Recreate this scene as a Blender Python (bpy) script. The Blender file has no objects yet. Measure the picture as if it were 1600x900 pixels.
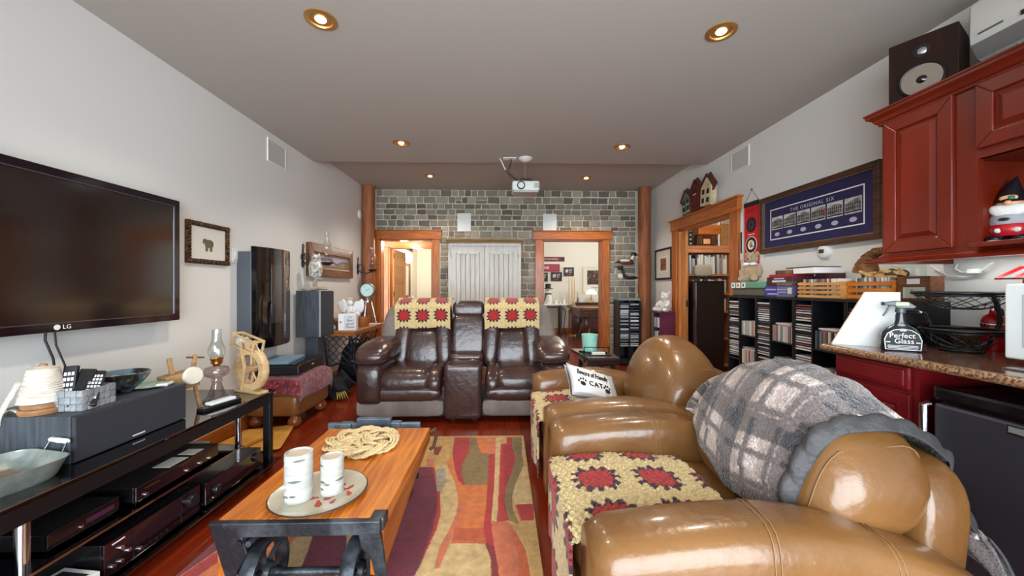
import bpy, bmesh, math, random
import numpy as np
from mathutils import Vector, Matrix, Euler
R = random.Random(7)
PI = math.pi
SC = bpy.context.scene
COL = SC.collection
rad = math.radians

# ------------------------------------------------------------------ camera
CAM_H, F_PX, YAW = 1.22, 590.0, math.atan(15/590)
cam_d = bpy.data.cameras.new('camera'); cam_d.sensor_width = 36.0
cam_d.lens = 36.0*F_PX/1600.0; cam_d.clip_start = 0.03
cam = bpy.data.objects.new('camera', cam_d); COL.objects.link(cam)
cam.location = (0, 0, CAM_H); cam.rotation_euler = (PI/2, 0, -YAW)
SC.camera = cam
# ------------------------------------------------------------------ world, exposure, daylight
W = bpy.data.worlds.new('sky'); SC.world = W; W.use_nodes = True
bg = W.node_tree.nodes['Background']
bg.inputs['Color'].default_value = (0.86, 0.93, 1.0, 1); bg.inputs['Strength'].default_value = 17.0
SC.view_settings.view_transform = 'Standard'; SC.view_settings.look = 'None'
SC.view_settings.gamma = 1.0; SC.view_settings.use_curve_mapping = False
SC.view_settings.exposure = 0.0
SC.cycles.use_denoising = True
SC.cycles.max_bounces = 8; SC.cycles.diffuse_bounces = 5; SC.cycles.glossy_bounces = 4
SC.cycles.transparent_max_bounces = 12; SC.cycles.transmission_bounces = 6
SC.cycles.caustics_reflective = False; SC.cycles.caustics_refractive = False
SC.cycles.sample_clamp_indirect = 6.0
LAMP_SPOT, LAMP_ROOM = 62.0, 60.0
# room numbers (metres; camera stands at the origin looking along +Y)
WL, WR, YB, YF = -2.24, 2.49, 6.30, -1.5
CEIL, CEIL2, YSTEP = 2.72, 2.85, 4.53
def portal(name, loc, rot, sx, sy):
    l = bpy.data.lights.new(name, 'AREA'); l.shape = 'RECTANGLE'; l.size = sx; l.size_y = sy
    l.cycles.is_portal = True
    o = bpy.data.objects.new(name, l); COL.objects.link(o); o.location = loc; o.rotation_euler = rot
portal('window_daylight', (0.1, YF-0.05, 1.27), (PI/2, 0, 0), 4.2, 2.3)
portal('side_daylight', (5.95, 8.6, 1.5), (0, PI/2, 0), 1.5, 2.2)

# ------------------------------------------------------------------ helpers
def lin(c):
    o = []
    for x in c[:3]:
        x = x/255.0
        o.append(x/12.92 if x <= 0.04045 else ((x+0.055)/1.055)**2.4)
    return (o[0], o[1], o[2], 1.0)
def _ray(px, py):
    a = (px-800)/F_PX; c, s = math.cos(YAW), math.sin(YAW)
    return (a*c+s, c-a*s, (450-py)/F_PX)
def pY(px, py, y):
    d = _ray(px, py); t = y/d[1]; return Vector((d[0]*t, y, CAM_H+d[2]*t))
def pX(px, py, x):
    d = _ray(px, py); t = x/d[0]; return Vector((x, d[1]*t, CAM_H+d[2]*t))
def pZ(px, py, z):
    d = _ray(px, py); t = (z-CAM_H)/d[2]; return Vector((d[0]*t, d[1]*t, z))

class MB:
    def __init__(s): s.v = []; s.f = []; s.T = None
    def add(s, vs, fs):
        o = len(s.v)
        if s.T is not None: vs = [tuple(s.T @ Vector(p)) for p in vs]
        s.v += [tuple(p) for p in vs]; s.f += [tuple(i+o for i in f) for f in fs]; return s
    def box(s, x0, x1, y0, y1, z0, z1):
        return s.add([(x, y, z) for z in (z0, z1) for y in (y0, y1) for x in (x0, x1)],
                     [(0,2,3,1),(4,5,7,6),(0,1,5,4),(2,6,7,3),(0,4,6,2),(1,3,7,5)])
    def bar(s, p, q, w, h, up=(0,0,1)):
        p, q = Vector(p), Vector(q); d = (q-p).normalized(); u = Vector(up)
        if abs(d.dot(u)) > .98: u = Vector((0,1,0))
        a = d.cross(u).normalized()*w/2; b = a.cross(d).normalized()*h/2
        return s.add([p-a-b, p+a-b, p+a+b, p-a+b, q-a-b, q+a-b, q+a+b, q-a+b],
                     [(3,2,1,0),(4,5,6,7),(0,1,5,4),(1,2,6,5),(2,3,7,6),(3,0,4,7)])
    def cyl(s, p, q, r, r2=None, n=16):
        r2 = r if r2 is None else r2
        p, q = Vector(p), Vector(q); d = (q-p).normalized()
        u = Vector((0,0,1)) if abs(d.z) < .9 else Vector((1,0,0))
        a = d.cross(u).normalized(); b = d.cross(a)
        vs = [p+(a*math.cos(2*PI*i/n)+b*math.sin(2*PI*i/n))*r for i in range(n)]
        vs += [q+(a*math.cos(2*PI*i/n)+b*math.sin(2*PI*i/n))*r2 for i in range(n)]
        fs = [(i, (i+1) % n, n+(i+1) % n, n+i) for i in range(n)] + [tuple(range(n))[::-1], tuple(range(n, 2*n))]
        return s.add(vs, fs)
    def lathe(s, prof, c=(0,0,0), n=24, ax='z', closed=False):
        vs, fs = [], []; m = len(prof)
        for (r, h) in prof:
            for i in range(n):
                a = 2*PI*i/n; u, w = r*math.cos(a), r*math.sin(a)
                p = (u, w, h) if ax == 'z' else ((u, h, w) if ax == 'y' else (h, u, w))
                vs.append((c[0]+p[0], c[1]+p[1], c[2]+p[2]))
        for k in range(m if closed else m-1):
            k2 = (k+1) % m
            for i in range(n): fs.append((k*n+i, k*n+(i+1) % n, k2*n+(i+1) % n, k2*n+i))
        if not closed:
            if prof[0][0] > 1e-5: fs.append(tuple(range(n))[::-1])
            if prof[-1][0] > 1e-5: fs.append(tuple(range((m-1)*n, m*n)))
        return s.add(vs, fs)
    def tube(s, pts, r, n=8, closed=False):
        P = [Vector(p) for p in pts]; m = len(P); vs, fs = [], []
        rs = r if isinstance(r, (list, tuple)) else [r]*m
        prev = None
        for i in range(m):
            a = P[(i-1) % m] if (closed or i > 0) else P[i]
            b = P[(i+1) % m] if (closed or i < m-1) else P[i]
            t = (b-a)
            t = t.normalized() if t.length > 1e-9 else Vector((0,0,1))
            if prev is None:
                u = Vector((0,0,1)) if abs(t.z) < .9 else Vector((1,0,0))
                prev = t.cross(u).normalized()
            x = (prev - t*prev.dot(t))
            x = x.normalized() if x.length > 1e-6 else t.orthogonal().normalized()
            prev = x; y = t.cross(x)
            for k in range(n):
                an = 2*PI*k/n; vs.append(P[i]+(x*math.cos(an)+y*math.sin(an))*rs[i])
        for i in range(m if closed else m-1):
            j = (i+1) % m
            for k in range(n): fs.append((i*n+k, i*n+(k+1) % n, j*n+(k+1) % n, j*n+k))
        if not closed: fs += [tuple(range(n))[::-1], tuple(range((m-1)*n, m*n))]
        return s.add(vs, fs)
    def prism(s, poly, a, b, ax='y'):
        n = len(poly)
        def P(u, w, t): return (u, t, w) if ax == 'y' else ((t, u, w) if ax == 'x' else (u, w, t))
        vs = [P(u, w, a) for u, w in poly]+[P(u, w, b) for u, w in poly]
        return s.add(vs, [tuple(range(n)), tuple(range(n, 2*n))[::-1]]+[(i, n+i, n+(i+1) % n, (i+1) % n) for i in range(n)])
    def cush(s, c, h, e=(.45,.45), nu=28, nv=14, fn=None):
        # superellipsoid cushion: centre c, half sizes h; e[0] vertical, e[1] horizontal roundness
        def sp(x, p): return math.copysign(abs(x)**p, x)
        vs, fs = [], []
        for j in range(nv+1):
            t = -PI/2+PI*j/nv
            for i in range(nu):
                a = 2*PI*i/nu
                p = [h[0]*sp(math.cos(t), e[0])*sp(math.cos(a), e[1]), h[1]*sp(math.cos(t), e[0])*sp(math.sin(a), e[1]), h[2]*sp(math.sin(t), e[0])]
                if fn: p = fn(*p)
                vs.append((c[0]+p[0], c[1]+p[1], c[2]+p[2]))
        for j in range(nv):
            for i in range(nu): fs.append((j*nu+i, j*nu+(i+1) % nu, (j+1)*nu+(i+1) % nu, (j+1)*nu+i))
        return s.add(vs, fs)
    def ell(s, c, rx, ry=None, rz=None, nu=16, nv=10):
        return s.cush(c, (rx, ry or rx, rz or rx), (1, 1), nu, nv)
    def grid(s, fn, nu, nv, cu=False):
        vs = [fn(i/(nu if cu else nu-1), j/(nv-1)) for j in range(nv) for i in range(nu)]
        fs = [(j*nu+i, j*nu+(i+1) % nu, (j+1)*nu+(i+1) % nu, (j+1)*nu+i) for j in range(nv-1) for i in range(nu if cu else nu-1)]
        return s.add(vs, fs)
    def loft(s, rings, caps=True):
        n = len(rings[0]); m = len(rings)
        vs = [p for r in rings for p in r]
        fs = [(j*n+i, j*n+(i+1) % n, (j+1)*n+(i+1) % n, (j+1)*n+i) for j in range(m-1) for i in range(n)]
        if caps: fs += [tuple(range(n))[::-1], tuple(range((m-1)*n, m*n))]
        return s.add(vs, fs)
    def frame(s, x0, x1, z0, z1, w, y0, y1):
        # mitred rectangular frame in the local xz plane
        a = [(x0,z0),(x1,z0),(x1,z1),(x0,z1)]; b = [(x0+w,z0+w),(x1-w,z0+w),(x1-w,z1-w),(x0+w,z1-w)]
        for i in range(4):
            j = (i+1) % 4
            s.prism([a[i], a[j], b[j], b[i]], y0, y1)
        return s
    def build(s, name, m, parent=None, smooth=None, bevel=0, seg=2, sub=0, solid=0, kind=None, label=None, col=None, loc=None, rot=None, fix=True):
        me = bpy.data.meshes.new(name); me.from_pydata(s.v, [], s.f)
        if fix:
            bm = bmesh.new(); bm.from_mesh(me); bmesh.ops.recalc_face_normals(bm, faces=bm.faces); bm.to_mesh(me); bm.free()
        if smooth is not None:
            me.polygons.foreach_set('use_smooth', [True]*len(me.polygons))
            if smooth < 179: me.set_sharp_from_angle(angle=rad(smooth))
        if m: me.materials.append(m)
        if col is not None:
            at = me.color_attributes.new('Col', 'FLOAT_COLOR', 'POINT')
            at.data.foreach_set('color', np.asarray(col, dtype=np.float32).ravel())
        o = bpy.data.objects.new(name, me); COL.objects.link(o)
        if parent: o.parent = parent
        if loc: o.location = loc
        if rot: o.rotation_euler = rot
        if bevel:
            b = o.modifiers.new('edge', 'BEVEL'); b.width = bevel; b.segments = seg; b.limit_method = 'ANGLE'; b.angle_limit = rad(40)
        if solid:
            b = o.modifiers.new('thick', 'SOLIDIFY'); b.thickness = solid; b.offset = 0
        if sub:
            b = o.modifiers.new('soft', 'SUBSURF'); b.levels = sub; b.render_levels = sub
        if kind: o['kind'] = kind
        if label: o['label'] = label
        return o

def tag(o, label, cat, group=None, kind=None):
    o['label'] = label; o['category'] = cat
    if group: o['group'] = group
    if kind: o['kind'] = kind
    return o
def thing(name, label, cat, loc=(0,0,0), rz=0, group=None, rot=None):
    o = bpy.data.objects.new(name, None); COL.objects.link(o); o.empty_display_size = .05
    o.location = loc; o.rotation_euler = rot if rot else (0, 0, rz)
    return tag(o, label, cat, group)
def copy_tree(o, parent=None, label=None):
    c = o.copy(); COL.objects.link(c)
    if parent: c.parent = parent
    if label: c['label'] = label
    for ch in o.children: copy_tree(ch, c)
    return c
def struct(o): o['kind'] = 'structure'; return o
def box(x0, x1, y0, y1, z0, z1): return MB().box(x0, x1, y0, y1, z0, z1)
def text(body, size, loc, m, parent, rot=(PI/2,0,0), name='lettering', ext=.0004, align='CENTER', sx=1.0, space=1.0, shear=0.0):
    cu = bpy.data.curves.new(name, 'FONT'); cu.body = body; cu.size = size; cu.extrude = ext
    cu.align_x = align; cu.align_y = 'CENTER'; cu.space_character = space; cu.shear = shear; cu.resolution_u = 3
    cu.materials.append(m)
    f = bpy.data.objects.new(name, cu); me = bpy.data.meshes.new_from_object(f); bpy.data.objects.remove(f)
    o = bpy.data.objects.new(name, me); COL.objects.link(o)
    o.location = loc; o.rotation_euler = rot; o.scale = (sx, 1, 1); o.parent = parent
    return o
def ordinal(n):
    w = ['','first','second','third','fourth','fifth','sixth','seventh','eighth','ninth','tenth','eleventh','twelfth','thirteenth','fourteenth','fifteenth','sixteenth','seventeenth','eighteenth','nineteenth']
    if n < 20: return w[n]
    t_ = {2:'twent',3:'thirt',4:'fort',5:'fift',6:'sixt'}[n//10]
    return t_+'ieth' if n % 10 == 0 else t_+'y-'+w[n % 10]
LW, RW = PI/2, -PI/2           # things hung on the wall at X=WL / X=WR: built facing -Y, then turned

# ------------------------------------------------------------------ materials
def _new(name):
    m = bpy.data.materials.new(name); m.use_nodes = True; nt = m.node_tree
    return m, nt, nt.nodes['Principled BSDF']
def N(nt, t, **kw):
    n = nt.nodes.new(t)
    for k, v in kw.items():
        if k in n.inputs: n.inputs[k].default_value = v
        else: setattr(n, k, v)
    return n
def ramp(nt, fac, stops, interp='LINEAR'):
    n = nt.nodes.new('ShaderNodeValToRGB'); n.color_ramp.interpolation = interp
    e = n.color_ramp.elements
    while len(e) < len(stops): e.new(.5)
    for el, (p, c) in zip(e, stops): el.position = p; el.color = c
    nt.links.new(fac, n.inputs[0]); return n
def M(name, c, rough=.5, metal=0, c2=None, scale=8, stretch=(1,1,1), detail=3, bump=0, bscale=60, coat=0, tint=0, spec=None, sheen=0, mixpos=(.35,.65), bstretch=None):
    """plain or two-colour mottled surface with fine relief; tint = brightness variation from object to object"""
    m, nt, b = _new(name); L = nt.links.new
    b.inputs['Roughness'].default_value = rough; b.inputs['Metallic'].default_value = metal
    if coat: b.inputs['Coat Weight'].default_value = coat; b.inputs['Coat Roughness'].default_value = .12
    if spec is not None: b.inputs['Specular IOR Level'].default_value = spec
    if sheen: b.inputs['Sheen Weight'].default_value = sheen
    b.inputs['Base Color'].default_value = lin(c)
    tc = nt.nodes.new('ShaderNodeTexCoord'); out = None
    if c2 is not None:
        mp = N(nt, 'ShaderNodeMapping'); mp.inputs['Scale'].default_value = stretch; L(tc.outputs['Object'], mp.inputs['Vector'])
        no = N(nt, 'ShaderNodeTexNoise', Scale=scale, Detail=detail); L(mp.outputs[0], no.inputs['Vector'])
        rp = ramp(nt, no.outputs['Fac'], [(mixpos[0], lin(c)), (mixpos[1], lin(c2))]); out = rp.outputs[0]
    if tint:
        oi = nt.nodes.new('ShaderNodeObjectInfo')
        mr = N(nt, 'ShaderNodeMapRange'); L(oi.outputs['Random'], mr.inputs['Value']); mr.inputs['To Min'].default_value = 1-tint; mr.inputs['To Max'].default_value = 1+tint
        hs = nt.nodes.new('ShaderNodeHueSaturation'); hs.inputs['Color'].default_value = lin(c)
        if out: L(out, hs.inputs['Color'])
        L(mr.outputs[0], hs.inputs['Value']); out = hs.outputs[0]
    if out: L(out, b.inputs['Base Color'])
    if bump:
        mp2 = N(nt, 'ShaderNodeMapping'); mp2.inputs['Scale'].default_value = bstretch or stretch; L(tc.outputs['Object'], mp2.inputs['Vector'])
        nb = N(nt, 'ShaderNodeTexNoise', Scale=bscale, Detail=4); L(mp2.outputs[0], nb.inputs['Vector'])
        bp = N(nt, 'ShaderNodeBump', Strength=bump, Distance=.01); L(nb.outputs['Fac'], bp.inputs['Height']); L(bp.outputs[0], b.inputs['Normal'])
    return m
def wood(name, c, c2, rough=.4, axis='x', scale=5, bump=.08, coat=0, tint=.12, grain=14):
    st = {'x': (1, grain, grain), 'y': (grain, 1, grain), 'z': (grain, grain, 1)}[axis]
    return M(name, c, rough, 0, c2, scale, st, 5, bump, scale*6, coat, tint)
def palette(name, cols, rough=.4, coat=0):
    """each object takes one of the colours"""
    m, nt, b = _new(name); oi = nt.nodes.new('ShaderNodeObjectInfo')
    k = len(cols); rp = ramp(nt, oi.outputs['Random'], [(i/k, lin(c)) for i, c in enumerate(cols)], 'CONSTANT')
    nt.links.new(rp.outputs[0], b.inputs['Base Color']); b.inputs['Roughness'].default_value = rough
    if coat: b.inputs['Coat Weight'].default_value = coat
    return m
def emis(name, c, s):
    m, nt, b = _new(name); b.inputs['Base Color'].default_value = lin(c)
    b.inputs['Emission Color'].default_value = lin(c); b.inputs['Emission Strength'].default_value = s; return m
def glass(name, c=(255,255,255), rough=0.02, alpha=.82, edge=.9):
    """thin glass: mostly clear with a mirror-like sheen"""
    m, nt, b = _new(name); L = nt.links.new
    tr = nt.nodes.new('ShaderNodeBsdfTransparent'); tr.inputs[0].default_value = lin(c)
    gl = nt.nodes.new('ShaderNodeBsdfGlossy'); gl.inputs['Roughness'].default_value = rough
    fr = nt.nodes.new('ShaderNodeLayerWeight'); fr.inputs[0].default_value = .25
    mr = N(nt, 'ShaderNodeMapRange'); L(fr.outputs['Fresnel'], mr.inputs['Value']); mr.inputs['To Min'].default_value = 1-alpha; mr.inputs['To Max'].default_value = edge
    mx = nt.nodes.new('ShaderNodeMixShader'); L(mr.outputs[0], mx.inputs[0]); L(tr.outputs[0], mx.inputs[1]); L(gl.outputs[0], mx.inputs[2])
    L(mx.outputs[0], nt.nodes['Material Output'].inputs[0]); return m
def vcol(name, rough=.8, bump=0, bscale=120, sheen=0, var=0, vscale=40, metal=0):
    """true colours painted per vertex (print, dye, yarn), plus fine relief"""
    m, nt, b = _new(name); L = nt.links.new
    at = nt.nodes.new('ShaderNodeVertexColor'); at.layer_name = 'Col'; out = at.outputs[0]
    tc = nt.nodes.new('ShaderNodeTexCoord')
    if var:
        no = N(nt, 'ShaderNodeTexNoise', Scale=vscale, Detail=4); L(tc.outputs['Object'], no.inputs['Vector'])
        mr = N(nt, 'ShaderNodeMapRange'); L(no.outputs['Fac'], mr.inputs['Value']); mr.inputs['From Min'].default_value = .3; mr.inputs['From Max'].default_value = .7
        mr.inputs['To Min'].default_value = 1-var; mr.inputs['To Max'].default_value = 1+var
        hs = nt.nodes.new('ShaderNodeHueSaturation'); L(out, hs.inputs['Color']); L(mr.outputs[0], hs.inputs['Value']); out = hs.outputs[0]
    L(out, b.inputs['Base Color']); b.inputs['Roughness'].default_value = rough; b.inputs['Metallic'].default_value = metal
    if sheen: b.inputs['Sheen Weight'].default_value = sheen
    if bump:
        nb = N(nt, 'ShaderNodeTexNoise', Scale=bscale, Detail=3); L(tc.outputs['Object'], nb.inputs['Vector'])
        bp = N(nt, 'ShaderNodeBump', Strength=bump, Distance=.01); L(nb.outputs['Fac'], bp.inputs['Height']); L(bp.outputs[0], b.inputs['Normal'])
    return m

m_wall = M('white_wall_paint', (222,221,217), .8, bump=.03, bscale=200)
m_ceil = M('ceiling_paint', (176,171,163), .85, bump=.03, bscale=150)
m_hall = M('cream_wall_paint', (232,226,210), .8)
m_fir = wood('fir_wood', (196,112,40), (158,80,24), .38, 'z', 4, .06, coat=.2)
m_firx = wood('fir_wood_flat', (196,112,40), (158,80,24), .38, 'x', 4, .06, coat=.2)
m_firy = wood('fir_wood_deep', (196,112,40), (158,80,24), .38, 'y', 4, .06, coat=.2)
m_post = wood('post_timber', (160,96,52), (120,66,34), .55, 'z', 3, .12)
m_floor = wood('cherry_floorboard', (134,44,16), (106,31,11), .22, 'y', 3, .03, coat=.35, tint=.25)
m_white = M('white_paint', (230,230,228), .5)
m_offwhite = M('off_white', (214,210,200), .6)
m_black = M('black_gloss', (10,10,13), .12, coat=.3)
m_satin = M('black_satin', (18,18,21), .38)
m_matte = M('black_matte', (20,20,23), .7)
m_iron = M('wrought_iron', (24,25,29), .45, .3, (44,46,52), 30, bump=.15, bscale=90)
m_chrome = M('chrome', (215,215,220), .12, 1)
m_steel = M('brushed_steel', (108,108,116), .34, 1, (84,84,92), 3, (1,1,60), 2)
m_brass = M('brass', (190,140,70), .3, 1)
m_clear = glass('clear_glass', (244,248,248), .02, .9, .5)
m_print_w = M('white_print', (235,235,235), .5)
m_print_k = M('black_print', (14,14,16), .6)
# ================================================================== the setting
def S(name, mb, m, **k): return struct(mb.build(name, m, **k))
def E0(name, loc=(0,0,0), rz=0):
    o = bpy.data.objects.new(name, None); COL.objects.link(o); o.location = loc; o.rotation_euler = (0,0,rz); return struct(o)
YG, XG = 10.3, 5.9                      # far wall of the games room, its window side
floor = S('floor', box(WL-.3, WR+.12, YF-.1, YB+.2, -.12, -.016), m_floor)
S('floor_games', box(WL-.5, XG+.1, YB+.1, 11.6, -.12, 0), m_floor); S('floor_den', box(WR, 4.6, 3.0, YB+.1, -.12, -.001), m_floor)
# boards: one shared mesh, scaled to each board's length
pm = box(0, 1, 0, 1, -.016, 0)
BW = .126; first = None
x = WL
while x < WR:
    w = min(BW, WR-x); y = YF-R.random()*1.2
    while y < YB:
        l = R.choice((1.5, 1.9, 2.3, 2.7)); y2 = min(y+l, YB+.1)
        y1 = max(y, YF)
        if y2 > y1+.03:
            if first is None:
                first = pm.build('floorboard', m_floor, floor); o = first
            else:
                o = first.copy(); COL.objects.link(o)
            o.location = (x+.0008, y1, 0); o.scale = (w-.0016, y2-y1-.0016, 1)
        y = y2
    x += BW
m_stone = palette('split_stone', [(146,138,122),(128,120,106),(158,150,134),(116,108,96),(138,128,112),(150,144,130),(104,96,86),(164,154,138),(134,126,112),(142,134,120)], .85)
m_mort = M('pale_mortar', (206,200,184), .9)
D1 = (-2.02, -1.158); D2 = (.675, 1.665); DH = 2.025
wb = MB()
wb.box(WL, D1[0]-.0, YB, YB+.12, 0, 2.9).box(D1[1], D2[0], YB, YB+.12, 0, 2.9).box(D2[1], WR, YB, YB+.12, 0, 2.9)
wb.box(D1[0], D1[1], YB, YB+.12, DH, 2.9).box(D2[0], D2[1], YB, YB+.12, DH, 2.9)
wall_back = S('wall_back', wb, m_mort)
# split-stone veneer: every stone its own piece, pushed out of the mortar
def stone(x0, x1, z0, z1):
    g = .0055; d = R.uniform(.010, .020); j = min(x1-x0, z1-z0)*.13
    q = lambda: R.uniform(-j, j*.3)
    P = []
    for (u, w) in ((0,0),(.5,0),(1,0),(1,.5),(1,1),(.5,1),(0,1),(0,.5)):
        cx, cz = x0+g+(x1-x0-2*g)*u, z0+g+(z1-z0-2*g)*w
        cx += (-q() if u == 0 else (q() if u == 1 else 0)) * (-1 if u == 0 else 1) * (1 if u != .5 else 0)
        cz += (q() if w == 1 else (-q() if w == 0 else 0))*.6
        P.append((min(max(cx, x0+g*.6), x1-g*.6), min(max(cz, z0+g*.6), z1-g*.6)))
    mx, mz = sum(p[0] for p in P)/8, sum(p[1] for p in P)/8
    mb = MB(); mb.add([(p[0], YB+.004, p[1]) for p in P]+[(p[0], YB-d*.6, p[1]) for p in P]+[(mx+(p[0]-mx)*.86, YB-d, mz+(p[1]-mz)*.84) for p in P],
        [(i, (i+1)%8, 8+(i+1)%8, 8+i) for i in range(8)]+[(8+i, 8+(i+1)%8, 16+(i+1)%8, 16+i) for i in range(8)]+[tuple(range(16, 24))])
    mb.build('stone', m_stone, wall_back, smooth=35)
def stones(x0, x1, z0, z1, keep=None):
    z = z1
    while z > z0+.03:
        h = R.uniform(.078, .122)
        if z-h-z0 < .06: h = z-z0
        x = x0
        while x < x1-.001:
            w = R.uniform(.095, .21)
            if x1-x-w < .09: w = x1-x
            if h > .115 and R.random() < .12:
                s_ = R.uniform(.4, .6)*h; stone(x, x+w, z-s_, z); stone(x, x+w, z-h, z-s_)
            else: stone(x, x+w, z-h, z)
            x += w
        z -= h
stones(-2.08, 2.24, 2.17, CEIL2)
stones(-1.03, -.80, .92, 2.17); stones(.26, .56, .92, 2.17); stones(1.79, 2.24, .12, 2.17); stones(-.80, .26, 1.93, 2.17)
# the other walls
S('wall_left', box(WL-.1, WL, YF-.1, YB+.12, 0, 2.95), m_wall)
P3 = (4.02, 5.27, 2.03)                # opening in the wall at X=WR: y0, y1, height
wr = MB().box(WR, WR+.1, YF-.1, P3[0], 0, 2.95).box(WR, WR+.1, P3[1], YB+.12, 0, 2.95).box(WR, WR+.1, P3[0], P3[1], P3[2], 2.95)
S('wall_right', wr, m_wall)
wf = MB().box(WL, -2.0, YF-.1, YF, 0, 2.95).box(2.2, WR, YF-.1, YF, 0, 2.95).box(-2.0, 2.2, YF-.1, YF, 0, .12).box(-2.0, 2.2, YF-.1, YF, 2.42, 2.95)
S('wall_front', wf, m_wall)
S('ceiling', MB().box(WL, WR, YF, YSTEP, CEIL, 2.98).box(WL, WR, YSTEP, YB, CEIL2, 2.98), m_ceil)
w1 = E0('window_1')
fr = MB(); fr.box(-2.0, 2.2, YF-.08, YF-.02, .12, .18).box(-2.0, 2.2, YF-.08, YF-.02, 2.36, 2.42)
for xx in (-2.0, -.63, .77, 2.14): fr.box(xx, xx+.06, YF-.08, YF-.02, .18, 2.36)
fr.build('window_frame', m_white, w1)
m_pane = glass('window_glass', (250,252,252), .02, .93)
for a in (-1.94, -.57, .83): box(a, a+1.31, YF-.055, YF-.05, .18, 2.36).build('pane', m_pane, w1)
for nm, a, b_ in (('baseboard_left', WL, WL+.015),):
    S(nm, box(a, b_, YF, 6.0, 0, .11), m_firy)
S('baseboard_right', MB().box(WR-.015, WR, 5.42, 6.1, 0, .11).box(WR-.015, WR, 3.6, 3.88, 0, .11), m_firy)
S('baseboard_back', MB().box(1.79, 2.2, YB-.05, YB-.03, 0, .11), m_firx)
# round timber posts in the two far corners
def post(name, x):
    mb = MB(); rings = []
    for k in range(15):
        z = CEIL2*k/14; ring = []
        for i in range(20):
            a = 2*PI*i/20; r = .098+.004*math.sin(3*a+z*1.3)+.003*math.sin(z*5+i)
            ring.append((x+r*math.cos(a), 6.09+r*math.sin(a), z))
        rings.append(ring)
    return S(name, mb.loft(rings), m_post, smooth=60)
post('trim_1', -2.14); post('trim_2', 2.31)
# cased doorways in the stone wall
def cased(name, x0, x1, h, y, depth, lft=.115, rgt=.115):
    d = E0(name, (0, 0, 0))
    MB().box(x0-lft, x0, y-.045, y+.0, 0, h).build('casing', m_fir, d, bevel=.004)
    MB().box(x1, x1+rgt, y-.045, y+.0, 0, h).build('casing', m_fir, d, bevel=.004)
    MB().box(x0-lft-.035, x1+rgt+.035, y-.058, y, h, h+.135).box(x0-lft-.05, x1+rgt+.05, y-.07, y, h+.135, h+.15).build('head_casing', m_firx, d, bevel=.004)
    j = MB().box(x0-.001, x0+.02, y-.02, y+depth, 0, h).box(x1-.02, x1+.001, y-.02, y+depth, 0, h)
    j.build('jamb', m_fir, d); box(x0, x1, y-.02, y+depth, h-.02, h+.001).build('head_jamb', m_firx, d)
    return d
cased('door_1', D1[0], D1[1], DH, YB-.002, .14)
cased('door_2', D2[0], D2[1], DH, YB-.002, .14, .13, .125)
# hall and washroom beyond the first doorway
XH = -.35
S('wall_hall_left', box(-2.62, -2.52, YB+.12, 11.5, 0, 2.6), m_hall)
S('wall_hall_right', box(XH-.05, XH+.05, YB+.12, 11.5, 0, 2.9), m_hall)
YW = 7.35
S('wall_hall_back', MB().box(-2.52, -2.2, YW, YW+.1, 0, 2.6).box(-1.3, XH-.05, YW, YW+.1, 0, 2.6).box(-2.2, -1.3, YW, YW+.1, 2.01, 2.6), m_hall)
S('wall_washroom_back', box(-2.52, XH-.05, 11.2, 11.3, 0, 2.6), m_hall)
S('ceiling_hall', box(-2.62, XH+.05, YB+.12, 11.5, 2.55, 2.65), m_hall)
d4 = cased('door_4', -2.19, -1.31, 2.005, YW-.002, .12, .16, .12)
# open panelled door, swung back into the washroom
d5 = E0('door_5', (-2.165, YW+.10, 0), PI/2-.03)
dm = wood('door_veneer', (206,150,84), (180,120,58), .4, 'z', 3, .05)
DW = .82
for zz, hh in ((.02,.2),(.52,.11),(.93,.11),(1.31,.11),(1.66,.11),(1.88,.1)): box(.1, DW-.1, -.04, 0, zz, zz+hh).build('rail', dm, d5, bevel=.003)
for a in (0, DW-.1): box(a, a+.1, -.04, 0, .02, 1.98).build('stile', dm, d5, bevel=.003)
for z0, z1 in ((.22,.52),(.63,.93),(1.04,1.31),(1.42,1.66),(1.77,1.88)): box(.095, DW-.095, -.029, -.011, z0, z1).build('panel', dm, d5)
for zz in (.25, 1.05, 1.8): MB().cyl((-.008,-.045,zz), (-.008,-.045,zz+.1), .008, n=8).box(-.01, .03, -.046, -.04, zz, zz+.1).build('hinge', m_iron, d5)
MB().lathe([(.03,0),(.03,.008),(.012,.012),(.012,.04),(.028,.05),(.028,.07),(.0,.075)], (DW-.06,-.04,1.0), 14, 'y').build('knob', m_iron, d5, smooth=40)
# games room shell beyond the second doorway
m_room = M('games_room_wall', (214,209,196), .8)
S('wall_games_back', box(XH+.05, XG, YG, YG+.1, 0, 2.95), m_room)
S('wall_games_right', MB().box(XG-.05, XG+.05, YB+.12, 7.5, 0, 2.95).box(XG-.05, XG+.05, 9.7, YG, 0, 2.95).box(XG-.05, XG+.05, 7.5, 9.7, 0, .75).box(XG-.05, XG+.05, 7.5, 9.7, 2.25, 2.95), m_room)
w2 = E0('added_window')  # unseen window put in to let daylight into the games room
MB().box(XG-.03, XG+.03, 7.5, 9.7, .75, .81).box(XG-.03, XG+.03, 7.5, 9.7, 2.19, 2.25).box(XG-.03, XG+.03, 7.5, 7.56, .81, 2.19).box(XG-.03, XG+.03, 9.64, 9.7, .81, 2.19).box(XG-.03, XG+.03, 8.57, 8.63, .81, 2.19).build('window_frame', m_white, w2)
for a in (7.56, 8.63): box(XG-.004, XG+.004, a, a+1.01, .81, 2.19).build('pane', m_pane, w2)
S('ceiling_games', box(XH-.05, XG+.05, YB+.12, YG+.1, 2.85, 2.95), m_room)
S('wall_games_front', box(WR+.1, XG, YB, YB+.12, 0, 2.95), m_room)
S('baseboard_games', box(XH+.05, XG-.05, YG-.02, YG, 0, .13), m_firx)
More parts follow.
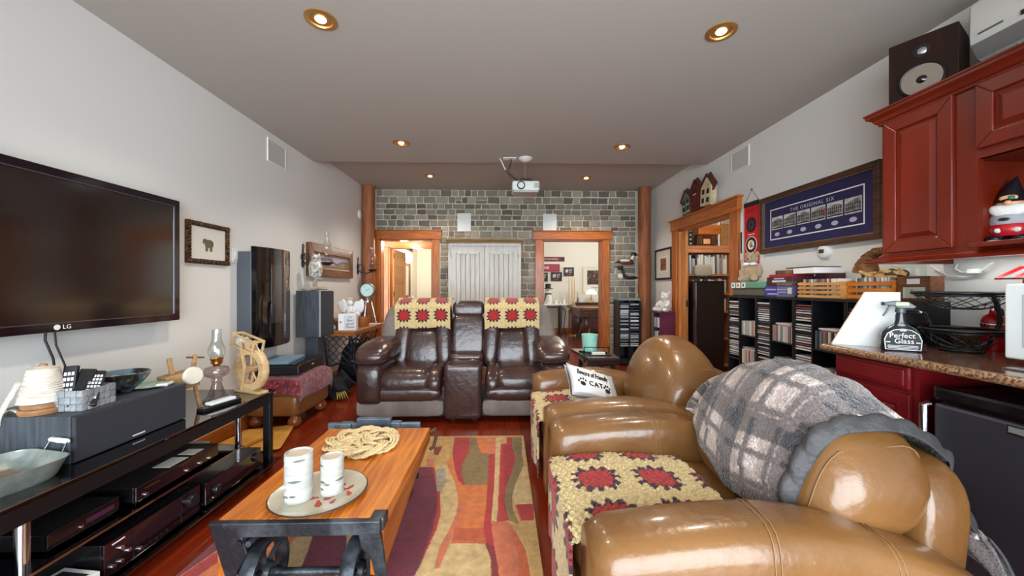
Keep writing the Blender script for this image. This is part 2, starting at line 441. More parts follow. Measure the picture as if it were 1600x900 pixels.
# den beyond the third doorway
DX, DY0, DY1 = 4.4, 3.1, 5.98
m_den = M('den_wall', (206,198,180), .8)
S('wall_den_back', box(WR+.1, DX, DY1, DY1+.1, 0, 2.9), m_den)
S('wall_den_right', box(DX, DX+.1, DY0, DY1, 0, 2.9), m_den)
S('wall_den_front', box(WR+.1, DX, DY0-.1, DY0, 0, 2.9), m_den)
S('ceiling_den', box(WR+.1, DX+.1, DY0-.1, DY1+.1, 2.7, 2.8), m_den)
d3 = E0('door_3')
y0, y1, h = P3
box(WR-.04, WR, y0-.14, y0, 0, h).build('casing', m_fir, d3, bevel=.004)
box(WR-.04, WR, y1, y1+.14, 0, h).build('casing', m_fir, d3, bevel=.004)
MB().box(WR-.05, WR, y0-.16, y1+.16, h, h+.135).box(WR-.07, WR, y0-.19, y1+.19, h+.135, h+.155).build('head_casing', m_firy, d3, bevel=.004)
box(WR-.005, WR+.105, y0-.001, y0+.02, 0, h).build('jamb', m_fir, d3)
m_firpale = wood('pale_fir', (214,150,88), (186,120,62), .4, 'z', 4, .05)
MB().box(WR-.005, WR+.03, y1-.025, y1+.001, 0, h).box(WR+.072, WR+.105, y1-.025, y1+.001, 0, h).build('jamb', m_firpale, d3)
box(WR-.005, WR+.105, y0, y1, h-.02, h+.001).build('head_jamb', m_firy, d3)
box(WR+.033, WR+.069, y1-.13, y1, .01, h-.02).build('pocket_door', m_firpale, d3)
box(WR+.040, WR+.062, y1-.134, y1-.129, .96, 1.05).build('latch_plate', m_iron, d3)

# ------------------------------------------------------------------ ceiling lights
m_bulb = emis('lamp_bulb', (255,238,205), 14)
m_can = M('warm_brass_can', (206,160,96), .35, .8)
def recessed(px, py, z, label, pw):
    p = pZ(px, py, z)
    t = thing('recessed_light', label, 'ceiling light', p, 0, 'recessed ceiling lights')
    MB().lathe([(.085,.0),(.085,-.006),(.062,-.010),(.058,-.004),(.058,.0)], (0,0,0), 32, closed=True).build('trim_ring', m_can, t, smooth=50)
    MB().lathe([(.0,-.0016),(.058,-.0016),(.058,-.0006),(.0,-.0006)], (0,0,0), 28).build('reflector', m_can, t, smooth=30)
    MB().lathe([(.0,-.012),(.014,-.011),(.026,-.007),(.030,-.002),(.0,-.002)], (0,0,0), 20).build('bulb', m_bulb, t, smooth=60)
    l = bpy.data.lights.new('spot', 'SPOT'); l.energy = pw; l.color = (1.0, .88, .74); l.spot_size = rad(130); l.spot_blend = .6; l.shadow_soft_size = .05
    o = bpy.data.objects.new('recessed_light_beam', l); COL.objects.link(o); o.parent = t; o.location = (0, 0, -.03)
recessed(501, 30, CEIL, 'glowing round downlight in the ceiling above the television side', LAMP_SPOT)
recessed(1127, 49, CEIL, 'glowing round downlight in the ceiling above the red cabinets side', LAMP_SPOT)
recessed(627, 223, CEIL, 'small glowing downlight before the ceiling step, on the television side of the projector', LAMP_SPOT)
recessed(972, 229, CEIL, 'small glowing downlight before the ceiling step, on the cabinet side of the projector', LAMP_SPOT)
recessed(672, 275, CEIL2, 'small glowing downlight beyond the ceiling step, above the pale cupboard', LAMP_SPOT)
recessed(916, 278, CEIL2, 'small glowing downlight beyond the ceiling step, above the games room doorway', LAMP_SPOT)
def room_lamp(name, label, loc, pw, r, stem, col=(1,.92,.8)):
    t = thing(name, label, 'ceiling light', loc)
    MB().lathe([(0,-.03),(r*.7,-.028),(r,-.01),(r,.01),(0,.012)], (0,0,0), 28).build('lamp_shade', emis(name+'_glow', (255,246,226), 5), t, smooth=50)
    if stem: MB().cyl((0,0,.01), (0,0,stem), .01).cyl((0,0,stem-.02), (0,0,stem), .05).build('stem', m_chrome, t, smooth=40)
    l = bpy.data.lights.new(name, 'POINT'); l.energy = pw; l.color = col; l.shadow_soft_size = .08
    o = bpy.data.objects.new(name+'_bulb', l); COL.objects.link(o); o.parent = t; o.location = (0,0,-.08)
    return t
room_lamp('hall_light', 'glowing round white hall light seen under the first doorway head', (-1.77, 6.85, 2.1), LAMP_ROOM*.5, .11, .45)
room_lamp('games_fill_lamp', 'unseen round white lamp added to brighten the games room', (2.2, 8.2, 2.75), LAMP_ROOM*1.9, .16, .10, (1,.96,.9))  # out-of-view lamp added to brighten the games room
room_lamp('den_fill_lamp', 'unseen round white lamp added to light the den', (3.0, 4.6, 2.6), LAMP_ROOM*.4, .12, .10)  # out-of-view lamp added so the den is lit
# in-wall speakers
m_grille = M('speaker_grille_cloth', (196,194,188), .7, bump=.2, bscale=400)
m_grille2 = M('speaker_grille_white', (222,228,226), .7, bump=.2, bscale=400)
def wallspk(loc, rz, w, h, label, m):
    t = thing('wall_speaker', label, 'speaker', loc, rz)
    MB().frame(-w/2, w/2, -h/2, h/2, .012, -.012, 0).build('bezel', m_white, t, bevel=.002)
    box(-w/2+.012, w/2-.012, -.008, 0, -h/2+.012, h/2-.012).build('grille', m, t)
wallspk((WL, 3.80, 2.545), LW, .30, .225, 'grey square speaker grille set high in the wall above the television', m_grille)
wallspk((WR, 3.89, 2.565), RW, .30, .215, 'grey square speaker grille set high in the wall near the birdhouse plaque', m_grille)
wallspk((-.633, YB-.03, 2.306), 0, .225, .30, 'white square speaker on the stone wall beside the first doorway', m_grille2)
wallspk((.787, YB-.03, 2.302), 0, .225, .30, 'white square speaker on the stone wall touching the games room doorway head', m_grille2)
# ================================================================== along the television wall
def rebase(t, loc):
    loc = Vector(loc)
    for ch in t.children: ch.location = Vector(ch.location)-loc
    t.location = loc; return t
m_bezel = M('piano_black_bezel', (22,10,20), .1, coat=.6)
m_screen = M('dark_screen', (20,9,9), .14, spec=1.0, coat=.8)
m_cable = M('black_cable', (16,16,18), .5)
m_whitecord = M('white_cord', (225,228,226), .5)
m_label = M('white_lettering', (230,230,232), .4)
t = thing('television', 'large black flat television hanging on the wall over the glass stand', 'television', (WL+.002, 1.89, 1.402), LW)
MB().frame(-.67, .67, -.393, .393, .045, -.10, -.055).build('bezel', m_bezel, t, bevel=.004)
box(-.628, .628, -.094, -.06, -.351, .351).build('screen', m_screen, t)
box(-.64, .64, -.06, -.035, -.37, .37).build('back_shell', m_matte, t, bevel=.01)
box(-.2, .2, -.035, 0, -.2, .2).build('wall_bracket', m_iron, t)
MB().frame(-.63, .63, -.353, .353, .004, -.1015, -.094).build('inner_trim', M('grey_trim', (110,100,110), .3, .6), t)
MB().lathe([(.0,-.102),(.013,-.102),(.013,-.100),(.0,-.100)], (-.022,0,-.371), 20, 'y').build('logo_disc', m_label, t)
text('LG', .03, (.02, -.1004, -.372), m_label, t, space=1.05)
t = thing('television_cable', 'pair of black cables dropping from the television to the stand', 'cable', (WL+.03, 1.9, 1.0))
MB().tube([(.02,-.03,.06),(.02,-.035,-.03),(.04,-.02,-.12),(.03,0,-.22),(.0,.01,-.42)], .005).build('cable', m_cable, t, smooth=60)
MB().tube([(.02,.0,.06),(.025,.005,-.06),(.05,.02,-.16),(.05,.03,-.26),(.01,.03,-.42)], .004).build('cable', m_cable, t, smooth=60)

# framed sheep
m_ornate = M('ornate_bronze_frame', (104,72,42), .35, .5, (40,24,14), 40, bump=.8, bscale=60)
t = thing('sheep_picture', 'small picture of a sheep in an ornate bronze frame', 'picture', (WL, 2.922, 1.554), LW)
fm = MB(); W2, H2 = .205, .155
for (x0, x1, z0, z1, hor) in ((-W2, W2, H2-.034, H2, 1), (-W2, W2, -H2, -H2+.034, 1), (-W2, -W2+.034, -H2, H2, 0), (W2-.034, W2, -H2, H2, 0)):
    L_ = (x1-x0) if hor else (z1-z0); n = int(L_/.022)
    for k in range(n):
        u = (k+.5)/n
        fm.cush(((x0+(x1-x0)*u) if hor else (x0+x1)/2, -.024, (z0+z1)/2 if hor else z0+(z1-z0)*u), (.012 if hor else .014, .008, .014 if hor else .012), (.8,.8), 8, 6)
fm.build('carved_edge', m_ornate, t, smooth=60)
MB().frame(-W2, W2, -H2, H2, .036, -.022, 0).build('frame', m_ornate, t, bevel=.004)
box(-.17, .17, -.012, -.002, -.121, .121).build('picture_paper', M('mount_paper', (220,216,208), .8), t)
sh = MB(); sh.cush((.004,-.013,.0), (.044,.003,.032), (.8,.8), 18, 8).cush((-.036,-.013,.020), (.020,.003,.016), (.9,.9), 12, 6).cush((-.050,-.013,.008), (.008,.003,.012), (.9,.9), 12, 6)
for a in (-.026, -.014, .016, .028): sh.box(a-.004, a+.004, -.0155, -.012, -.058, -.015)
sh.build('sheep_print', M('olive_print', (116,108,80), .8, 0, (92,84,60), 60), t, smooth=50)
t = thing('light_switch', 'white light switch plate beside the framed sheep', 'switch', (WL, 3.225, 1.493), LW)
box(-.036, .036, -.006, 0, -.058, .058).build('plate', m_white, t, bevel=.002); box(-.016, .016, -.010, -.006, -.033, .033).build('rocker', m_white, t, bevel=.001)
t = thing('door_chime', 'small round white wall sensor beside the far timber post', 'sensor', (WL, 6.0-.02, 2.37), LW)
MB().lathe([(0,-.028),(.05,-.026),(.068,-.014),(.07,0),(0,0)], (0,0,0), 24, 'y').build('shell', m_white, t, smooth=50)

# curved electric fireplace
t = thing('wall_fireplace', 'curved black glass electric fireplace hung on the wall above the ottoman', 'fireplace', (WL, 3.53, 1.13), LW)
box(-.29, .25, -.12, 0, -.37, .40).build('housing', M('fireplace_grey', (74,80,88), .5), t, bevel=.006)
def glass_arc(x0, x1, z0, z1, bul, th, y0=-.125):
    mb = MB(); n = 24; ring = []
    for k in range(n+1):
        u = k/n; ring.append((x0+(x1-x0)*u, y0-bul*math.sin(PI*u)**.8))
    out = ring+[(x, y+th) for x, y in ring[::-1]]
    return mb.prism(out, z0, z1, 'z')
glass_arc(-.285, .285, -.435, .445, .075, .010).build('glass_front', M('smoked_glass', (9,8,11), .06, coat=.8, spec=.8), t, smooth=40)
def arc_y(x): return -.125-.075*math.sin(PI*(x+.285)/.57)**.8
fw_ = [(-.12+.32*k/12, arc_y(-.12+.32*k/12)-.0015) for k in range(13)]
MB().prism(fw_+[(x, y+.002) for x, y in fw_[::-1]], -.22, .30, 'z').build('glass_reflection', M('reflection_grey', (46,44,46), .05, coat=1, spec=1), t, smooth=40)  # reflection in the curved glass, painted as a lighter patch
# floor speaker on its stand
m_ash = M('black_ash_veneer', (50,55,61), .5, 0, (74,80,88), 4, (14,14,1), 5, .12, 60)
m_cloth = M('black_speaker_cloth', (46,48,56), .75, bump=.3, bscale=500)
t = thing('floor_speaker', 'tall black ash speaker on a stand behind the curved fireplace', 'speaker', (-2.08, 4.26, 0))
box(-.13, .115, -.16, .16, .692, 1.19).build('cabinet', m_ash, t, bevel=.003)
box(.115, .132, -.157, .157, .697, 1.185).build('front_grille', m_cloth, t, bevel=.004)
box(.1155, .1325, -.162, -.157, .695, 1.187).build('edge_glint', M('glint_grey', (150,158,164), .4), t)  # edge reflection painted as a pale strip
box(-.07, .06, -.08, .08, .03, .692).build('stand_column', M('stand_grey', (60,66,74), .5), t, bevel=.004)
box(-.13, .13, -.15, .15, 0, .03).build('stand_base', m_matte, t, bevel=.006)
# white owl on driftwood, on top of the speaker
m_owl = M('white_plaster', (226,222,214), .7, 0, (120,112,106), 28, bump=.5, bscale=50)
m_drift = M('grey_driftwood', (176,166,152), .8, 0, (128,116,100), 8, (1,8,8), bump=.3)
t = thing('owl_figurine', 'white owl figurine perched on a driftwood stump on top of the black speaker', 'figurine', (-2.05, 4.18, 1.19))
MB().cush((0,0,.018), (.13,.055,.018), (.7,.8), 20, 8, lambda x,y,z: (x, y+.02*math.sin(x*18), z+.01*math.sin(x*25))).build('driftwood_base', m_drift, t, smooth=60)
MB().tube([(.01,0,.02),(.0,0,.08),(.02,0,.15),(.05,-.005,.17)], [.025,.02,.018,.012], 10).tube([(.02,0,.14),(.09,-.01,.12)], [.014,.006]).build('branch', m_drift, t, smooth=60)
ob = MB().cush((.0,0,.245), (.058,.05,.105), (.9,.9), 20, 14, lambda x,y,z: (x+.02*z*2, y, z)).cush((.018,-.008,.352), (.046,.044,.045), (.9,.9), 18, 12)
ob.ell((.0,-.045,.362), .013, .008, .013, 10, 8).ell((.036,-.045,.362), .013, .008, .013, 10, 8)
for sx in (-1, 1): ob.cush((sx*.05+.005,.005,.235), (.018,.035,.085), (.9,.9), 12, 10); ob.cyl((.018+sx*.028,0,.385), (.018+sx*.036,0,.412), .012, .002, 8)
ob.build('owl_body', m_owl, t, smooth=60)
MB().cyl((.018,-.048,.352), (.018,-.062,.338), .008, .001, 8).build('beak', M('horn_grey', (90,84,76), .5), t)
# bracket oil lamps
m_oil = glass('lamp_glass', (250,249,247), .03, .94, .45)
m_pewter = M('aged_pewter', (150,140,128), .3, .8)
def bracket_lamp(loc, rz, reach, lift, label):
    t = thing('bracket_oil_lamp', label, 'oil lamp', loc, rz, 'bracket oil lamps')
    w = MB().box(-.012, .012, -.008, 0, -.10, .11)
    w.tube([(0,-.006,.11),(.02,-.008,.135),(0,-.008,.165),(-.02,-.008,.135),(0,-.006,.11)], .005)
    for sx in (-1, 1): w.tube([(0,-.008,.02),(sx*.03,-.008,.05),(sx*.045,-.008,.02),(sx*.03,-.008,-.01),(0,-.008,-.02)], .005); w.tube([(0,-.008,-.05),(sx*.028,-.008,-.03),(sx*.03,-.008,-.075),(0,-.008,-.09)], .004)
    w.build('wall_plate', m_iron, t, smooth=50)
    a = MB().tube([(0,-.008,-.03),(0,-.05,-.07),(0,-reach*.55,-.085),(0,-reach*.9,-.06),(0,-reach,lift-.03)], .007)
    a.tube([(0,-.02,.06),(0,-.07,.04),(0,-.10,-.02),(0,-.07,-.05),(0,-.05,-.02)], .005)
    a.tube([(0,-reach*.55,-.085),(0,-reach*.6,-.12),(0,-reach*.5,-.135),(0,-reach*.45,-.11)], .004)
    a.build('arm', m_iron, t, smooth=50)
    c = (0, -reach, lift)
    MB().lathe([(.0,-.03),(.03,-.028),(.06,-.008),(.075,.004),(.07,.008),(.0,.004)], c, 24).build('cup', m_iron, t, smooth=50)
    MB().lathe([(.0,.006),(.05,.010),(.064,.03),(.05,.055),(.02,.064),(.0,.064)], c, 24).build('oil_font', m_oil, t, smooth=60)
    MB().lathe([(.022,.064),(.024,.075),(.034,.085),(.034,.10),(.02,.104),(.0,.104)], c, 18).build('burner', m_pewter, t, smooth=50)
    MB().lathe([(.028,.098),(.04,.125),(.052,.165),(.05,.195),(.033,.225),(.026,.25),(.024,.32),(.027,.345)], c, 24).build('chimney', m_oil, t, smooth=60)
bracket_lamp((WL, 4.29, 1.55), LW, .27, -.05, 'oil lamp with glass chimney on the iron bracket near the owl, before the wood-framed picture')
bracket_lamp((WL, 5.90, 1.53), LW, .23, -.03, 'oil lamp with glass chimney on the iron bracket by the far timber post')
# wood-framed landscape
m_brownwood = wood('brown_frame_wood', (112,64,34), (78,42,22), .35, 'x', 4, .06)
t = thing('landscape_picture', 'long landscape picture in a wide brown wooden frame behind the bracket lamp', 'picture', (WL, 4.98, 1.553), LW)
MB().frame(-.62, .62, -.195, .195, .105, -.05, 0).build('frame', m_brownwood, t, bevel=.006)
MB().frame(-.517, .517, -.092, .092, .012, -.03, -.012).build('gilt_slip', M('gilt', (180,140,80), .4, .5), t)
NX, NZ = 60, 24; pv, pc = [], []
pg = MB().grid(lambda u, v: (-.505+1.01*u, -.014, -.08+.16*v), NX, NZ)
for j in range(NZ):
    for i in range(NX):
        u, v = i/(NX-1), j/(NZ-1); hl = .55+.14*math.sin(u*7)+.08*math.sin(u*17)
        c = (176,170,190) if v > hl+.12 else ((110,96,120) if v > hl-.06 else ((206,198,196) if v > .32+.05*math.sin(u*9) and u < .62 else (150,128,92)))
        if v < .16: c = (120,110,104)
        pc.append(lin(c))
pg.build('landscape_print', vcol('landscape_paint', .5), t, col=pc, fix=False)

# treadle sewing table in the far corner
m_tabletop = wood('oak_table_top', (176,110,54), (140,82,38), .35, 'y', 4, .05)
t = thing('sewing_table', 'old treadle sewing table with wooden top and black lattice iron legs', 'table', (-1.96, 4.97, 0))
box(-.25, .25, -.53, .53, .695, .72).build('table_top', m_tabletop, t, bevel=.006)
box(-.23, .23, -.50, .50, .66, .695).build('apron', m_tabletop, t)
def lattice_side(y):
    mb = MB(); w = .21
    mb.tube([(-w,y,.66),(-w*.8,y,.5),(-w*.75,y,.3),(-w*1.1,y,.06),(-w*1.15,y,.015)], .012)
    mb.tube([(w,y,.66),(w*.8,y,.5),(w*.75,y,.3),(w*1.1,y,.06),(w*1.15,y,.015)], .012)
    mb.tube([(-w,y,.655),(w,y,.655)], .010).tube([(-w*.75,y,.27),(0,y,.31),(w*.75,y,.27)], .010)
    for k in range(-2, 3):
        for ph in (0, 1):
            pts = []
            for q in range(17):
                z = .30+.35*q/16; x = k*.085+.0425*math.cos(PI*(q/16*4)+ph*PI)
                if abs(x) < w*(.78+.22*max(0,(z-.5)/.16)): pts.append((x, y, z))
            if len(pts) > 2: mb.tube(pts, .005, 6)
    mb.tube([(-w*.8,y,.27),(-.05,y,.15),(-w,y,.06)], .007).tube([(w*.8,y,.27),(.05,y,.15),(w,y,.06)], .007)
    return mb
lattice_side(-.36).build('iron_leg', m_iron, t, smooth=50); lattice_side(.36).build('iron_leg', m_iron, t, smooth=50)
box(-.03, .03, -.36, .36, .10, .13).build('stretcher', m_iron, t)
wh = MB().lathe([(.135,-.012),(.155,-.012),(.155,.012),(.135,.012)], (.17,.10,.42), 32, 'x', closed=True)
for k in range(6): a = PI*k/3; wh.tube([(.17,.10,.42),(.17,.10+.07*math.cos(a+.25),.42+.07*math.sin(a+.25)),(.17,.10+.137*math.cos(a),.42+.137*math.sin(a))], .008, 6)
wh.cyl((.15,.10,.42), (.19,.10,.42), .02).build('balance_wheel', m_iron, t, smooth=50)
MB().tube([(-.02,.05,.13),(.06,.08,.3),(.15,.1,.42)], .008).build('treadle_rod', m_iron, t, smooth=50)
m_bag = M('black_bag_cloth', (9,11,20), .85, 0, (18,21,32), 14, bump=.6, bscale=25)
t = thing('black_bag', 'slumped black cloth bag under the sewing table', 'bag', (-1.93, 5.0, 0))
MB().cush((0,0,.25), (.17,.20,.25), (.6,.7), 26, 14, lambda x,y,z: (x*(1-.25*(z/.25)), y+.03*math.sin(z*20), z*(1+.06*math.sin(x*40)*math.cos(y*32)))).build('bag_body', m_bag, t, smooth=60)
MB().tube([(-.08,0,.47),(-.06,-.03,.55),(.06,-.03,.55),(.08,0,.47)], .012).build('strap', m_bag, t, smooth=50)
t = thing('knit_bundle', 'dark rumpled bundle of cloth on the floor before the sewing table', 'cloth', (-1.83, 4.30, 0))
MB().cush((0,0,.13), (.13,.16,.13), (.9,.9), 44, 24, lambda x,y,z: (x*(1+.22*math.sin(31*y+z*38)), y*(1+.18*math.sin(40*x+30*z)), z*(1+.25*math.sin(33*x+28*y)))).build('cloth_fold', m_bag, t, smooth=60)
sm = MB()
for k in range(5): a = k*.5-1.0; sm.tube([(.02+.02*k,-.13,.09),(.05+.02*k,-.17,.05+.01*k),(.06+.025*k,-.2+.01*k,.02)], [.007,.009,.003], 6)
sm.build('yellow_tassel', M('dull_gold_yarn', (172,146,70), .8), t, smooth=50)
# things on the sewing table
m_tin = M('white_enamel', (232,230,226), .35)
t = thing('lettered_tin', 'white lettered tin box at the near end of the sewing table', 'tin', (-1.84, 4.56, .72), rad(12))
box(-.10, .10, -.075, .075, 0, .195).build('tin_body', m_tin, t, bevel=.008)
box(-.035, .098, -.0765, -.074, .012, .183).build('label_panel', M('grey_label', (206,206,210), .5), t)
for i, (s_, z) in enumerate((('the', .158), ('Best', .118), ('good', .078), ('News', .04))): text(s_, .04 if i else .03, (.032, -.0772, z), m_print_k, t, shear=.15)
MB().lathe([(0,0),(.009,0),(.009,.003),(0,.003)], (-.07,-.078,.10), 12, 'y').build('knob', m_print_k, t)
m_wicker = M('brown_wicker', (128,82,44), .7, 0, (86,52,26), 30, (1,1,4), bump=.6, bscale=40)
t = thing('wicker_tray', 'brown wicker tray of oddments behind the lettered tin', 'basket', (-2.06, 4.75, .72))
MB().lathe([(0,0),(.10,0),(.13,.09),(.122,.09),(.095,.012),(0,.012)], (0,0,0), 26).build('basket_body', m_wicker, t, smooth=50)
MB().cush((-.02,0,.095), (.07,.06,.035), (.8,.9), 14, 8).cush((.05,.03,.10), (.05,.04,.03), (.8,.9), 14, 8).build('shell', M('brown_shell', (150,118,92), .6, 0, (100,70,50), 20), t, smooth=60)
t = thing('paper_scraps', 'small white crumpled paper on the near corner of the sewing table', 'paper', (-2.03, 4.52, .72))
MB().cush((0,0,.03), (.05,.04,.03), (.9,1), 12, 8, lambda x,y,z: (x*(1+.3*math.sin(40*y)), y, z*(1+.3*math.sin(50*x)))).build('paper_ball', m_offwhite, t, smooth=25)
t = thing('brown_crock', 'low brown wooden bowl between the white angel and the gauge', 'bowl', (-1.83, 4.98, .72))
MB().lathe([(0,0),(.07,0),(.09,.05),(.095,.12),(.087,.12),(.08,.05),(.06,.012),(0,.012)], (0,0,0), 26).build('bowl_body', m_tabletop, t, smooth=50)
t = thing('paper_doily', 'white flat doily on the far end of the sewing table', 'doily', (-1.80, 5.28, .72))
MB().lathe([(0,0),(.095,0),(.10,.004),(0,.005)], (0,0,0), 24).build('doily_cloth', m_offwhite, t, smooth=30)
m_angel = M('angel_white', (236,236,240), .6, bump=.4, bscale=40)
t = thing('angel_figurine', 'white winged angel figurine standing behind the lettered tin', 'figurine', (-2.0, 5.02, .72)); t.scale = (1.3, 1.3, 1.3)
MB().lathe([(0,0),(.065,0),(.055,.08),(.035,.16),(.03,.20),(.0,.21)], (0,0,0), 20).build('gown', m_angel, t, smooth=60)
MB().ell((0,-.01,.235), .03).build('head', m_angel, t, smooth=60)
for sx in (-1, 1):
    MB().cush((sx*.075,.02,.19), (.055,.016,.075), (.9,.9), 16, 10, lambda x,y,z,sx=sx: (x+sx*.25*z, y, z+.012*math.sin(x*90))).build('wing', m_angel, t, smooth=60)
    MB().tube([(sx*.035,-.01,.18),(sx*.06,-.05,.14),(sx*.03,-.08,.15)], [.014,.011,.008]).build('arm', m_angel, t, smooth=60)
MB().lathe([(.022,0),(.028,.004),(.022,.008)], (0,0,.275), 18, closed=True).build('halo', m_angel, t, smooth=60)
MB().ell((.085,-.05,.12), .032, .03, .032).build('white_rose', m_angel, t, smooth=60)
t = thing('dial_gauge', 'round pressure gauge with pale blue dial on a small tripod', 'gauge', (-1.84, 5.22, .72))
z0 = .47
MB().lathe([(0,.05),(.085,.05),(.092,.03),(.092,-.035),(.100,-.04),(.100,-.05),(.086,-.052),(.086,-.046),(0,-.046)], (0,0,z0), 32, 'y').build('gauge_case', M('gauge_grey', (92,96,92), .4, .5), t, smooth=40)
MB().lathe([(0,-.049),(.085,-.049),(.085,-.046),(0,-.046)], (0,0,z0), 32, 'y').build('dial_face', M('pale_dial', (196,226,224), .4), t)
tk = MB()
for k in range(11): a = rad(225-27*k); tk.bar((.066*math.cos(a),-.0496,z0+.066*math.sin(a)), (.077*math.cos(a),-.0496,z0+.077*math.sin(a)), .003, .0008, (0,1,0))
tk.bar((-.02,-.0505,z0-.008), (.045,-.0505,z0+.02), .004, .0008, (0,1,0)); tk.build('dial_marks', m_print_k, t)
MB().cyl((0,0,z0-.09), (0,0,z0-.145), .022, .018).cyl((0,0,z0-.145), (0,0,z0-.16), .06).build('neck', m_chrome, t, smooth=40)
for a in (0.3, 2.4, 4.5): MB().cyl((.045*math.cos(a),.045*math.sin(a),z0-.155), (.115*math.cos(a),.09*math.sin(a),0), .007, n=10).build('leg', m_chrome, t, smooth=40)
MB().tube([(.075*math.cos(a+.0),.066*math.sin(a),.12) for a in (0.3, 2.4, 4.5)], .004, 6, True).build('leg_brace', m_chrome, t, smooth=40)

# ottoman under its cloth, printer and folder
m_tan = M('tan_leather', (156,104,52), .33, 0, (126,80,38), 3, bump=.12, bscale=70, coat=.12)
m_ball = wood('turned_foot_wood', (150,82,38), (120,60,26), .25, 'z', 5, .03, coat=.3)
t = thing('ottoman', 'brown leather ottoman on turned ball feet below the fireplace', 'ottoman', (-1.99, 3.60, 0))
MB().cush((0,0,.20), (.235,.31,.10), (.25,.22), 36, 14).build('base', m_tan, t, smooth=60)
MB().cush((0,0,.35), (.24,.315,.085), (.45,.25), 36, 14).build('seat_cushion', m_tan, t, smooth=60)
for sx in (-1, 1):
    for sy in (-1, 1): MB().lathe([(0,0),(.03,.002),(.055,.03),(.058,.055),(.045,.085),(.03,.10),(.03,.115),(0,.115)], (sx*.165,sy*.235,0), 20).build('foot', m_ball, t, smooth=60)
m_burg = vcol('burgundy_knit', .95, .8, 90, .3)
NU, NV = 90, 100; pts = []; pc = []
def drape(u, v):
    x = (u-.5)*.64; y = (v-.5)*.74; hx, hy = .232, .305
    ox, oy = max(0, abs(x)-hx), max(0, abs(y)-hy); drop = math.hypot(ox, oy)
    wave = .014*math.sin(22*x+11*y)*min(1, drop*18)
    X = math.copysign(min(abs(x), hx)+.022*min(1, ox*20)+wave*(ox > 0), x); Y = math.copysign(min(abs(y), hy)+.022*min(1, oy*20)+wave*(oy > 0), y)
    return (X, Y, .446-drop*1.45-.018*(abs(x)/hx)**4-.018*(abs(y)/hy)**4+.003*math.sin(60*x)*math.sin(55*y))
th = thing('knitted_cover', 'speckled burgundy knitted cover draped over the ottoman', 'blanket', (-1.99, 3.60, 0))
g = MB().grid(drape, NU, NV)
for p in g.v:
    r = R.random(); pc.append(lin((116,26,42) if r < .5 else ((78,18,38) if r < .74 else ((150,52,66) if r < .93 else (176,120,120)))))
g.build('cover_cloth', m_burg, th, smooth=180, col=pc, solid=.008, fix=False)
t = thing('printer', 'flat black printer with a silver line lying on the burgundy cover', 'printer', (-2.0, 3.60, .455), rad(4))
box(-.20, .20, -.26, .27, 0, .085).build('printer_case', m_satin, t, bevel=.012)
box(.19, .203, -.255, .262, .078, .088).build('silver_line', m_steel, t, bevel=.002)
box(-.19, .185, -.25, .25, .085, .092).build('lid', m_black, t, bevel=.003)
box(.1995, .2008, .0, .05, .042, .050).build('badge', m_label, t)
t = thing('blue_folder', 'pale blue folder lying on the black printer', 'folder', (-2.04, 3.55, .5475), rad(8))
box(-.13, .13, -.19, .19, 0, .022).build('folder_cover', M('blue_grey_card', (116,148,172), .5), t, bevel=.003)

# ------------------------------------------------------------------ glass television stand
m_dkglass = glass('smoked_stand_glass', (70,66,74), .03, .68, .95)
SX0, SX1, SY0, SY1 = -2.19, -1.56, .80, 2.64
t = thing('television_stand', 'black and chrome television stand with three smoked glass shelves', 'stand', (0,0,0))
box(SX0, SX1, SY0, SY1, .512, .524).build('glass_top', m_dkglass, t, bevel=.002)
box(SX0+.02, SX1+.02, SY0+.05, SY1-.35, .276, .285).build('glass_shelf', m_dkglass, t)
box(SX0+.02, SX1+.06, SY0+.05, SY1-.04, .066, .076).build('glass_shelf', m_dkglass, t)
for y in (SY0+.02, SY1-.06):
    for x in (SX0+.02, SX1-.05): box(x, x+.045, y, y+.04, 0, .508).build('leg', m_satin, t, bevel=.003)
box(SX1-.045, SX1-.005, SY0+.06, SY1-.06, .445, .508).build('front_rail', m_satin, t, bevel=.003)
box(SX0+.02, SX0+.06, SY0+.06, SY1-.06, .445, .508).build('back_rail', m_satin, t, bevel=.003)
for y in (SY0+.02, SY1-.06): box(SX0+.065, SX1-.05, y, y+.04, .455, .508).build('side_rail', m_satin, t, bevel=.003)
for (x, y) in ((-1.60,1.30), (-1.72,2.505), (-2.1,1.30), (-2.1,2.505)): MB().cyl((x,y,.078), (x,y,.51), .019, n=20).build('chrome_post', m_chrome, t, smooth=40)
rebase(t, (-1.875, 1.72, 0))
m_comp = M('component_black', (14,13,16), .25, coat=.3)
m_face = M('glossy_black_front', (18,9,12), .1, coat=.7)
m_knob = M('dark_knob', (60,58,62), .22, .7)
def component(name, label, y0, y1, z0, z1, xf, d, cat):
    t = thing(name, label, cat, (xf, (y0+y1)/2, z0), LW); w = (y1-y0)/2; h = z1-z0
    box(-w, w, .012, d, .012, h).build('case', m_comp, t, bevel=.003)
    box(-w, w, 0, .014, .012, h).build('front_panel', m_face, t, bevel=.003)
    for sx in (-1, 1): MB().cyl((sx*(w-.05),.05,0), (sx*(w-.05),.05,.013), .02).cyl((sx*(w-.05),d-.05,0), (sx*(w-.05),d-.05,.013), .02).build('foot', m_comp, t, smooth=40)
    return t, w, h
def knob(t, x, z, r, d=.018, m=None): MB().lathe([(0,-d),(r*.9,-d),(r,-d+.003),(r,0),(0,0)], (x,0,z), 24, 'y').build('knob', m or m_knob, t, smooth=40)
t, w, h = component('audio_receiver', 'wide black audio receiver with many small knobs on the lowest shelf', 1.50, 1.965, .076, .222, -1.54, .36, 'receiver')
knob(t, w-.06, .095, .03, .022)
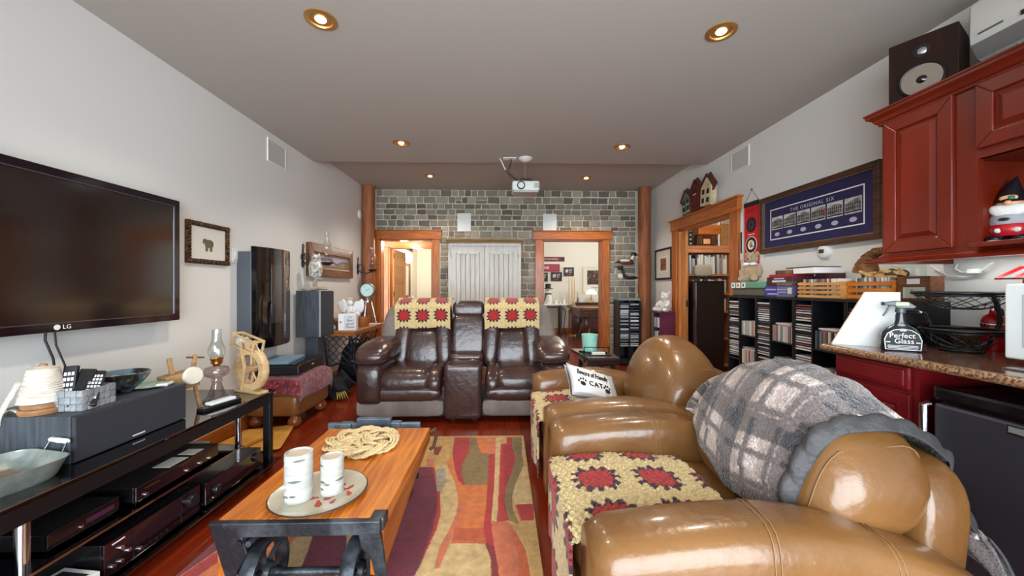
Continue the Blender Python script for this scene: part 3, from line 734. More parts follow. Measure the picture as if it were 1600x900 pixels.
for x, z in ((-w+.03,.045),(-w+.06,.10),(-w+.06,.045),(-w+.09,.07),(-.09,.04)): knob(t, x, z, .009, .012, m_chrome)
MB().box(-w+.115, -w+.118, -.002, 0, .02, .14).box(w-.115, w-.112, -.002, 0, .02, .14).box(-w+.118, w-.115, -.002, 0, .068, .071).build('front_lines', m_steel, t)
box(-w+.03, -w+.08, -.0012, 0, .127, .132).build('badge', m_label, t)
vt = MB()
for k in range(14): vt.box(-w+.05+.028*k, -w+.07+.028*k, .03, .06, h, h+.001)
vt.build('vent_slot', m_steel, t)
for k in range(6): MB().box(-.1+.026*k, -.084+.026*k, -.003, 0, .030, .036).build('button', m_steel, t)
t, w, h = component('power_amplifier', 'black amplifier with two round knobs on the lowest shelf at the far end', 2.0, 2.45, .076, .205, -1.54, .36, 'amplifier')
knob(t, w-.045, .085, .026, .02); knob(t, -w+.07, .065, .022, .02); knob(t, -w+.05, .03, .006, .006, m_chrome)
MB().box(.03, .08, -.0015, 0, .072, .077).box(-w+.04, -w+.09, -.0015, 0, .1, .104).build('front_lines', m_steel, t)
t, w, h = component('disc_player', 'slim black disc player on the middle shelf beside the near chrome post', 1.36, 1.61, .285, .355, -1.59, .3, 'player')
MB().box(-w+.02, w-.02, -.002, 0, .018, .021).build('front_lines', m_steel, t); MB().box(.0, .10, -.002, 0, .035, .052).build('display', M('purple_display', (70,30,60), .1, coat=.5), t)
knob(t, -.02, .035, .006, .006, m_chrome)
t, w, h = component('cassette_deck', 'slim black deck with a row of small buttons on the middle shelf', 1.66, 2.13, .285, .362, -1.57, .3, 'deck')
for x in (-w+.04, .02, .10, .16): knob(t, x, .03, .008, .01, m_chrome)
MB().box(-w+.04, -w+.11, -.0015, 0, .053, .057).build('front_lines', m_brass, t)
MB().box(-.05, .06, .02, .10, h, h+.0012).box(.09, .16, .02, .10, h, h+.0012).build('paper_slip', m_offwhite, t)
# game cases on the lowest shelf
t = thing('white_case', 'white and black boxed case lying on the lowest shelf beside the near chrome post', 'box', (-1.60, 1.415, .1175), rad(-8))
box(-.08, .075, -.07, .06, 0, .035).build('case_sleeve', M('white_card', (222,222,222), .45), t, bevel=.002)
box(-.06, .055, -.05, .04, .0352, .0362).build('cover_print', m_matte, t)
text('116', .028, (.0758, .0, .017), m_print_k, t, rot=(PI/2,0,PI/2))
t = thing('green_case', 'dark green edged case at the near end of the lowest shelf', 'box', (-1.68, 1.18, .0765), rad(4))
box(-.10, .10, -.03, .04, 0, .045).build('case_sleeve', M('green_card', (40,92,72), .5), t, bevel=.002)
t = thing('cardboard_box', 'small brown cardboard box on the lowest shelf beside the receiver', 'box', (-1.59, 1.42, .0765), rad(-8))
box(-.08, .08, -.065, .07, 0, .04).build('carton', M('brown_card', (150,110,72), .8), t, bevel=.001)
# flat parcels on the floor past the stand
m_kraft = M('kraft_paper', (214,156,62), .7, 0, (192,134,48), 6)
t = thing('padded_envelope', 'large yellow padded envelope on the floor behind the stand', 'envelope', (-1.93, 3.05, 0), rad(18))
MB().cush((0,0,.018), (.20,.26,.018), (.6,.12), 28, 8).build('envelope_paper', m_kraft, t, smooth=60)
t = thing('paper_parcel', 'small yellow paper parcel lying on the padded envelope', 'parcel', (-1.98, 2.98, .038), rad(-8))
box(-.11, .11, -.15, .15, 0, .03).build('parcel_wrap', m_kraft, t, bevel=.006)
t = thing('white_parcel', 'white paper bundle standing between the stand and the wall', 'parcel', (-1.965, 2.37, .078), rad(0))
box(-.10, .10, -.07, .09, 0, .17).build('parcel_wrap', m_offwhite, t, bevel=.01)

# ------------------------------------------------------------------ on the glass top
ZG = .524
t = thing('centre_speaker', 'long black centre speaker lying on the glass top', 'speaker', (-1.90, 1.80, ZG))
box(-.20, .193, -.265, .265, 0, .187).build('cabinet', m_ash, t, bevel=.003)
box(.193, .21, -.262, .262, .003, .184).build('front_grille', m_cloth, t, bevel=.004)
box(.2095, .2106, -.03, .03, .016, .022).build('badge', m_label, t)
ZS = ZG+.188
m_weave = M('grey_woven_strap', (122,126,130), .7, 0, (150,154,158), 60, bump=.4, bscale=200, tint=.25)
t = thing('remote_basket', 'grey woven strap basket holding remote controls on the centre speaker', 'basket', (-1.786, 1.665, ZS), rad(2))
BWX, BWY, BH = .055, .07, .085
box(-BWX+.004, BWX-.004, -BWY+.004, BWY-.004, 0, .006).build('basket_floor', m_weave, t)
cell = .0233; k0 = None
for face in range(4):
    n = 5 if face in (0, 2) else 6; Lh = BWX if face in (0, 2) else BWY
    for r_ in range(3):
        for k in range(n):
            cw = 2*Lh/n; u = -Lh+cw*(k+.5); z = BH/3*(r_+.5); pr = .0018*((k+r_) % 2)
            mb = MB().cush((0,0,0), (cw/2, .0035, BH/6), (.3,.3), 12, 6)
            o = mb.build('strap_square', m_weave, t, smooth=60) if k0 is None else k0.copy()
            if k0 is None: k0 = o
            else: COL.objects.link(o); o.scale = ((cw/2)/(BWX/5), 1, 1)
            d_ = {0: (u,-BWY+.002-pr,0), 1: (BWX-.002+pr,u,PI/2), 2: (u,BWY-.002+pr,0), 3: (-BWX+.002-pr,u,PI/2)}[face]
            o.location = (d_[0], d_[1], z); o.rotation_euler = (0,0,d_[2])
m_key = M('key_white', (206,208,214), .5)
def remote(name, label, loc, rot, w, l, d, m, rows, cols, mk, cat='remote control'):
    t = thing(name, label, cat, loc, rot=rot)
    box(-w/2, w/2, -l/2, l/2, 0, d).build('shell', m, t, bevel=min(w,d)*.2)
    kb = MB()
    for r_ in range(rows):
        for c in range(cols):
            x = (c-(cols-1)/2)*w*.8/cols; y = l*.38-(r_+.5)*l*.72/rows
            kb.box(x-w*.28/cols, x+w*.28/cols, y-l*.22/rows, y+l*.22/rows, d, d+.0016)
    kb.build('button', mk, t); return t
remote('remote_control', 'upright black remote with white number keys, in the basket corner beside the yarn cone', (-1.824, 1.642, ZS+.082), (rad(72),rad(-4),rad(18)), .046, .19, .018, m_satin, 6, 3, m_key)
remote('remote_control', 'black remote tipped back in the middle of the grey basket, beside the upright one', (-1.792, 1.66, ZS+.077), (rad(55),rad(8),rad(35)), .05, .17, .02, m_satin, 6, 3, m_satin)
remote('remote_control', 'front black remote with rows of pale keys leaning out of the grey basket', (-1.765, 1.675, ZS+.070), (rad(50),rad(8),rad(38)), .05, .165, .02, m_satin, 7, 4, m_key)
m_yarn = M('white_cotton_yarn', (228,222,210), .9, 0, (208,198,182), 30, (1,1,8), bump=.9, bscale=22, bstretch=(1,1,9))
m_slice = M('wood_slice', (176,132,88), .6, 0, (140,98,60), 12, bump=.2)
t = thing('wood_coaster', 'lower of two round wooden slices under the cone of yarn', 'coaster', (-1.885, 1.60, ZS))
MB().lathe([(0,0),(.066,0),(.07,.012),(.066,.022),(0,.022)], (0,0,0), 28).build('slice', m_slice, t, smooth=40)
t = thing('wood_coaster', 'upper of two round wooden slices, directly beneath the cone of yarn', 'coaster', (-1.888, 1.602, ZS+.0225))
MB().lathe([(0,0),(.06,0),(.062,.01),(.058,.018),(0,.018)], (0,0,0), 28).build('slice', m_slice, t, smooth=40)
t = thing('yarn_cone', 'cone of white cotton yarn with a loose tail on the centre speaker', 'yarn', (-1.89, 1.604, ZS+.041))
pr = []
for k in range(31): u = k/30; pr.append((.072-.028*u+.0018*math.sin(u*90), .004+.135*u))
MB().lathe([(0,0)]+pr+[(.02,.145),(0,.147)], (0,0,0), 32).build('yarn_winding', m_yarn, t, smooth=60)
MB().cyl((0,0,.14), (0,0,.155), .014, .011).build('card_core', m_slice, t, smooth=40)
tl = MB().grid(lambda u, v: (-.060-.030*u+.016*(v-.5), -.030-.046*min(1,u/.7)+.010*(v-.5), .085-.122*min(1,u/.7)-.045*max(0,u-.7)/.3), 20, 3)
tl.grid(lambda u, v: (-.05-.07*u, -.035+.012*u+.018*(v-.5), -.037+.012*math.sin(PI*u)), 10, 3)
tl.build('yarn_tail', m_yarn, t, smooth=180, solid=.004)
m_glaze = M('drip_glaze', (98,122,134), .2, 0, (44,34,26), 14, (1,1,.4), coat=.5, mixpos=(.5,.62))
t = thing('pottery_bowl', 'blue and brown glazed pottery bowl on the centre speaker', 'bowl', (-1.86, 1.90, ZS))
MB().lathe([(0,0),(.035,0),(.04,.008),(.07,.035),(.096,.075),(.102,.093),(.098,.095),(.09,.075),(.064,.04),(.03,.014),(0,.012)], (0,0,0), 32).build('bowl_body', m_glaze, t, smooth=60)
def rnd_obj(lab, c, x, y, col, r): 
    tt = thing('trinket', lab, 'trinket', (-1.86+x, 1.90+y, ZS+.045)); MB().cush((0,0,r), (r*1.3,r,r), (.6,.6), 14, 8).build('body', M(c, col, .4), tt, smooth=60)
rnd_obj('small orange trinket in the pottery bowl', 'orange_plastic', -.055, -.03, (216,96,50), .018)
rnd_obj('small teal trinket in the pottery bowl', 'teal_plastic', .02, .02, (90,170,170), .02)
rnd_obj('small white trinket in the pottery bowl', 'white_plastic', -.015, -.025, (226,226,220), .019)
rnd_obj('small dark trinket in the pottery bowl', 'dark_plastic', .045, -.03, (50,46,50), .016)
t = thing('green_plate', 'thin green glass plate leaning under the pottery bowl', 'plate', (-1.815, 2.0, ZS), rad(0))
MB().lathe([(0,0),(.05,0),(.085,.008),(.09,.010),(.05,.004),(0,.004)], (0,0,0), 32).build('plate_body', M('green_glass', (126,168,140), .15, coat=.4), t, smooth=60)
t = thing('remote_control', 'small white remote lying on the far end of the centre speaker', 'remote control', (-1.765, 2.02, ZS), rad(20))
box(-.025, .025, -.035, .035, 0, .014).build('shell', m_white, t, bevel=.004); box(-.017, .017, -.005, .025, .014, .015).build('display', M('lcd_grey', (150,158,150), .3), t)
# galvanised tray
m_galv = M('galvanised_metal', (156,168,164), .35, .75, (188,198,192), 22, bump=.35, bscale=30)
t = thing('galvanised_tray', 'galvanised metal tray with white handle at the near end of the glass top', 'tray', (-1.80, 1.27, ZG), rad(-14))
def trayring(s_, z, e=.35): return [(.145*s_*math.copysign(abs(math.cos(a))**e, math.cos(a)), (.24*s_+.0)*math.copysign(abs(math.sin(a))**e, math.sin(a)), z) for a in [2*PI*i/44 for i in range(44)]]
MB().loft([trayring(.86,.0), trayring(.90,.012), trayring(1.0,.066), trayring(1.015,.069), trayring(.99,.069), trayring(.88,.016), trayring(.80,.010)], True).build('tray_body', m_galv, t, smooth=50)
MB().box(-.11, .11, -.18, .18, .0102, .012).build('tray_lining', M('brown_rust', (138,116,98), .7, 0, (108,84,68), 10), t)
for sy in (-1, 1):
    MB().tube([(-.052,sy*.236,.045),(-.045,sy*.262,.10)], .003).tube([(.052,sy*.236,.045),(.045,sy*.262,.10)], .003).build('handle_wire', m_steel, t, smooth=40)
    MB().lathe([(.007,-.048),(.010,-.04),(.009,-.02),(.011,0),(.009,.02),(.010,.04),(.007,.048)], (0,sy*.262,.10), 14, 'x').build('handle_grip', m_white, t, smooth=60)
# wooden deer figure
m_plain = M('pale_plain_wood', (178,140,98), .6, 0, (150,112,74), 6, (1,8,8), bump=.1)
t = thing('wooden_deer', 'little deer figure of wooden offcuts with a white round face, past the centre speaker', 'figurine', (-1.80, 2.20, ZG), rad(70))
MB().box(-.10, .06, -.04, .04, .13, .225).build('body', m_plain, t, bevel=.004, rot=(0,rad(-6),0))
MB().lathe([(0,-.02),(.045,-.02),(.05,-.012),(.05,0),(0,0)], (-.0,-.045,.20), 22, 'y').build('face', M('birch_face', (224,216,200), .7), t, smooth=40)
for sx in (-1, 1):
    MB().bar((sx*.05-.02,0,.21), (sx*.065-.02,0,.31), .022, .016).build('antler', m_plain, t, bevel=.003)
    MB().bar((sx*.06-.02,0,.14), (sx*.075-.02,-.02,.0), .016, .016).build('leg', m_plain, t, bevel=.002)
MB().bar((.0,.0,.30), (.09,.0,.285), .010, .010).build('twig', M('dark_twig', (90,70,54), .7), t)
# table oil lamp
m_pinkglass = glass('pressed_glass', (238,228,230), .05, .88, .5)
t = thing('table_oil_lamp', 'clear glass oil lamp with tall chimney standing on the glass top', 'oil lamp', (-1.765, 2.38, ZG))
MB().lathe([(0,0),(.072,0),(.07,.012),(.05,.03),(.034,.075),(.024,.11),(.03,.125),(.026,.14),(0,.14)], (0,0,0), 12).build('lamp_foot', m_pinkglass, t, smooth=30)
MB().lathe([(0,.14),(.03,.142),(.062,.16),(.068,.185),(.06,.205),(.026,.214),(0,.214)], (0,0,0), 24).build('oil_font', m_pinkglass, t, smooth=60)
MB().lathe([(.018,.214),(.02,.224),(.03,.232),(.03,.245),(.036,.262),(.034,.262),(.02,.246),(0,.246)], (0,0,0), 16).build('burner', m_brass, t, smooth=40)
MB().lathe([(.028,.246),(.034,.265),(.045,.30),(.044,.325),(.03,.36),(.025,.39),(.025,.44)], (0,0,0), 24).build('chimney', m_clear, t, smooth=60)
# remote pair lying at the front edge
remote('remote_control', 'long black remote lying under the white one at the edge of the glass top', (-1.665, 2.27, ZG), (0,0,rad(-14)), .055, .23, .018, m_satin, 6, 3, m_matte)
remote('remote_control', 'white remote lying on top of the long black remote', (-1.67, 2.285, ZG+.0195), (0,0,rad(-16)), .048, .15, .016, m_white, 5, 3, m_key)
# wooden spinning wheel
m_beech = M('beech_wood', (206,176,132), .5, 0, (182,148,102), 5, (1,6,6), bump=.06)
t = thing('spinning_wheel', 'small pale wooden spinning wheel with yarn bobbins beside the table lamp', 'spinning wheel', (-1.68, 2.57, ZG), rad(-22))
MB().box(-.12, .12, -.035, .035, 0, .018).build('base', m_beech, t, bevel=.004)
hz = .155
MB().lathe([(.098,-.022),(.142,-.022),(.146,-.015),(.146,.015),(.142,.022),(.098,.022)], (0,0,hz), 40, 'y', closed=True).build('wheel_rim', m_beech, t, smooth=30)
for k in range(5): a = 2*PI*k/5+.3; MB().cyl((.02*math.cos(a),0,hz+.02*math.sin(a)), (.10*math.cos(a),0,hz+.10*math.sin(a)), .006, .005, 8).build('spoke', m_beech, t, smooth=40)
MB().lathe([(0,-.03),(.024,-.03),(.03,0),(.024,.03),(0,.03)], (0,0,hz), 18, 'y').build('hub', m_plain, t, smooth=50)
for y in (-.032, .032): MB().bar((-.05,y,.012), (-.012,y,hz+.02), .018, .01).bar((-.012,y,hz), (-.06,y,.335), .02, .01).build('upright', m_beech, t, bevel=.002)
T_ = Matrix.Translation((-.03,0,.325)) @ Matrix.Rotation(rad(14), 4, 'Y')
fb = MB(); fb.T = T_; fb.frame(-.115, .105, -.045, .045, .014, -.04, -.028).frame(-.115, .105, -.045, .045, .014, .028, .04).bar((-.108,-.03,.04), (-.108,.03,.04), .014, .014).bar((.098,-.03,.04), (.098,.03,.04), .014, .014).bar((.098,-.03,-.04), (.098,.03,-.04), .014, .014)
fb.build('bobbin_frame', m_beech, t, bevel=.002)
for x in (-.055, .03):
    b_ = MB(); b_.T = T_; b_.lathe([(.006,-.03),(.026,-.028),(.026,-.022),(.02,-.02),(.022,0),(.02,.02),(.026,.022),(.026,.028),(.006,.03)], (x,0,0), 18, 'y'); b_.build('bobbin', m_yarn if x < 0 else m_beech, t, smooth=40)
MB().tube([(.145*math.cos(a),.0,hz+.145*math.sin(a)) for a in (.6,.3)]+[(.04,-.0,.33)], .002, 6).tube([(-.12,0,.2),(-.09,0,.31)], .002, 6).build('drive_band', m_whitecord, t)
# ================================================================== rug
RX0, RX1, RY0, RY1 = -1.37, .172, .93, 3.09
NU, NV = 420, 580
CREAM, GOLD, OLIVE, ORNG, RUST, RED, MAG, SALM, GREY, DKRED = [lin(c) for c in ((198,166,112),(188,146,82),(128,104,56),(204,108,42),(186,82,34),(168,28,26),(112,14,44),(196,104,66),(158,146,124),(120,22,24))]
xx, yy = np.meshgrid(np.linspace(RX0, RX1, NU), np.linspace(RY0, RY1, NV))
def w_(base, amp, ph, per=1.6, y=yy): return base+amp*np.sin(2*PI*(y-ph)/per)
col = np.zeros((NV, NU, 4), np.float32); col[:] = GOLD
def put(mask, c): col[mask] = c
b1 = w_(-.62, .05, 2.0); b2 = w_(-.50, .06, 2.05); b3 = w_(-.34, .07, 2.1); b4 = w_(-.30, .085, 2.3, 1.5)
put(xx < b1, MAG); put((xx < b1) & (yy > 2.62), CREAM); put((xx < b1) & (yy > 2.62) & (yy < 2.75) & (xx > -.58), DKRED)
put((xx < b1-.0) & (yy < 1.52), CREAM); put((xx < -.68) & (yy < 1.52) & (yy > 1.43), GREY)
put((xx >= b1) & (xx < b1+.05) & (yy < 2.3), RED)
put((xx >= b1+.05) & (xx < b2+.03), CREAM); put((xx >= b1+.02) & (xx < b1+.13) & (yy > 2.2) & (yy < 2.5), GREY)
put((xx >= b2+.03) & (xx < b2+.085), SALM); put((xx >= b2+.03) & (xx < b2+.085) & (yy > 2.05), ORNG)
m5 = w_(-.16, .015, 2.0); body = (xx >= b2+.085) & (xx < m5)
put(body, ORNG); put(body & (yy < 1.98), RUST); put(body & (yy < 1.76), GOLD); put(body & (yy < 1.70), CREAM)
redc = w_(-.36, .075, 2.28, 1.3); up = yy > 2.28
put(body & up, OLIVE); put(up & (xx > redc-.07) & (xx < redc+.06), RED); put(up & (xx <= redc-.07) & (xx > b2+.085), CREAM)
put((yy > 2.72) & (xx > -.29+.03*np.sin(14*yy)) & (xx < -.165), ORNG)
s6 = w_(-.155, .018, 1.9, 1.9); put((xx >= s6-.035) & (xx < s6+.035) & (yy < 2.75), RED); put((xx >= s6-.035) & (xx < s6+.03) & (yy >= 2.75), SALM)
put((xx >= s6-.02) & (xx < s6+.045) & (yy < 1.66), DKRED)
put((xx >= s6+.035) & (xx < s6+.085), CREAM)
rr = w_(.015, .055, 2.2, 1.25); put((xx >= s6+.085) & (xx < rr) & (yy > 1.93), RED); put((xx >= s6+.035) & (xx < rr+.05) & (yy <= 1.93), SALM)
put((xx >= rr) & (xx < rr+.06) & (yy > 1.75), OLIVE); put((xx >= rr+.06) & (yy > 1.75), CREAM); put((xx >= rr+.06) & (yy > 2.5) & (yy < 2.8), OLIVE)
put((xx >= rr+.02) & (xx < rr+.09) & (yy > 1.6) & (yy < 2.16), GOLD)
put((xx > .06) & (yy > 1.935) & (yy < 2.13), RED); put((xx > rr+.06) & (yy > 2.13) & (yy < 2.3), CREAM)
put((xx > rr+.05) & (yy < 1.75), GOLD); put((xx > rr-.01) & (xx < rr+.06) & (yy < 1.76), RUST)
a1 = w_(-1.12, .06, 1.2, 1.3); put((xx < a1) & (yy < 2.0), ORNG); put((xx >= a1) & (xx < a1+.10) & (yy < 1.98), RED); put((xx >= a1+.10) & (xx < a1+.2) & (yy < 1.9), CREAM)
put((xx < -1.0) & (yy < 2.2), ORNG); put(np.abs(xx+1.29-.30*(yy-1.7)) < .035, RED); put((xx < -1.335+.25*(yy-1.7)) & (yy < 2.4), MAG)
a2 = w_(-.78, .08, 1.35, 1.1); put((xx > a2) & (xx < a2+.09) & (yy < 1.95), CREAM); put((xx > a2+.09) & (xx < a2+.14) & (yy < 1.95), OLIVE)
RUGP = [
    (GOLD, [(-0.964,3.158),(0.185,3.128),(0.179,1.58),(0.172,1.521),(-0.507,1.538)]),
    (MAG, [(-0.785,2.57),(-0.479,2.562),(-0.389,2.258),(-0.352,2.036),(-0.349,1.84),(-0.358,1.714),(-0.36,1.646),(-0.371,1.594),(-0.557,1.599),(-0.69,1.98)]),
    (RED, [(-0.479,2.562),(-0.389,2.258),(-0.352,2.036),(-0.349,1.84),(-0.358,1.714),(-0.36,1.646),(-0.371,1.594),(-0.371,1.594),(-0.36,1.646),(-0.348,1.75),(-0.331,1.896),(-0.331,2.035),(-0.373,2.258),(-0.46,2.562)]),
    (CREAM, [(-0.46,2.562),(-0.373,2.258),(-0.331,2.035),(-0.331,1.896),(-0.348,1.75),(-0.36,1.646),(-0.371,1.594),(-0.294,1.592),(-0.293,1.655),(-0.293,1.773),(-0.267,1.894),(-0.247,2.033),(-0.255,2.234),(-0.293,2.363),(-0.377,2.587)]),
    (GREY, [(-0.45,2.536),(-0.384,2.547),(-0.35,2.387),(-0.362,2.257),(-0.389,2.258)]),
    (SALM, [(-0.541,2.718),(-0.473,2.644),(-0.46,2.573),(-0.512,2.574)]),
    (GOLD, [(-0.611,3.071),(-0.387,3.065),(-0.375,2.759),(-0.377,2.587),(-0.46,2.573),(-0.486,2.716),(-0.517,2.732)]),
    (DKRED, [(-0.519,2.874),(-0.458,2.899),(-0.463,2.74),(-0.496,2.747)]),
    (SALM, [(-0.377,2.587),(-0.293,2.363),(-0.255,2.234),(-0.247,2.033),(-0.267,1.894),(-0.293,1.773),(-0.293,1.655),(-0.294,1.592),(-0.271,1.591),(-0.272,1.644),(-0.26,1.723),(-0.248,1.824),(-0.229,1.968),(-0.214,2.101),(-0.243,2.275),(-0.317,2.507),(-0.375,2.759)]),
    (ORNG, [(-0.375,2.759),(-0.317,2.507),(-0.243,2.275),(-0.214,2.101),(-0.24,2.102),(-0.266,2.235),(-0.299,2.363),(-0.377,2.587)]),
    (ORNG, [(-0.248,2.322),(-0.09,2.318),(-0.091,2.098),(-0.096,1.904),(-0.083,1.791),(-0.244,1.795),(-0.229,1.968),(-0.214,2.101)]),
    (RUST, [(-0.241,1.908),(-0.096,1.904),(-0.083,1.791),(-0.244,1.795)]),
    (CREAM, [(-0.244,1.795),(-0.083,1.791),(-0.053,1.694),(-0.044,1.527),(-0.335,1.534),(-0.329,1.613),(-0.272,1.644),(-0.26,1.723)]),
    (OLIVE, [(-0.271,3.062),(-0.208,3.061),(-0.1,2.767),(-0.1,2.752),(-0.09,2.322),(-0.232,2.326),(-0.268,2.456),(-0.276,2.584),(-0.246,2.818)]),
    (RED, [(-0.387,3.065),(-0.268,3.062),(-0.246,2.818),(-0.276,2.584),(-0.268,2.456),(-0.226,2.326),(-0.248,2.322),(-0.278,2.385),(-0.32,2.532),(-0.365,2.758)]),
    (ORNG, [(-0.211,3.061),(-0.097,3.058),(-0.096,2.764),(-0.154,2.765),(-0.191,2.916)]),
    (SALM, [(-0.097,3.058),(-0.058,3.057),(-0.05,2.757),(-0.098,2.758)]),
    (RED, [(-0.1,2.752),(-0.09,2.336),(-0.091,2.098),(-0.096,1.904),(-0.077,1.768),(-0.053,1.694),(-0.046,1.585),(-0.011,1.585),(-0.019,1.637),(-0.038,1.767),(-0.055,1.903),(-0.058,1.995),(-0.05,2.335),(-0.053,2.751)]),
    (DKRED, [(-0.083,1.791),(-0.038,1.767),(-0.019,1.637),(-0.011,1.585),(-0.01,1.526),(-0.048,1.527),(-0.046,1.585),(-0.053,1.694)]),
    (CREAM, [(-0.051,3.057),(-0.049,2.578),(-0.05,2.335),(-0.055,1.964),(-0.028,1.957),(-0.021,2.291),(-0.018,2.577),(-0.014,3.056)]),
    (RED, [(-0.018,2.577),(-0.021,2.291),(-0.028,1.957),(0.034,1.961),(0.011,2.131),(0.018,2.29),(0.062,2.472),(0.093,2.687),(0.072,2.876)]),
    (RED, [(0.036,3.055),(0.079,3.053),(0.072,2.876),(-0.018,2.577),(-0.013,2.932),(0.034,2.931)]),
    (OLIVE, [(0.079,3.053),(0.072,2.876),(0.093,2.687),(0.062,2.472),(0.018,2.29),(0.011,2.131),(0.034,1.961),(0.086,1.929),(0.056,2.059),(0.055,2.187),(0.081,2.331),(0.144,2.573),(0.142,2.746),(0.157,3.052)]),
    (CREAM, [(0.144,2.573),(0.17,2.546),(0.166,2.109),(0.073,2.112),(0.055,2.187),(0.081,2.331)]),
    (CREAM, [(0.157,3.052),(0.166,3.051),(0.169,2.745),(0.142,2.746)]),
    (RED, [(0.073,2.104),(0.172,2.113),(0.164,1.961),(0.097,1.963)]),
    (SALM, [(-0.055,1.954),(0.034,1.952),(0.081,1.816),(0.07,1.583),(0.068,1.524),(-0.01,1.526),(-0.019,1.637),(-0.038,1.767),(-0.055,1.903)]),
    (RUST, [(0.033,1.901),(0.065,1.871),(0.107,1.738),(0.117,1.581),(0.12,1.523),(0.068,1.524),(0.074,1.691),(0.062,1.79)])]
def inside(poly):
    m = np.zeros(xx.shape, bool); n = len(poly)
    for i in range(n):
        x0, y0 = poly[i]; x1, y1 = poly[(i+1) % n]
        if y0 == y1: continue
        c = ((y0 > yy) != (y1 > yy)) & (xx < (x1-x0)*(yy-y0)/(y1-y0)+x0); m ^= c
    return m
for c, p in RUGP: put(inside(p), c)
# carved seams between the colours
seam = np.zeros((NV, NU), np.float32)
dx_ = np.abs(np.diff(col[:, :, 0], axis=1)) + np.abs(np.diff(col[:, :, 1], axis=1)); seam[:, 1:] = np.maximum(seam[:, 1:], dx_ > 1e-4)
dy_ = np.abs(np.diff(col[:, :, 0], axis=0)) + np.abs(np.diff(col[:, :, 1], axis=0)); seam[1:, :] = np.maximum(seam[1:, :], dy_ > 1e-4)
rng = np.random.default_rng(3); zz = .012 + rng.random((NV, NU))*.0012 - seam*.0025
rg = MB(); rg.v = list(zip((xx).ravel().tolist(), yy.ravel().tolist(), zz.ravel().tolist()))
rg.f = [(j*NU+i, j*NU+i+1, (j+1)*NU+i+1, (j+1)*NU+i) for j in range(NV-1) for i in range(NU-1)]
t = thing('area_rug', 'patterned rug of wavy red, gold and orange shapes on the floor', 'rug', (0,0,0))
rg.build('rug_pile', vcol('rug_wool', .95, .7, 260, .2, .22, 26), t, smooth=180, col=col.reshape(-1, 4), fix=False)
box(RX0, RX1, RY0, RY1, .001, .0095).build('rug_backing', M('rug_edge', (150,110,70), .9), t)
rebase(t, ((RX0+RX1)/2, (RY0+RY1)/2, 0))

# ================================================================== cart coffee table
TX0, TX1, TY0, TY1, TZ = -1.055, -.445, 1.43, 2.34, .36
m_maple = wood('amber_plank', (206,124,34), (166,82,16), .34, 'y', 3.2, .1, coat=.25, tint=.10)
m_endgrain = wood('amber_side', (180,104,34), (140,70,18), .42, 'y', 3, .12)
m_cast = M('worn_cast_iron', (38,40,46), .42, .55, (92,98,106), 9, (1,1,1), 5, .3, 40, mixpos=(.45,.75))
t = thing('coffee_table', 'low coffee table made of an old factory cart, thick planks on iron wheels', 'table', (0,0,0))
for a, b_ in ((TX0, -.875), (-.873, -.655), (-.653, TX1)):
    box(a, b_, TY0, TY1, TZ-.045, TZ).build('plank', m_maple, t, bevel=.004)
for sgn, x in ((-1, TX0+.0), (1, TX1-.05)):
    MB().prism([(TY0-.005, TZ-.0465), (TY1, TZ-.0465), (TY1, TZ-.075), (TY0+.52, TZ-.12), (TY0+.06, TZ-.20), (TY0-.005, TZ-.215)], x, x+.05, 'x').build('side_beam', m_endgrain, t, bevel=.004)
# iron end bracket: flat bar and two V-shaped gussets
zb = TZ+.004
MB().prism([(TX0-.015, zb), (TX1-.005, zb), (TX1-.005, zb-.05), (TX0+.03, zb-.052)], TY0-.035, TY0-.010).build('end_bar', m_cast, t, bevel=.004)
MB().prism([(TX0-.015, zb-.002), (TX0+.105, zb-.05), (TX0+.125, zb-.115), (TX0+.075, zb-.205), (TX0+.05, zb-.215)], TY0-.03, TY0-.012).build('gusset', m_cast, t, bevel=.004)
MB().prism([(TX1-.085, zb-.045), (TX1-.01, zb-.005), (TX1+.02, zb-.205), (TX1-.02, zb-.215), (TX1-.04, zb-.14), (TX1-.075, zb-.10)], TY0-.03, TY0-.012).build('gusset', m_cast, t, bevel=.004)
MB().prism([(TX0+.09, zb-.05), (TX1-.08, zb-.05), (TX1-.10, zb-.068), (TX1-.2, zb-.083), (TX0+.13, zb-.083)], TY0+.02, TY0+.035).build('cross_member', M('bare_grey_iron', (128,140,150), .45, .4), t, bevel=.003)
box(TX1-.052, TX1+.003, TY0-.012, TY0+.05, TZ-.045, TZ+.002).build('corner_strap', m_cast, t, bevel=.006)
for x in (TX0+.10, TX0+.135): MB().cyl((x,TY0-.04,zb-.072), (x,TY0-.008,zb-.072), .011, n=10).build('bolt', m_cast, t, smooth=40)
def wheel(x, y, r=.128):
    c = (x, y, r+.012)
    MB().lathe([(r-.02,-.024),(r-.004,-.026),(r,-.018),(r,.018),(r-.004,.026),(r-.02,.024)], c, 40, 'x', closed=True).build('wheel', m_cast, t, smooth=35)
    sp = MB().lathe([(0,-.03),(.03,-.03),(.036,-.02),(.036,.02),(.03,.03),(0,.03)], c, 20, 'x')
    for k in range(6):
        a = 2*PI*k/6+.5; sp.tube([(x, y+.03*math.cos(a), c[2]+.03*math.sin(a)), (x, y+.07*math.cos(a+.12), c[2]+.07*math.sin(a+.12)), (x, y+(r-.015)*math.cos(a), c[2]+(r-.015)*math.sin(a))], [.012,.009,.011], 8)
    sp.build('wheel_spoke', m_cast, t, smooth=45)
for y in (TY0+.03, 2.19):
    wheel(-.905, y); wheel(-.555, y)
    MB().cyl((-.98,y,.14), (-.48,y,.14), .014).build('axle', m_cast, t, smooth=40)
    for x in (-.975, -.50): box(x-.012, x+.012, y-.03, y+.03, .13, TZ-.11).build('axle_hanger', m_cast, t, bevel=.003)
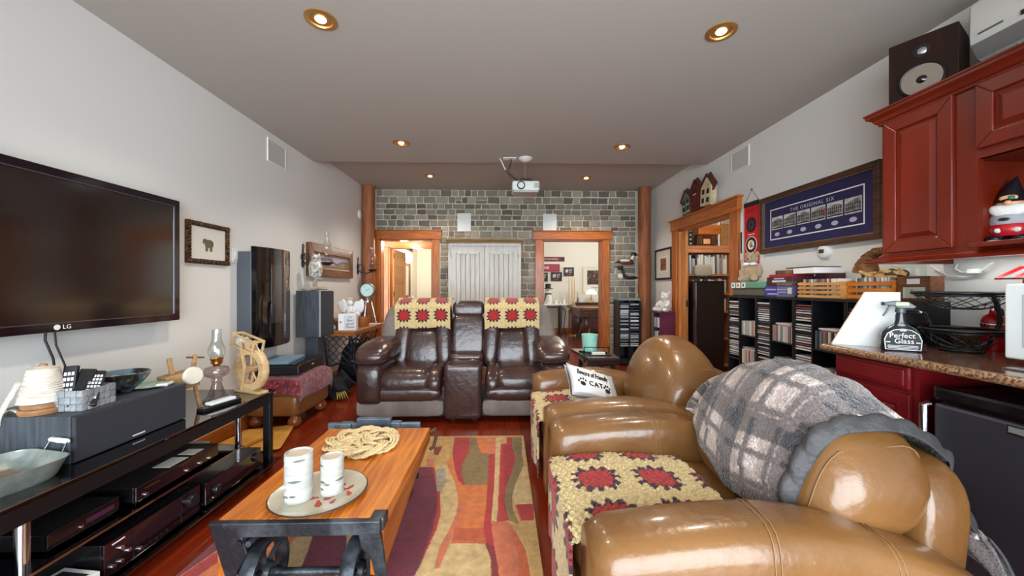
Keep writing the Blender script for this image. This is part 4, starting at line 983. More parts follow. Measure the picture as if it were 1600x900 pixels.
MB().tube([(TX1+.0,TY1-.03,TZ-.02),(TX1+.03,TY1,TZ-.01),(TX1+.035,TY1+.01,TZ-.06),(TX1+.02,TY1+.005,TZ-.12),(TX1+.0,TY1-.01,TZ-.13)], .010).build('hook', M('rusty_iron', (96,66,52), .6, .4), t, smooth=50)
m_tool = M('grey_painted_iron', (96,114,128), .42, .35, (70,84,98), 12)
b_ = MB().box(TX0-.03, TX1-.07, TY1+.03, TY1+.06, TZ-.03, TZ+.018).box(TX0+.05, TX0+.12, TY1+.015, TY1+.07, TZ-.03, TZ+.022).box(TX0+.15, TX0+.36, TY1+.02, TY1+.065, TZ+.0, TZ+.05).box(TX0+.36, TX0+.42, TY1+.015, TY1+.07, TZ-.01, TZ+.025)
b_.box(TX0-.0, TX1-.02, TY1-.02, TY1+.03, TZ-.09, TZ-.046)
b_.build('hitch_bar', m_tool, t, bevel=.006)
rebase(t, ((TX0+TX1)/2, (TY0+TY1)/2, 0))
# plate with birch candles
m_plate = M('cream_stoneware', (196,188,168), .3, 0, (176,166,146), 8, coat=.3)
pc0 = (-.757, 1.585)
t = thing('serving_plate', 'round cream plate with dark rim and printed leaves under the birch candles', 'plate', (pc0[0], pc0[1], TZ))
MB().lathe([(0,.004),(.10,.004),(.10,0),(.13,0),(.176,.012),(.185,.020),(.182,.023),(.170,.017),(.130,.008),(0,.008)], (0,0,0), 48).build('plate_body', m_plate, t, smooth=60)
MB().lathe([(.1845,.0185),(.1875,.0205),(.1845,.0235),(.182,.0235)], (0,0,0), 48, closed=True).build('rim', M('dark_rim', (64,42,32), .35), t, smooth=60)
m_leaf = M('rust_leaf_print', (160,62,44), .5)
for (x, y, a, s_) in ((.085,.03,.3,.03),(.11,.055,1.2,.022),(.12,.0,2.2,.026),(.055,-.03,.8,.03),(.03,-.075,2.0,.03),(-.01,-.035,.2,.026),(.08,-.06,1.4,.02),(.06,.075,2.6,.025)):
    lf = MB(); n = 14; lf.add([(x+s_*.9*u*math.cos(a)-s_*.4*wv*math.sin(a), y+s_*.9*u*math.sin(a)+s_*.4*wv*math.cos(a), .0084+.0002+max(0,(math.hypot(x,y)-.125)*.25)) for u, wv in [(math.cos(2*PI*k/n), math.sin(2*PI*k/n)*(1+.35*math.cos(6*PI*k/n))) for k in range(n)]], [tuple(range(n))])
    lf.build('leaf_print', m_leaf, t, fix=False)
m_birch = M('birch_bark', (204,203,194), .7, 0, (168,170,162), 7, (1,1,6), bump=.5, bscale=30, bstretch=(1,1,5))
m_wax = M('cream_wax', (206,186,166), .5)
m_scar = M('bark_scar', (120,122,112), .8, 0, (84,88,78), 60)
def birch(x, y, h, r, label):
    t = thing('birch_candle', label, 'candle', (x, y, TZ+.0085), 0, 'birch bark candles')
    pr = [(0,0)]+[(r*(1+.012*math.sin(k*2.3)), h*k/16) for k in range(17)]+[(r*.84,h+.001),(r*.82,h-.006)]
    MB().lathe(pr+[(0,h-.006)], (0,0,0), 30).build('bark', m_birch, t, smooth=60)
    MB().lathe([(r*.81,h-.0055),(r*.55,h-.007),(r*.45,h-.018),(0,h-.02)], (0,0,0), 30).build('wax', m_wax, t, smooth=60)
    MB().lathe([(r*.55,h-.0065),(r*.5,h-.0062),(r*.45,h-.0175),(r*.48,h-.0175)], (0,0,0), 24, closed=True).build('wax_ring', M('pinkish_wax', (190,150,132), .5), t, smooth=60)
    MB().cyl((0,0,h-.02), (.002,0,h-.006), .0015, n=6).build('wick', m_print_k, t)
    for k in range(5):
        a = R.uniform(-2.6, -.4); z = R.uniform(.1, .92)*h; wd = R.uniform(.012, .028)
        MB().grid(lambda u, v: ((r*1.014)*math.cos(a+(u-.5)*wd*2/r), (r*1.014)*math.sin(a+(u-.5)*wd*2/r), z+(v-.5)*.010*math.sin(PI*(.02+.96*u))), 9, 3).build('bark_scar', m_scar, t, smooth=60)
birch(-.825, 1.552, .188, .052, 'taller of the two white birch bark candles on the plate')
birch(-.712, 1.60, .150, .045, 'shorter of the two white birch bark candles on the plate')
# rope mat
m_rope = M('manila_rope', (232,210,162), .85, 0, (216,190,140), 60, bump=.5, bscale=200)
t = thing('rope_mat', 'thick woven rope mat lying at the far end of the coffee table', 'mat', (-.765, 2.085, TZ), rad(-12))
def knot(off, dz):
    pts = []; n = 560
    for k in range(n):
        a = 2*PI*k/n*5; q = 8/5
        r = .57+.37*math.cos(q*a)+off
        pts.append((.19*r*math.cos(a), .182*r*math.sin(a), .020+.015*math.sin(2*q*a)+dz))
    return pts
for off in (-.092, .0, .092):
    P = [Vector(p) for p in knot(off, .003)]; rp_ = MB()
    # two twisted yarns per strand give the rope lay
    for ph in (0, PI):
        q = []
        for k, p in enumerate(P):
            tdir = (P[(k+1) % len(P)]-P[k-1]).normalized(); s1 = Vector((-tdir.y, tdir.x, 0)); an = k*.75+ph
            q.append(p+s1*.0038*math.cos(an)+Vector((0,0,1))*.0038*math.sin(an))
        rp_.tube(q, .0052, 6, True)
    rp_.build('rope_strand', m_rope, t, smooth=60)

# ================================================================== reclining loveseat
m_choc = M('chocolate_leather', (68,46,42), .27, 0, (46,30,30), 2.5, bump=.45, bscale=20, coat=.2)
m_suede = M('grey_brown_suede', (128,116,108), .75, 0, (106,94,88), 5, bump=.2, bscale=40)
m_seamk = M('dark_seam', (36,24,24), .6)
t = thing('reclining_loveseat', 'wide brown leather reclining loveseat with a centre console facing the camera', 'sofa', (-.357, 3.42, 0))
V_ = lambda *a: a
# local x: +-.955 across, y: 0 front .. 1.0 back
box(-.93, .93, .06, .92, .035, .12).build('base_frame', m_matte, t, bevel=.01)
for x in (-.8, -.1, .1, .8): box(x-.02, x+.02, .08, .14, 0, .04).build('foot', m_matte, t)
for sx in (-1, 1):
    cx = sx*.565
    # footrest front: suede band, puffed roll, seat
    MB().cush((cx,.045,.135), (.392,.055,.075), (.3,.2), 40, 12, lambda x,y,z: (x, y+.004*math.sin(x*70), z)).build('footrest_panel', m_suede, t, smooth=60)
    MB().cush((cx+sx*.0,.05,.262), (.37,.075,.075), (.7,.3), 44, 12, lambda x,y,z: (x, y+.006*math.sin(x*60)*(z<0), z)).build('footrest_roll', m_choc, t, smooth=60)
    MB().cush((cx-sx*.03,.25,.385), (.232,.27,.105), (.55,.35), 44, 16, lambda x,y,z: (x*(1+.10*(y<0)*(-y/.27)), y, z-(.05 if y < -.15 else 0)*((-y-.15)/.12)**2 if y < -.15 else z)).build('seat_cushion', m_choc, t, smooth=60)
    for s2 in (-1, 1):
        MB().cush((cx-sx*.03+s2*.27,.23,.37), (.072,.25,.115), (.7,.45), 24, 14, lambda x,y,z: (x, y, z-.06*max(0,(-y-.08)/.2)**1.5)).build('seat_bolster', m_choc, t, smooth=60)
    MB().tube([(cx-sx*.03-.235,.33,.45),(cx-sx*.03-.24,.12,.445),(cx-sx*.03-.235,-.005,.38),(cx-sx*.03-.20,-.03,.325),(cx-sx*.03,-.033,.315),(cx-sx*.03+.20,-.03,.325),(cx-sx*.03+.235,-.005,.38),(cx-sx*.03+.24,.12,.445),(cx-sx*.03+.235,.33,.45)], .005, 6).build('piping', m_seamk, t, smooth=60)
    # arm: front pillar with padded top
    MB().cush((sx*.835,.30,.355), (.118,.34,.195), (.3,.35), 32, 18, lambda x,y,z: (x*(1+.05*math.sin(PI*(z+.25)/.5)), y-.02*math.cos(z*6), z)).build('arm_body', m_choc, t, smooth=60)
    MB().cush((sx*.825,.30,.60), (.165,.36,.10), (.75,.5), 36, 16, lambda x,y,z: (x, y, z+.035*math.sin((y+.36)*2.4)-.035*max(0,(-y-.1))**1.0)).build('arm_pad', m_choc, t, smooth=60)
    MB().tube([(sx*.825-.155,-.045,.575),(sx*.825-.08,-.062,.555),(sx*.825+.02,-.062,.553),(sx*.825+.15,-.04,.575)], .006, 6).build('arm_seam', m_seamk, t, smooth=60)
    # back
    def lean(x, y, z): return (x, y+.22*z, z)
    MB().cush((sx*.715,.66,.70), (.21,.15,.36), (.5,.45), 30, 18, lambda x,y,z: (x-sx*.05*max(0,z/.36), y+.22*z, z)).build('back_wing', m_suede, t, smooth=60)
    for s2 in (-1, 1):
        MB().cush((sx*.452+s2*.205,.56,.74), (.088,.13,.33), (.45,.6), 24, 18, lambda x,y,z,s2=s2: (x-s2*.02*(z/.33), y+.24*z, z)).build('back_bolster', m_choc, t, smooth=60)
    MB().cush((sx*.452,.55,.62), (.165,.105,.20), (.4,.4), 30, 16, lambda x,y,z: (x*(1-.12*(z/.2)), y+.24*z-.02*math.cos(z*6), z)).build('back_cushion', m_choc, t, smooth=60)
    MB().cush((sx*.452,.60,.868), (.14,.095,.058), (.6,.4), 30, 12).build('lumbar_roll', m_choc, t, smooth=60)
    MB().cush((sx*.452,.68,.98), (.24,.10,.10), (.6,.35), 32, 14).build('headrest', m_choc, t, smooth=60)
# console
MB().cush((0,.10,.285), (.168,.14,.245), (.14,.2), 40, 16).build('console_front', m_choc, t, smooth=60)
for sx in (-1, 1):
    for k in range(13): z = .12+.3*k/12; MB().bar((sx*.163,-.035,z), (sx*.145,-.0408,z-.002), .0025, .0025).build('pleat', m_seamk, t)
box(-.165, .165, .12, .72, .08, .50).build('console_body', m_choc, t, bevel=.02)
MB().cush((0,.40,.535), (.165,.13,.045), (.5,.3), 32, 12).build('console_lid', m_choc, t, smooth=60)
for x in (-.085, .07): MB().lathe([(.038,.0),(.044,.004),(.044,.010),(.038,.012),(.034,-.02),(.0,-.022)], (x,.21,.515), 24).build('cup_holder', m_chrome, t, smooth=50)
MB().cush((0,.58,.735), (.165,.10,.205), (.3,.22), 32, 18, lambda x,y,z: (x, y+.2*z, z)).build('console_back', m_choc, t, smooth=60)
MB().cush((0,.635,1.0), (.165,.10,.085), (.5,.25), 32, 14, lambda x,y,z: (x, y+.1*z, z)).build('console_headrest', m_choc, t, smooth=60)
MB().tube([(-.155,.56,.918),(0,.55,.915),(.155,.56,.918)], .005, 6).build('piping', m_seamk, t, smooth=60)

# ------------------------------------------------------------------ crochet squares
YRED, YPUR, YTAN = lin((168,36,34)), lin((60,20,40)), lin((206,182,130))
def granny(u, v, cell):
    """colour of the crochet at cloth coordinates (metres)"""
    cu_, cv_ = (u/cell) % 1-.5, (v/cell) % 1-.5
    r = max(abs(cu_), abs(cv_))*.55+math.hypot(cu_, cv_)*.45; a = math.atan2(cv_, cu_)
    if r < .262+.02*math.cos(16*a): return YRED
    if r < .345+.06*math.cos(12*a): return YPUR
    return YTAN
def crochet(fn, nu, nv, su, sv, cell, parent, amp=.004, ou=0, ov=0, thick=.008, row=.013):
    g = MB().grid(fn, nu, nv); pc = []
    for j in range(nv):
        for i in range(nu): pc.append(granny(ou+su*i/(nu-1), ov+sv*j/(nv-1), cell))
    # knobbly stitches: push vertices along z by a stitch pattern
    vs = []
    for j in range(nv):
        for i in range(nu):
            p = g.v[j*nu+i]; u, v = su*i/(nu-1), sv*j/(nv-1)
            h = amp*(math.sin(2*PI*u/row+1.5*math.sin(2*PI*v/(row*2)))*math.sin(2*PI*v/row))+amp*.3*(R.random()-.5)
            vs.append((p[0], p[1], p[2]+h))
    g.v = vs
    return g.build('crochet_cloth', m_crochet, parent, smooth=180, col=pc, solid=thick, fix=False)
m_crochet = vcol('crochet_yarn', .95, .9, 160, .2, .25, 60)
def throw_back(cx, label, pivot):
    t = thing('crochet_throw', label, 'throw', (pivot, 3.42+.60, 1.085), 0, 'crochet throws on the loveseat backs')
    W3 = .56
    def f(u, v):
        x = (u-.5)*W3; s_ = v*.53; sag = .010*math.sin(9*x+2)*v
        if s_ < .16: y, z = .14-s_, .024-.12*max(0, .06-s_)
        else:
            q = s_-.16; k = min(1, q/.16); y = -.02-.145*math.sin(k*PI/2)+.03*max(0,q-.16); z = .024-.09*(1-math.cos(k*PI/2))-.95*max(0, q-.16)
        return (x, y, z-sag-.03*(abs(x)/(W3/2))**6*(v > .3))
    crochet(f, 150, 140, W3, .53, .187, t, .003, 0, -.1165)
throw_back(0, 'red and tan crochet square throw over the loveseat back nearer the sewing table', -.357-.455)
throw_back(0, 'red and tan crochet square throw over the loveseat back nearer the games room', -.357+.455)

# ================================================================== tan leather armchairs
m_cara = M('caramel_leather', (128,88,47), .33, 0, (102,67,33), 2.2, bump=.3, bscale=28, coat=.4)
m_stitch = M('pale_stitching', (132,98,62), .7)
def armchair(label, loc):
    """built facing -Y; local +x is the arm nearer the camera once turned"""
    t = thing('leather_armchair', label, 'armchair', loc, -PI/2)
    D = 1.04
    for sx in (-1, 1):
        rings = []; n = 26
        for k in range(19):
            u = k/18; y = -.52+1.06*u
            top = .548+.04*math.sin(min(1,u/.45)*PI/2)-(.0 if u < .45 else .145*((u-.45)/.55)**1.7)
            endr = min(1, (u/.05)**.5 if u < .05 else 1, ((1-u)/.06)**.5 if u > .94 else 1)
            hw = .118*(.80+.20*endr); zb = .07; h = (top-zb)
            ring = []
            for i in range(n):
                a = 2*PI*i/n; ca, sa = math.cos(a), math.sin(a)
                xx_ = math.copysign(abs(ca)**.55, ca)*hw*(1+.10*max(0,sa)); zz_ = zb+h/2+math.copysign(abs(sa)**.5, sa)*h/2*(1 if sa < 0 else (.93+.07*endr))
                ring.append((sx*.415+xx_, y, zz_))
            rings.append(ring)
        MB().loft(rings).build('arm', m_cara, t, smooth=70)
        for q in (0, .016, .33, .346):
            P = []
            yy_ = -.05+q
            for i in range(15):
                a = PI*i/14; ca, sa = math.cos(a), math.sin(a); u = (yy_+.52)/1.06
                top = .548+.04*math.sin(min(1,u/.45)*PI/2)-(.0 if u < .45 else .145*((u-.45)/.55)**1.7); h = top-.07
                P.append((sx*.415+math.copysign(abs(ca)**.55, ca)*.118*(1+.10*sa)*1.006, yy_+.05*math.cos(a)*sx*-.4, .07+h/2+abs(sa)**.5*h/2*1.003+.0005))
            MB().tube(P, .0022, 5).build('arm_seam', m_stitch, t, smooth=60)
        box(sx*.415-.05, sx*.415+.05, -.46, -.36, 0, .08).build('foot', m_matte, t, bevel=.01)
        box(sx*.415-.05, sx*.415+.05, .36, .46, 0, .08).build('foot', m_matte, t, bevel=.01)
    MB().cush((0,-.06,.20), (.31,.44,.13), (.2,.2), 32, 12).build('seat_base', m_cara, t, smooth=60)
    MB().cush((0,-.12,.345), (.298,.40,.085), (.5,.25), 36, 14).build('seat_cushion', m_cara, t, smooth=60)
    # back frame slab, leaning away
    MB().cush((0,.515,.39), (.41,.085,.315), (.45,.28), 40, 18, lambda x,y,z: (x, y+.16*z+.01, z)).build('backrest', m_cara, t, smooth=60)
    def bc(x, y, z):
        return (x*(1+.05*math.sin(3*z)), y+.36*z-.05*(1-(x/.38)**2), z+.15*(1-(x/.40)**2)*max(0, z)/.18)
    MB().cush((0,.37,.565), (.40,.18,.18), (.75,.42), 52, 24, bc).build('back_cushion', m_cara, t, smooth=70)
    for sx in (-1, 1):
        P = []; xs_ = .325; t0 = math.acos((xs_/.40)**(1/.75))
        for k in range(25):
            w_k = 2*k/24; f_ = -1+2*w_k if w_k < 1 else 1-(w_k-1)*.7
            t_ = t0*.985*f_; ct = math.cos(t_)**.75; ca = min(1, xs_/(.40*ct))**(1/.42); sa = math.sqrt(max(0, 1-ca*ca))**.42
            x, y, z = bc(sx*xs_, .18*ct*sa*(-1 if w_k < 1 else 1), .18*math.copysign(abs(math.sin(t_))**.75, t_))
            P.append((x+sx*.001, .37+y, .565+z+.001))
        MB().tube(P, .0026, 6).build('cushion_seam', m_stitch, t, smooth=60)
    return t
CH1, CH2 = (.76, 1.47, 0), (.76, 2.56, 0)
near_chair = armchair('tan leather armchair under the grey plaid blanket, closest to the camera', CH1)
armchair('tan leather armchair with the cat cushion, between the blanketed one and the loveseat', CH2)
def seat_throw(loc, label):
    t = thing('crochet_seat_cover', label, 'throw', (loc[0], loc[1], .435), 0, 'crochet covers on the armchair seats')
    # local: x depth (front at -.53), y across
    def f(u, v):
        y = (v-.5)*.575; s_ = u*.98
        L1 = .62
        if s_ < .36: x, z = -.545+.012*math.sin(v*9), -.36+s_
        elif s_ < .42: q = (s_-.36)/.06; x, z = -.545+.03*q*q, 0+.012*q
        else: q = s_-.42; x, z = -.515+q, .012+.018*math.sin(min(1, q/.5)*PI)
        edge = (abs(y)/.2875)
        return (x, y, z-.022*edge**4*(s_ > .36))
    crochet(f, 240, 150, .98, .575, .245, t, .006, .065, .06, .012, .030)
seat_throw((.76, 1.47), 'crochet square cover on the seat of the armchair closest to the camera')
seat_throw((.76, 2.56), 'crochet square cover on the seat of the armchair holding the cat cushion')
# lettered cat cushion
m_lin = M('grey_linen', (186,184,184), .9, bump=.3, bscale=300)
m_linw = M('white_linen', (226,224,220), .9, bump=.3, bscale=300)
t = thing('cat_cushion', 'white and grey cushion lettered Beware of Friendly Cat on the far armchair', 'cushion', (.605, 2.525, .56), 0, rot=(rad(-46), rad(19), rad(20)))
def puff(x, y, z):
    ex, ez = abs(x)/.2, abs(z)/.125
    k = (1-ex**2.2)*(1-ez**2.2); return (x*(1-.07*(1-ez**2)*(ex > .2)*ex), math.copysign(.012+.05*max(0,k)**.6, y) if abs(y) > 1e-6 else 0, z*(1-.10*(1-ex**2)*ez))
cb = MB(); nx, nz = 25, 17
for sy in (-1, 1): cb.grid(lambda u, v, sy=sy: puff((u-.5)*.4, sy*1.0, (v-.5)*.25), nx, nz)
cb.build('cushion_cover', m_lin, t, smooth=180, solid=.002)
pn = MB().grid(lambda u, v: (lambda p: (p[0], p[1]-.0025, p[2]))(puff(-.19+u*.30, -1.0, -.105+v*.205)), 22, 14); pn.build('white_panel', m_linw, t, smooth=180)
def onp(x, z): return puff(x, -1.0, z)[1]-.006
tw1 = text('Beware of Friendly', .055, (-.043, onp(-.045,.03)-.002, .028), m_print_k, t, sx=.60, shear=.2, ext=.002)
text('CAT', .052, (-.03, onp(-.03,-.03)-.002, -.042), m_print_k, t, sx=1.0, space=1.2, ext=.002)
for px_, pz_ in ((-.125,-.035), (.065,-.05)):
    y = onp(px_, pz_)
    MB().cush((px_, y, pz_-.012), (.021,.003,.016), (.9,.9), 16, 8).build('paw_pad', m_print_k, t, smooth=60)
    for dx_, dz_ in ((-.026,.008),(-.012,.022),(.006,.024),(.022,.012)): MB().cush((px_+dx_, onp(px_+dx_, pz_+dz_), pz_+dz_), (.0065,.003,.009), (.9,.9), 12, 6).build('paw_toe', m_print_k, t, smooth=60)

# ------------------------------------------------------------------ plaid blanket over the near armchair
PW, PG, PD, PB = lin((190,172,164)), lin((96,84,81)), lin((36,33,37)), lin((80,56,47))
m_fleece = vcol('plaid_fleece', 1.0, 1.0, 150, .5, .22, 110)
m_quilt = M('grey_quilted_lining', (62,60,60), .6, 0, (46,45,46), 6, bump=.6, bscale=45)
from mathutils.bvhtree import BVHTree
bpy.context.view_layer.update()
vs_, fs_ = [], []
for ch in near_chair.children:
    if ch.type == 'MESH' and ch.name.split('.')[0] in ('back_cushion', 'backrest'):
        o_ = len(vs_); mw = ch.matrix_world; vs_ += [mw @ q.co for q in ch.data.vertices]; fs_ += [tuple(i+o_ for i in p.vertices) for p in ch.data.polygons]
bvh = BVHTree.FromPolygons(vs_, fs_)
YA, YB2, AX, AZ = 1.165, 1.88, 1.18, .50
NA, NY = 100, 60
A0, A1 = rad(186), rad(-14)            # from the seat, over the top, to the back
rad_ = np.zeros((NY, NA))
for j in range(NY):
    y = YA+(YB2-YA)*j/(NY-1)
    for i in range(NA):
        a = A0+(A1-A0)*i/(NA-1); d = Vector((math.cos(a), 0, math.sin(a)))
        hit = bvh.ray_cast(Vector((AX, y, AZ))+d*1.2, -d)
        rad_[j, i] = (1.2-hit[3]) if hit[0] is not None and hit[3] < 1.15 else .26
def smooth_(m, k):
    p = np.pad(m, k, mode='edge'); o = np.zeros_like(m)
    for a in range(2*k+1):
        for c in range(2*k+1): o += p[a:a+m.shape[0], c:c+m.shape[1]]
    return o/(2*k+1)**2
def slide(m, k, f):
    p = np.pad(m, ((0,0),(k,k)), mode='edge'); o = p[:, :m.shape[1]].copy()
    for c in range(1, 2*k+1): o = f(o, p[:, c:c+m.shape[1]])
    return o
hull = slide(slide(rad_, 9, np.maximum), 9, np.minimum)
q_ = np.pad(hull, ((0,0),(4,4)), mode='edge'); hull = np.maximum(sum(q_[:, c:c+NA] for c in range(9))/9, rad_)+.020
def sample(m, u, v):
    x = min(max(u, 0), 1)*(NA-1); y = min(max(v, 0), 1)*(NY-1); i, j = min(int(x), NA-2), min(int(y), NY-2); fx, fy = x-i, y-j
    return (m[j,i]*(1-fx)+m[j,i+1]*fx)*(1-fy)+(m[j+1,i]*(1-fx)+m[j+1,i+1]*fx)*fy
def blank(u, v, off=0.0):
    # v=0 the hem near the camera, v=1 the far hem; u from the seat over the top to the back
    a0 = A0-rad(30)*max(0, v-.35)/.65
    uu = (A0-(a0+(A1-a0)*u))/(A0-A1)
    a = A0+(A1-A0)*uu; r = sample(hull, uu, v)
    r += .006*(1+math.sin(23*v+7*u))*(.3+abs(u-.4))+.005*(1+math.sin(37*v-11*u))*(u > .1)+off
    if u > .80: r += .10*((u-.80)/.2)**1.5
    y = YA+(YB2-YA)*v+.010*math.sin(u*9)+.05*max(0,.25-u)*(1-v)
    return (AX+r*math.cos(a), y, AZ+r*math.sin(a))
t = thing('plaid_blanket', 'fluffy grey plaid blanket draped over the back of the near tan armchair', 'blanket', (0,0,0))
nu, nv = 260, 210; g = MB().grid(lambda u, v: blank(u, v), nu, nv); pc = []
def stripe(q):
    q = q % 1.0
    return 2 if q < .22 else (1 if q < .30 else (3 if q < .325 else (1 if q < .40 else (3 if q < .425 else (0 if q < .72 else (3 if q < .745 else (1 if q < .82 else 0)))))))
for j in range(nv):
    for i in range(nu):
        u, v = i/(nu-1), j/(nv-1)
        a, b2 = stripe((u*1.20+.12*v)/.27), stripe((v*.72-.14*u+.04)/.25)
        base = {(0,0):PW,(0,1):PG,(1,0):PG,(1,1):PG,(0,2):PG,(2,0):PG,(2,1):PD,(1,2):PD,(2,2):PD}
        if a == 3 or b2 == 3: c = tuple((.5*x+.5*y) for x, y in zip(PB, base.get((0 if a == 3 else a, 0 if b2 == 3 else b2), PG)))
        else: c = base[(a, b2)]
        k = R.uniform(.7, 1.3); pc.append((min(1,c[0]*k), min(1,c[1]*k), min(1,c[2]*k), 1))
g.v = [(p[0]+R.uniform(-.0018,.0018), p[1], p[2]+R.uniform(-.0025,.0025)) for p in g.v]
g.build('fleece', m_fleece, t, smooth=180, col=pc, solid=.012, fix=False)
# quilted lining turned over along the near hem
def hem(u, v):
    uu = .03+.95*u; w2 = .078*(.35+.65*math.sin(PI*min(1, uu*1.02)))
    p = Vector(blank(uu, 0, .006+.014*math.sin(PI*min(1,v*1.02))+.012*abs(math.sin(uu*34+v*2))*math.sin(PI*v)))
    c = Vector((AX, p.y, AZ)); inw = (c-p).normalized()
    p.y += .012+w2*.55*(.5-v)-.02*v; p += inw*(.012*v+.025*max(0, v-.6)); return tuple(p)
MB().grid(hem, 170, 14).build('quilted_lining', m_quilt, t, smooth=180, solid=.006)
def tail(u, v):
    p = blank(1.0, .0+.22*v); q = 1-.5*v
    return (p[0]+.01+.05*u*q+.010*math.sin(9*v+4*u), p[1]-.05*u*q, p[2]+.02-.15*u*q)
MB().grid(tail, 24, 24).build('blanket_corner', m_fleece, t, smooth=180, solid=.014, col=[PG if (i//24) < 15 else PW for i in range(576)], fix=False)
def tail2(u, v):
    p = tail(u, v); return (p[0]+.012, p[1]-.018, p[2]-.012)
MB().grid(tail2, 24, 24).build('quilted_corner', m_quilt, t, smooth=180, solid=.008)
rebase(t, (1.13, 1.53, .46))

# ================================================================== end table beyond the armchairs
m_darkwood = M('dark_stained_wood', (36,30,34), .25, 0, (60,44,40), 4, (1,8,8), coat=.4)
t = thing('end_table', 'dark end table between the loveseat and the armchair holding the cat cushion', 'table', (.84, 3.55, 0))
MB().prism([(-.15,.27),(.20,.27),(.20,-.245),(-.09,-.245)], .575, .605, 'z').build('table_top', m_darkwood, t, bevel=.006)
box(-.08, .17, -.20, .23, .52, .575).build('apron', m_darkwood, t)
for x in (-.06, .15):
    for y in (-.18, .21): box(x-.02, x+.02, y-.02, y+.02, 0, .52).build('leg', m_darkwood, t, bevel=.003)
t = thing('mint_jar', 'mint green ribbed candle jar on the dark end table', 'jar', (.85, 3.66, .605))
m_mint = M('mint_glaze', (150,206,190), .4, coat=.2)
MB().lathe([(0,0),(.072,0),(.078,.012),(.07,.03),(.072,.06),(.078,.15),(.082,.165),(.074,.165),(.066,.06),(.06,.02),(0,.02)], (0,0,0), 32).build('jar_body', m_mint, t, smooth=60)
MB().tube([(-.03,-.072,.12),(-.05,-.066,.09),(-.045,-.062,.04),(-.02,-.072,.03)], .008).tube([(.02,-.076,.13),(.04,-.068,.09),(.03,-.07,.04)], .008).build('relief_leaf', m_mint, t, smooth=60)
t = thing('saucer', 'dark saucer under the mint green jar', 'saucer', (.85, 3.66, .6052)); t.location.z = .605
MB().lathe([(.079,0),(.10,.004),(.108,.012),(.10,.010),(.079,.006)], (0,0,0), 30, closed=True).build('saucer_body', m_satin, t, smooth=60)
t = thing('remote_tray', 'small black tray in front of the mint green jar', 'tray', (.87, 3.47, .605))
MB().box(-.12, .12, -.07, .07, 0, .008).frame(-.12,.12,-.07,.07,.008,0,.0).build('tray_body', m_satin, t, bevel=.002)
MB().box(-.10, .10, .0, .045, .008, .024).build('black_slab', m_black, t, bevel=.003)
t = thing('paper_packet', 'small white packet on the black tray', 'packet', (.875, 3.425, .6132))
box(-.06, .06, -.02, .02, 0, .022).build('packet_paper', m_offwhite, t, bevel=.002)
# ================================================================== along the cabinet wall
# ---- birdhouse plaque on the door head
t = thing('birdhouse_plaque', 'row of three little painted wooden houses standing on the den door head', 'ornament', (WR-.045, 4.60, 2.187), RW)
m_dgreen = M('faded_green_paint', (86,100,84), .8, 0, (120,130,112), 14); m_barn = M('barn_red', (112,26,26), .8, 0, (82,18,20), 14)
m_cream = M('cream_paint', (214,200,160), .8, 0, (186,170,130), 14); m_roof = M('rust_roof', (112,48,34), .7, 0, (66,36,32), 10)
def house(x, w, h, d, m, tilt, windows):
    b = MB().prism([(-w/2,0),(w/2,0),(w/2,h*.62),(0,h*.95),(-w/2,h*.62)], -d, 0)
    o = b.build('house_front', m, t, loc=(x,0,0), rot=(0,rad(tilt),0))
    r = MB()
    for s_ in (-1, 1): r.bar((s_*(w/2+.035), -d/2-.01, h*.57), (0, -d/2-.01, h*1.0), d+.04, .022, (0,1,0))
    r.build('roof', m_roof, t, loc=(x,0,0), rot=(0,rad(tilt),0))
    wn = MB()
    for (u, z) in windows: wn.box(u-.022, u+.022, -d-.004, -d, z, z+.06)
    wn.build('window', m_matte, t, loc=(x,0,0), rot=(0,rad(tilt),0))
    tr_ = MB()
    for (u, z) in windows: tr_.box(u-.03, u+.03, -d-.006, -d-.001, z-.012, z)
    tr_.build('sill', m_offwhite, t, loc=(x,0,0), rot=(0,rad(tilt),0))
house(-.26, .21, .30, .05, m_dgreen, -6, ((-.05,.03),(.05,.03),(-.05,.12),(.05,.12)))
house(-.02, .23, .36, .06, m_barn, -2, ((0,.2),))
house(.23, .22, .34, .07, m_cream, 5, ((-.05,.03),(.05,.03),(-.05,.13),(.05,.13)))
# ---- small framed print beside the far post
t = thing('landscape_print', 'small dark-framed print with a wide white mount beside the timber post', 'picture', (WR, 5.76, 1.588), RW)
MB().frame(-.29, .29, -.24, .24, .028, -.025, 0).build('frame', m_satin, t, bevel=.003)
box(-.264, .264, -.010, -.002, -.214, .214).build('mount', M('mount_board', (212,206,194), .8), t)
MB().frame(-.14, .14, -.125, .12, .012, -.012, -.009).build('inner_mount', m_white, t)
box(-.10, .10, -.0115, -.009, -.095, .085).build('print', M('autumn_print', (170,104,44), .7, 0, (60,52,52), 9, (1,1,3)), t)
t = thing('price_tag', 'small white tag hanging on a thread beneath the dark-framed print', 'tag', (WR-.006, 5.74, 1.30), RW)
MB().tube([(0,0,.045),(.005,0,.02),(0,0,0)], .0015, 5).build('thread', m_whitecord, t); box(-.02, .02, -.002, .002, -.05, 0).build('tag_card', m_white, t)
# ---- little purple shelf with white bear
m_purple = M('plum_paint', (104,32,66), .5, 0, (84,24,54), 6)
t = thing('small_shelf', 'little plum painted shelf of cases standing beside the timber post', 'shelf', (2.36, 5.42, 0), RW)
for a in (-.115, .10): box(a, a+.015, -.125, .11, 0, .86).build('side_panel', m_purple, t)
box(-.13, .13, -.14, .115, .86, .88).build('top_panel', m_purple, t, bevel=.003)
box(-.10, .10, .10, .11, 0, .86).build('back_panel', m_purple, t)
for z in (.04, .24, .44, .64): box(-.10, .10, -.12, .10, z, z+.015).build('shelf_board', m_purple, t)
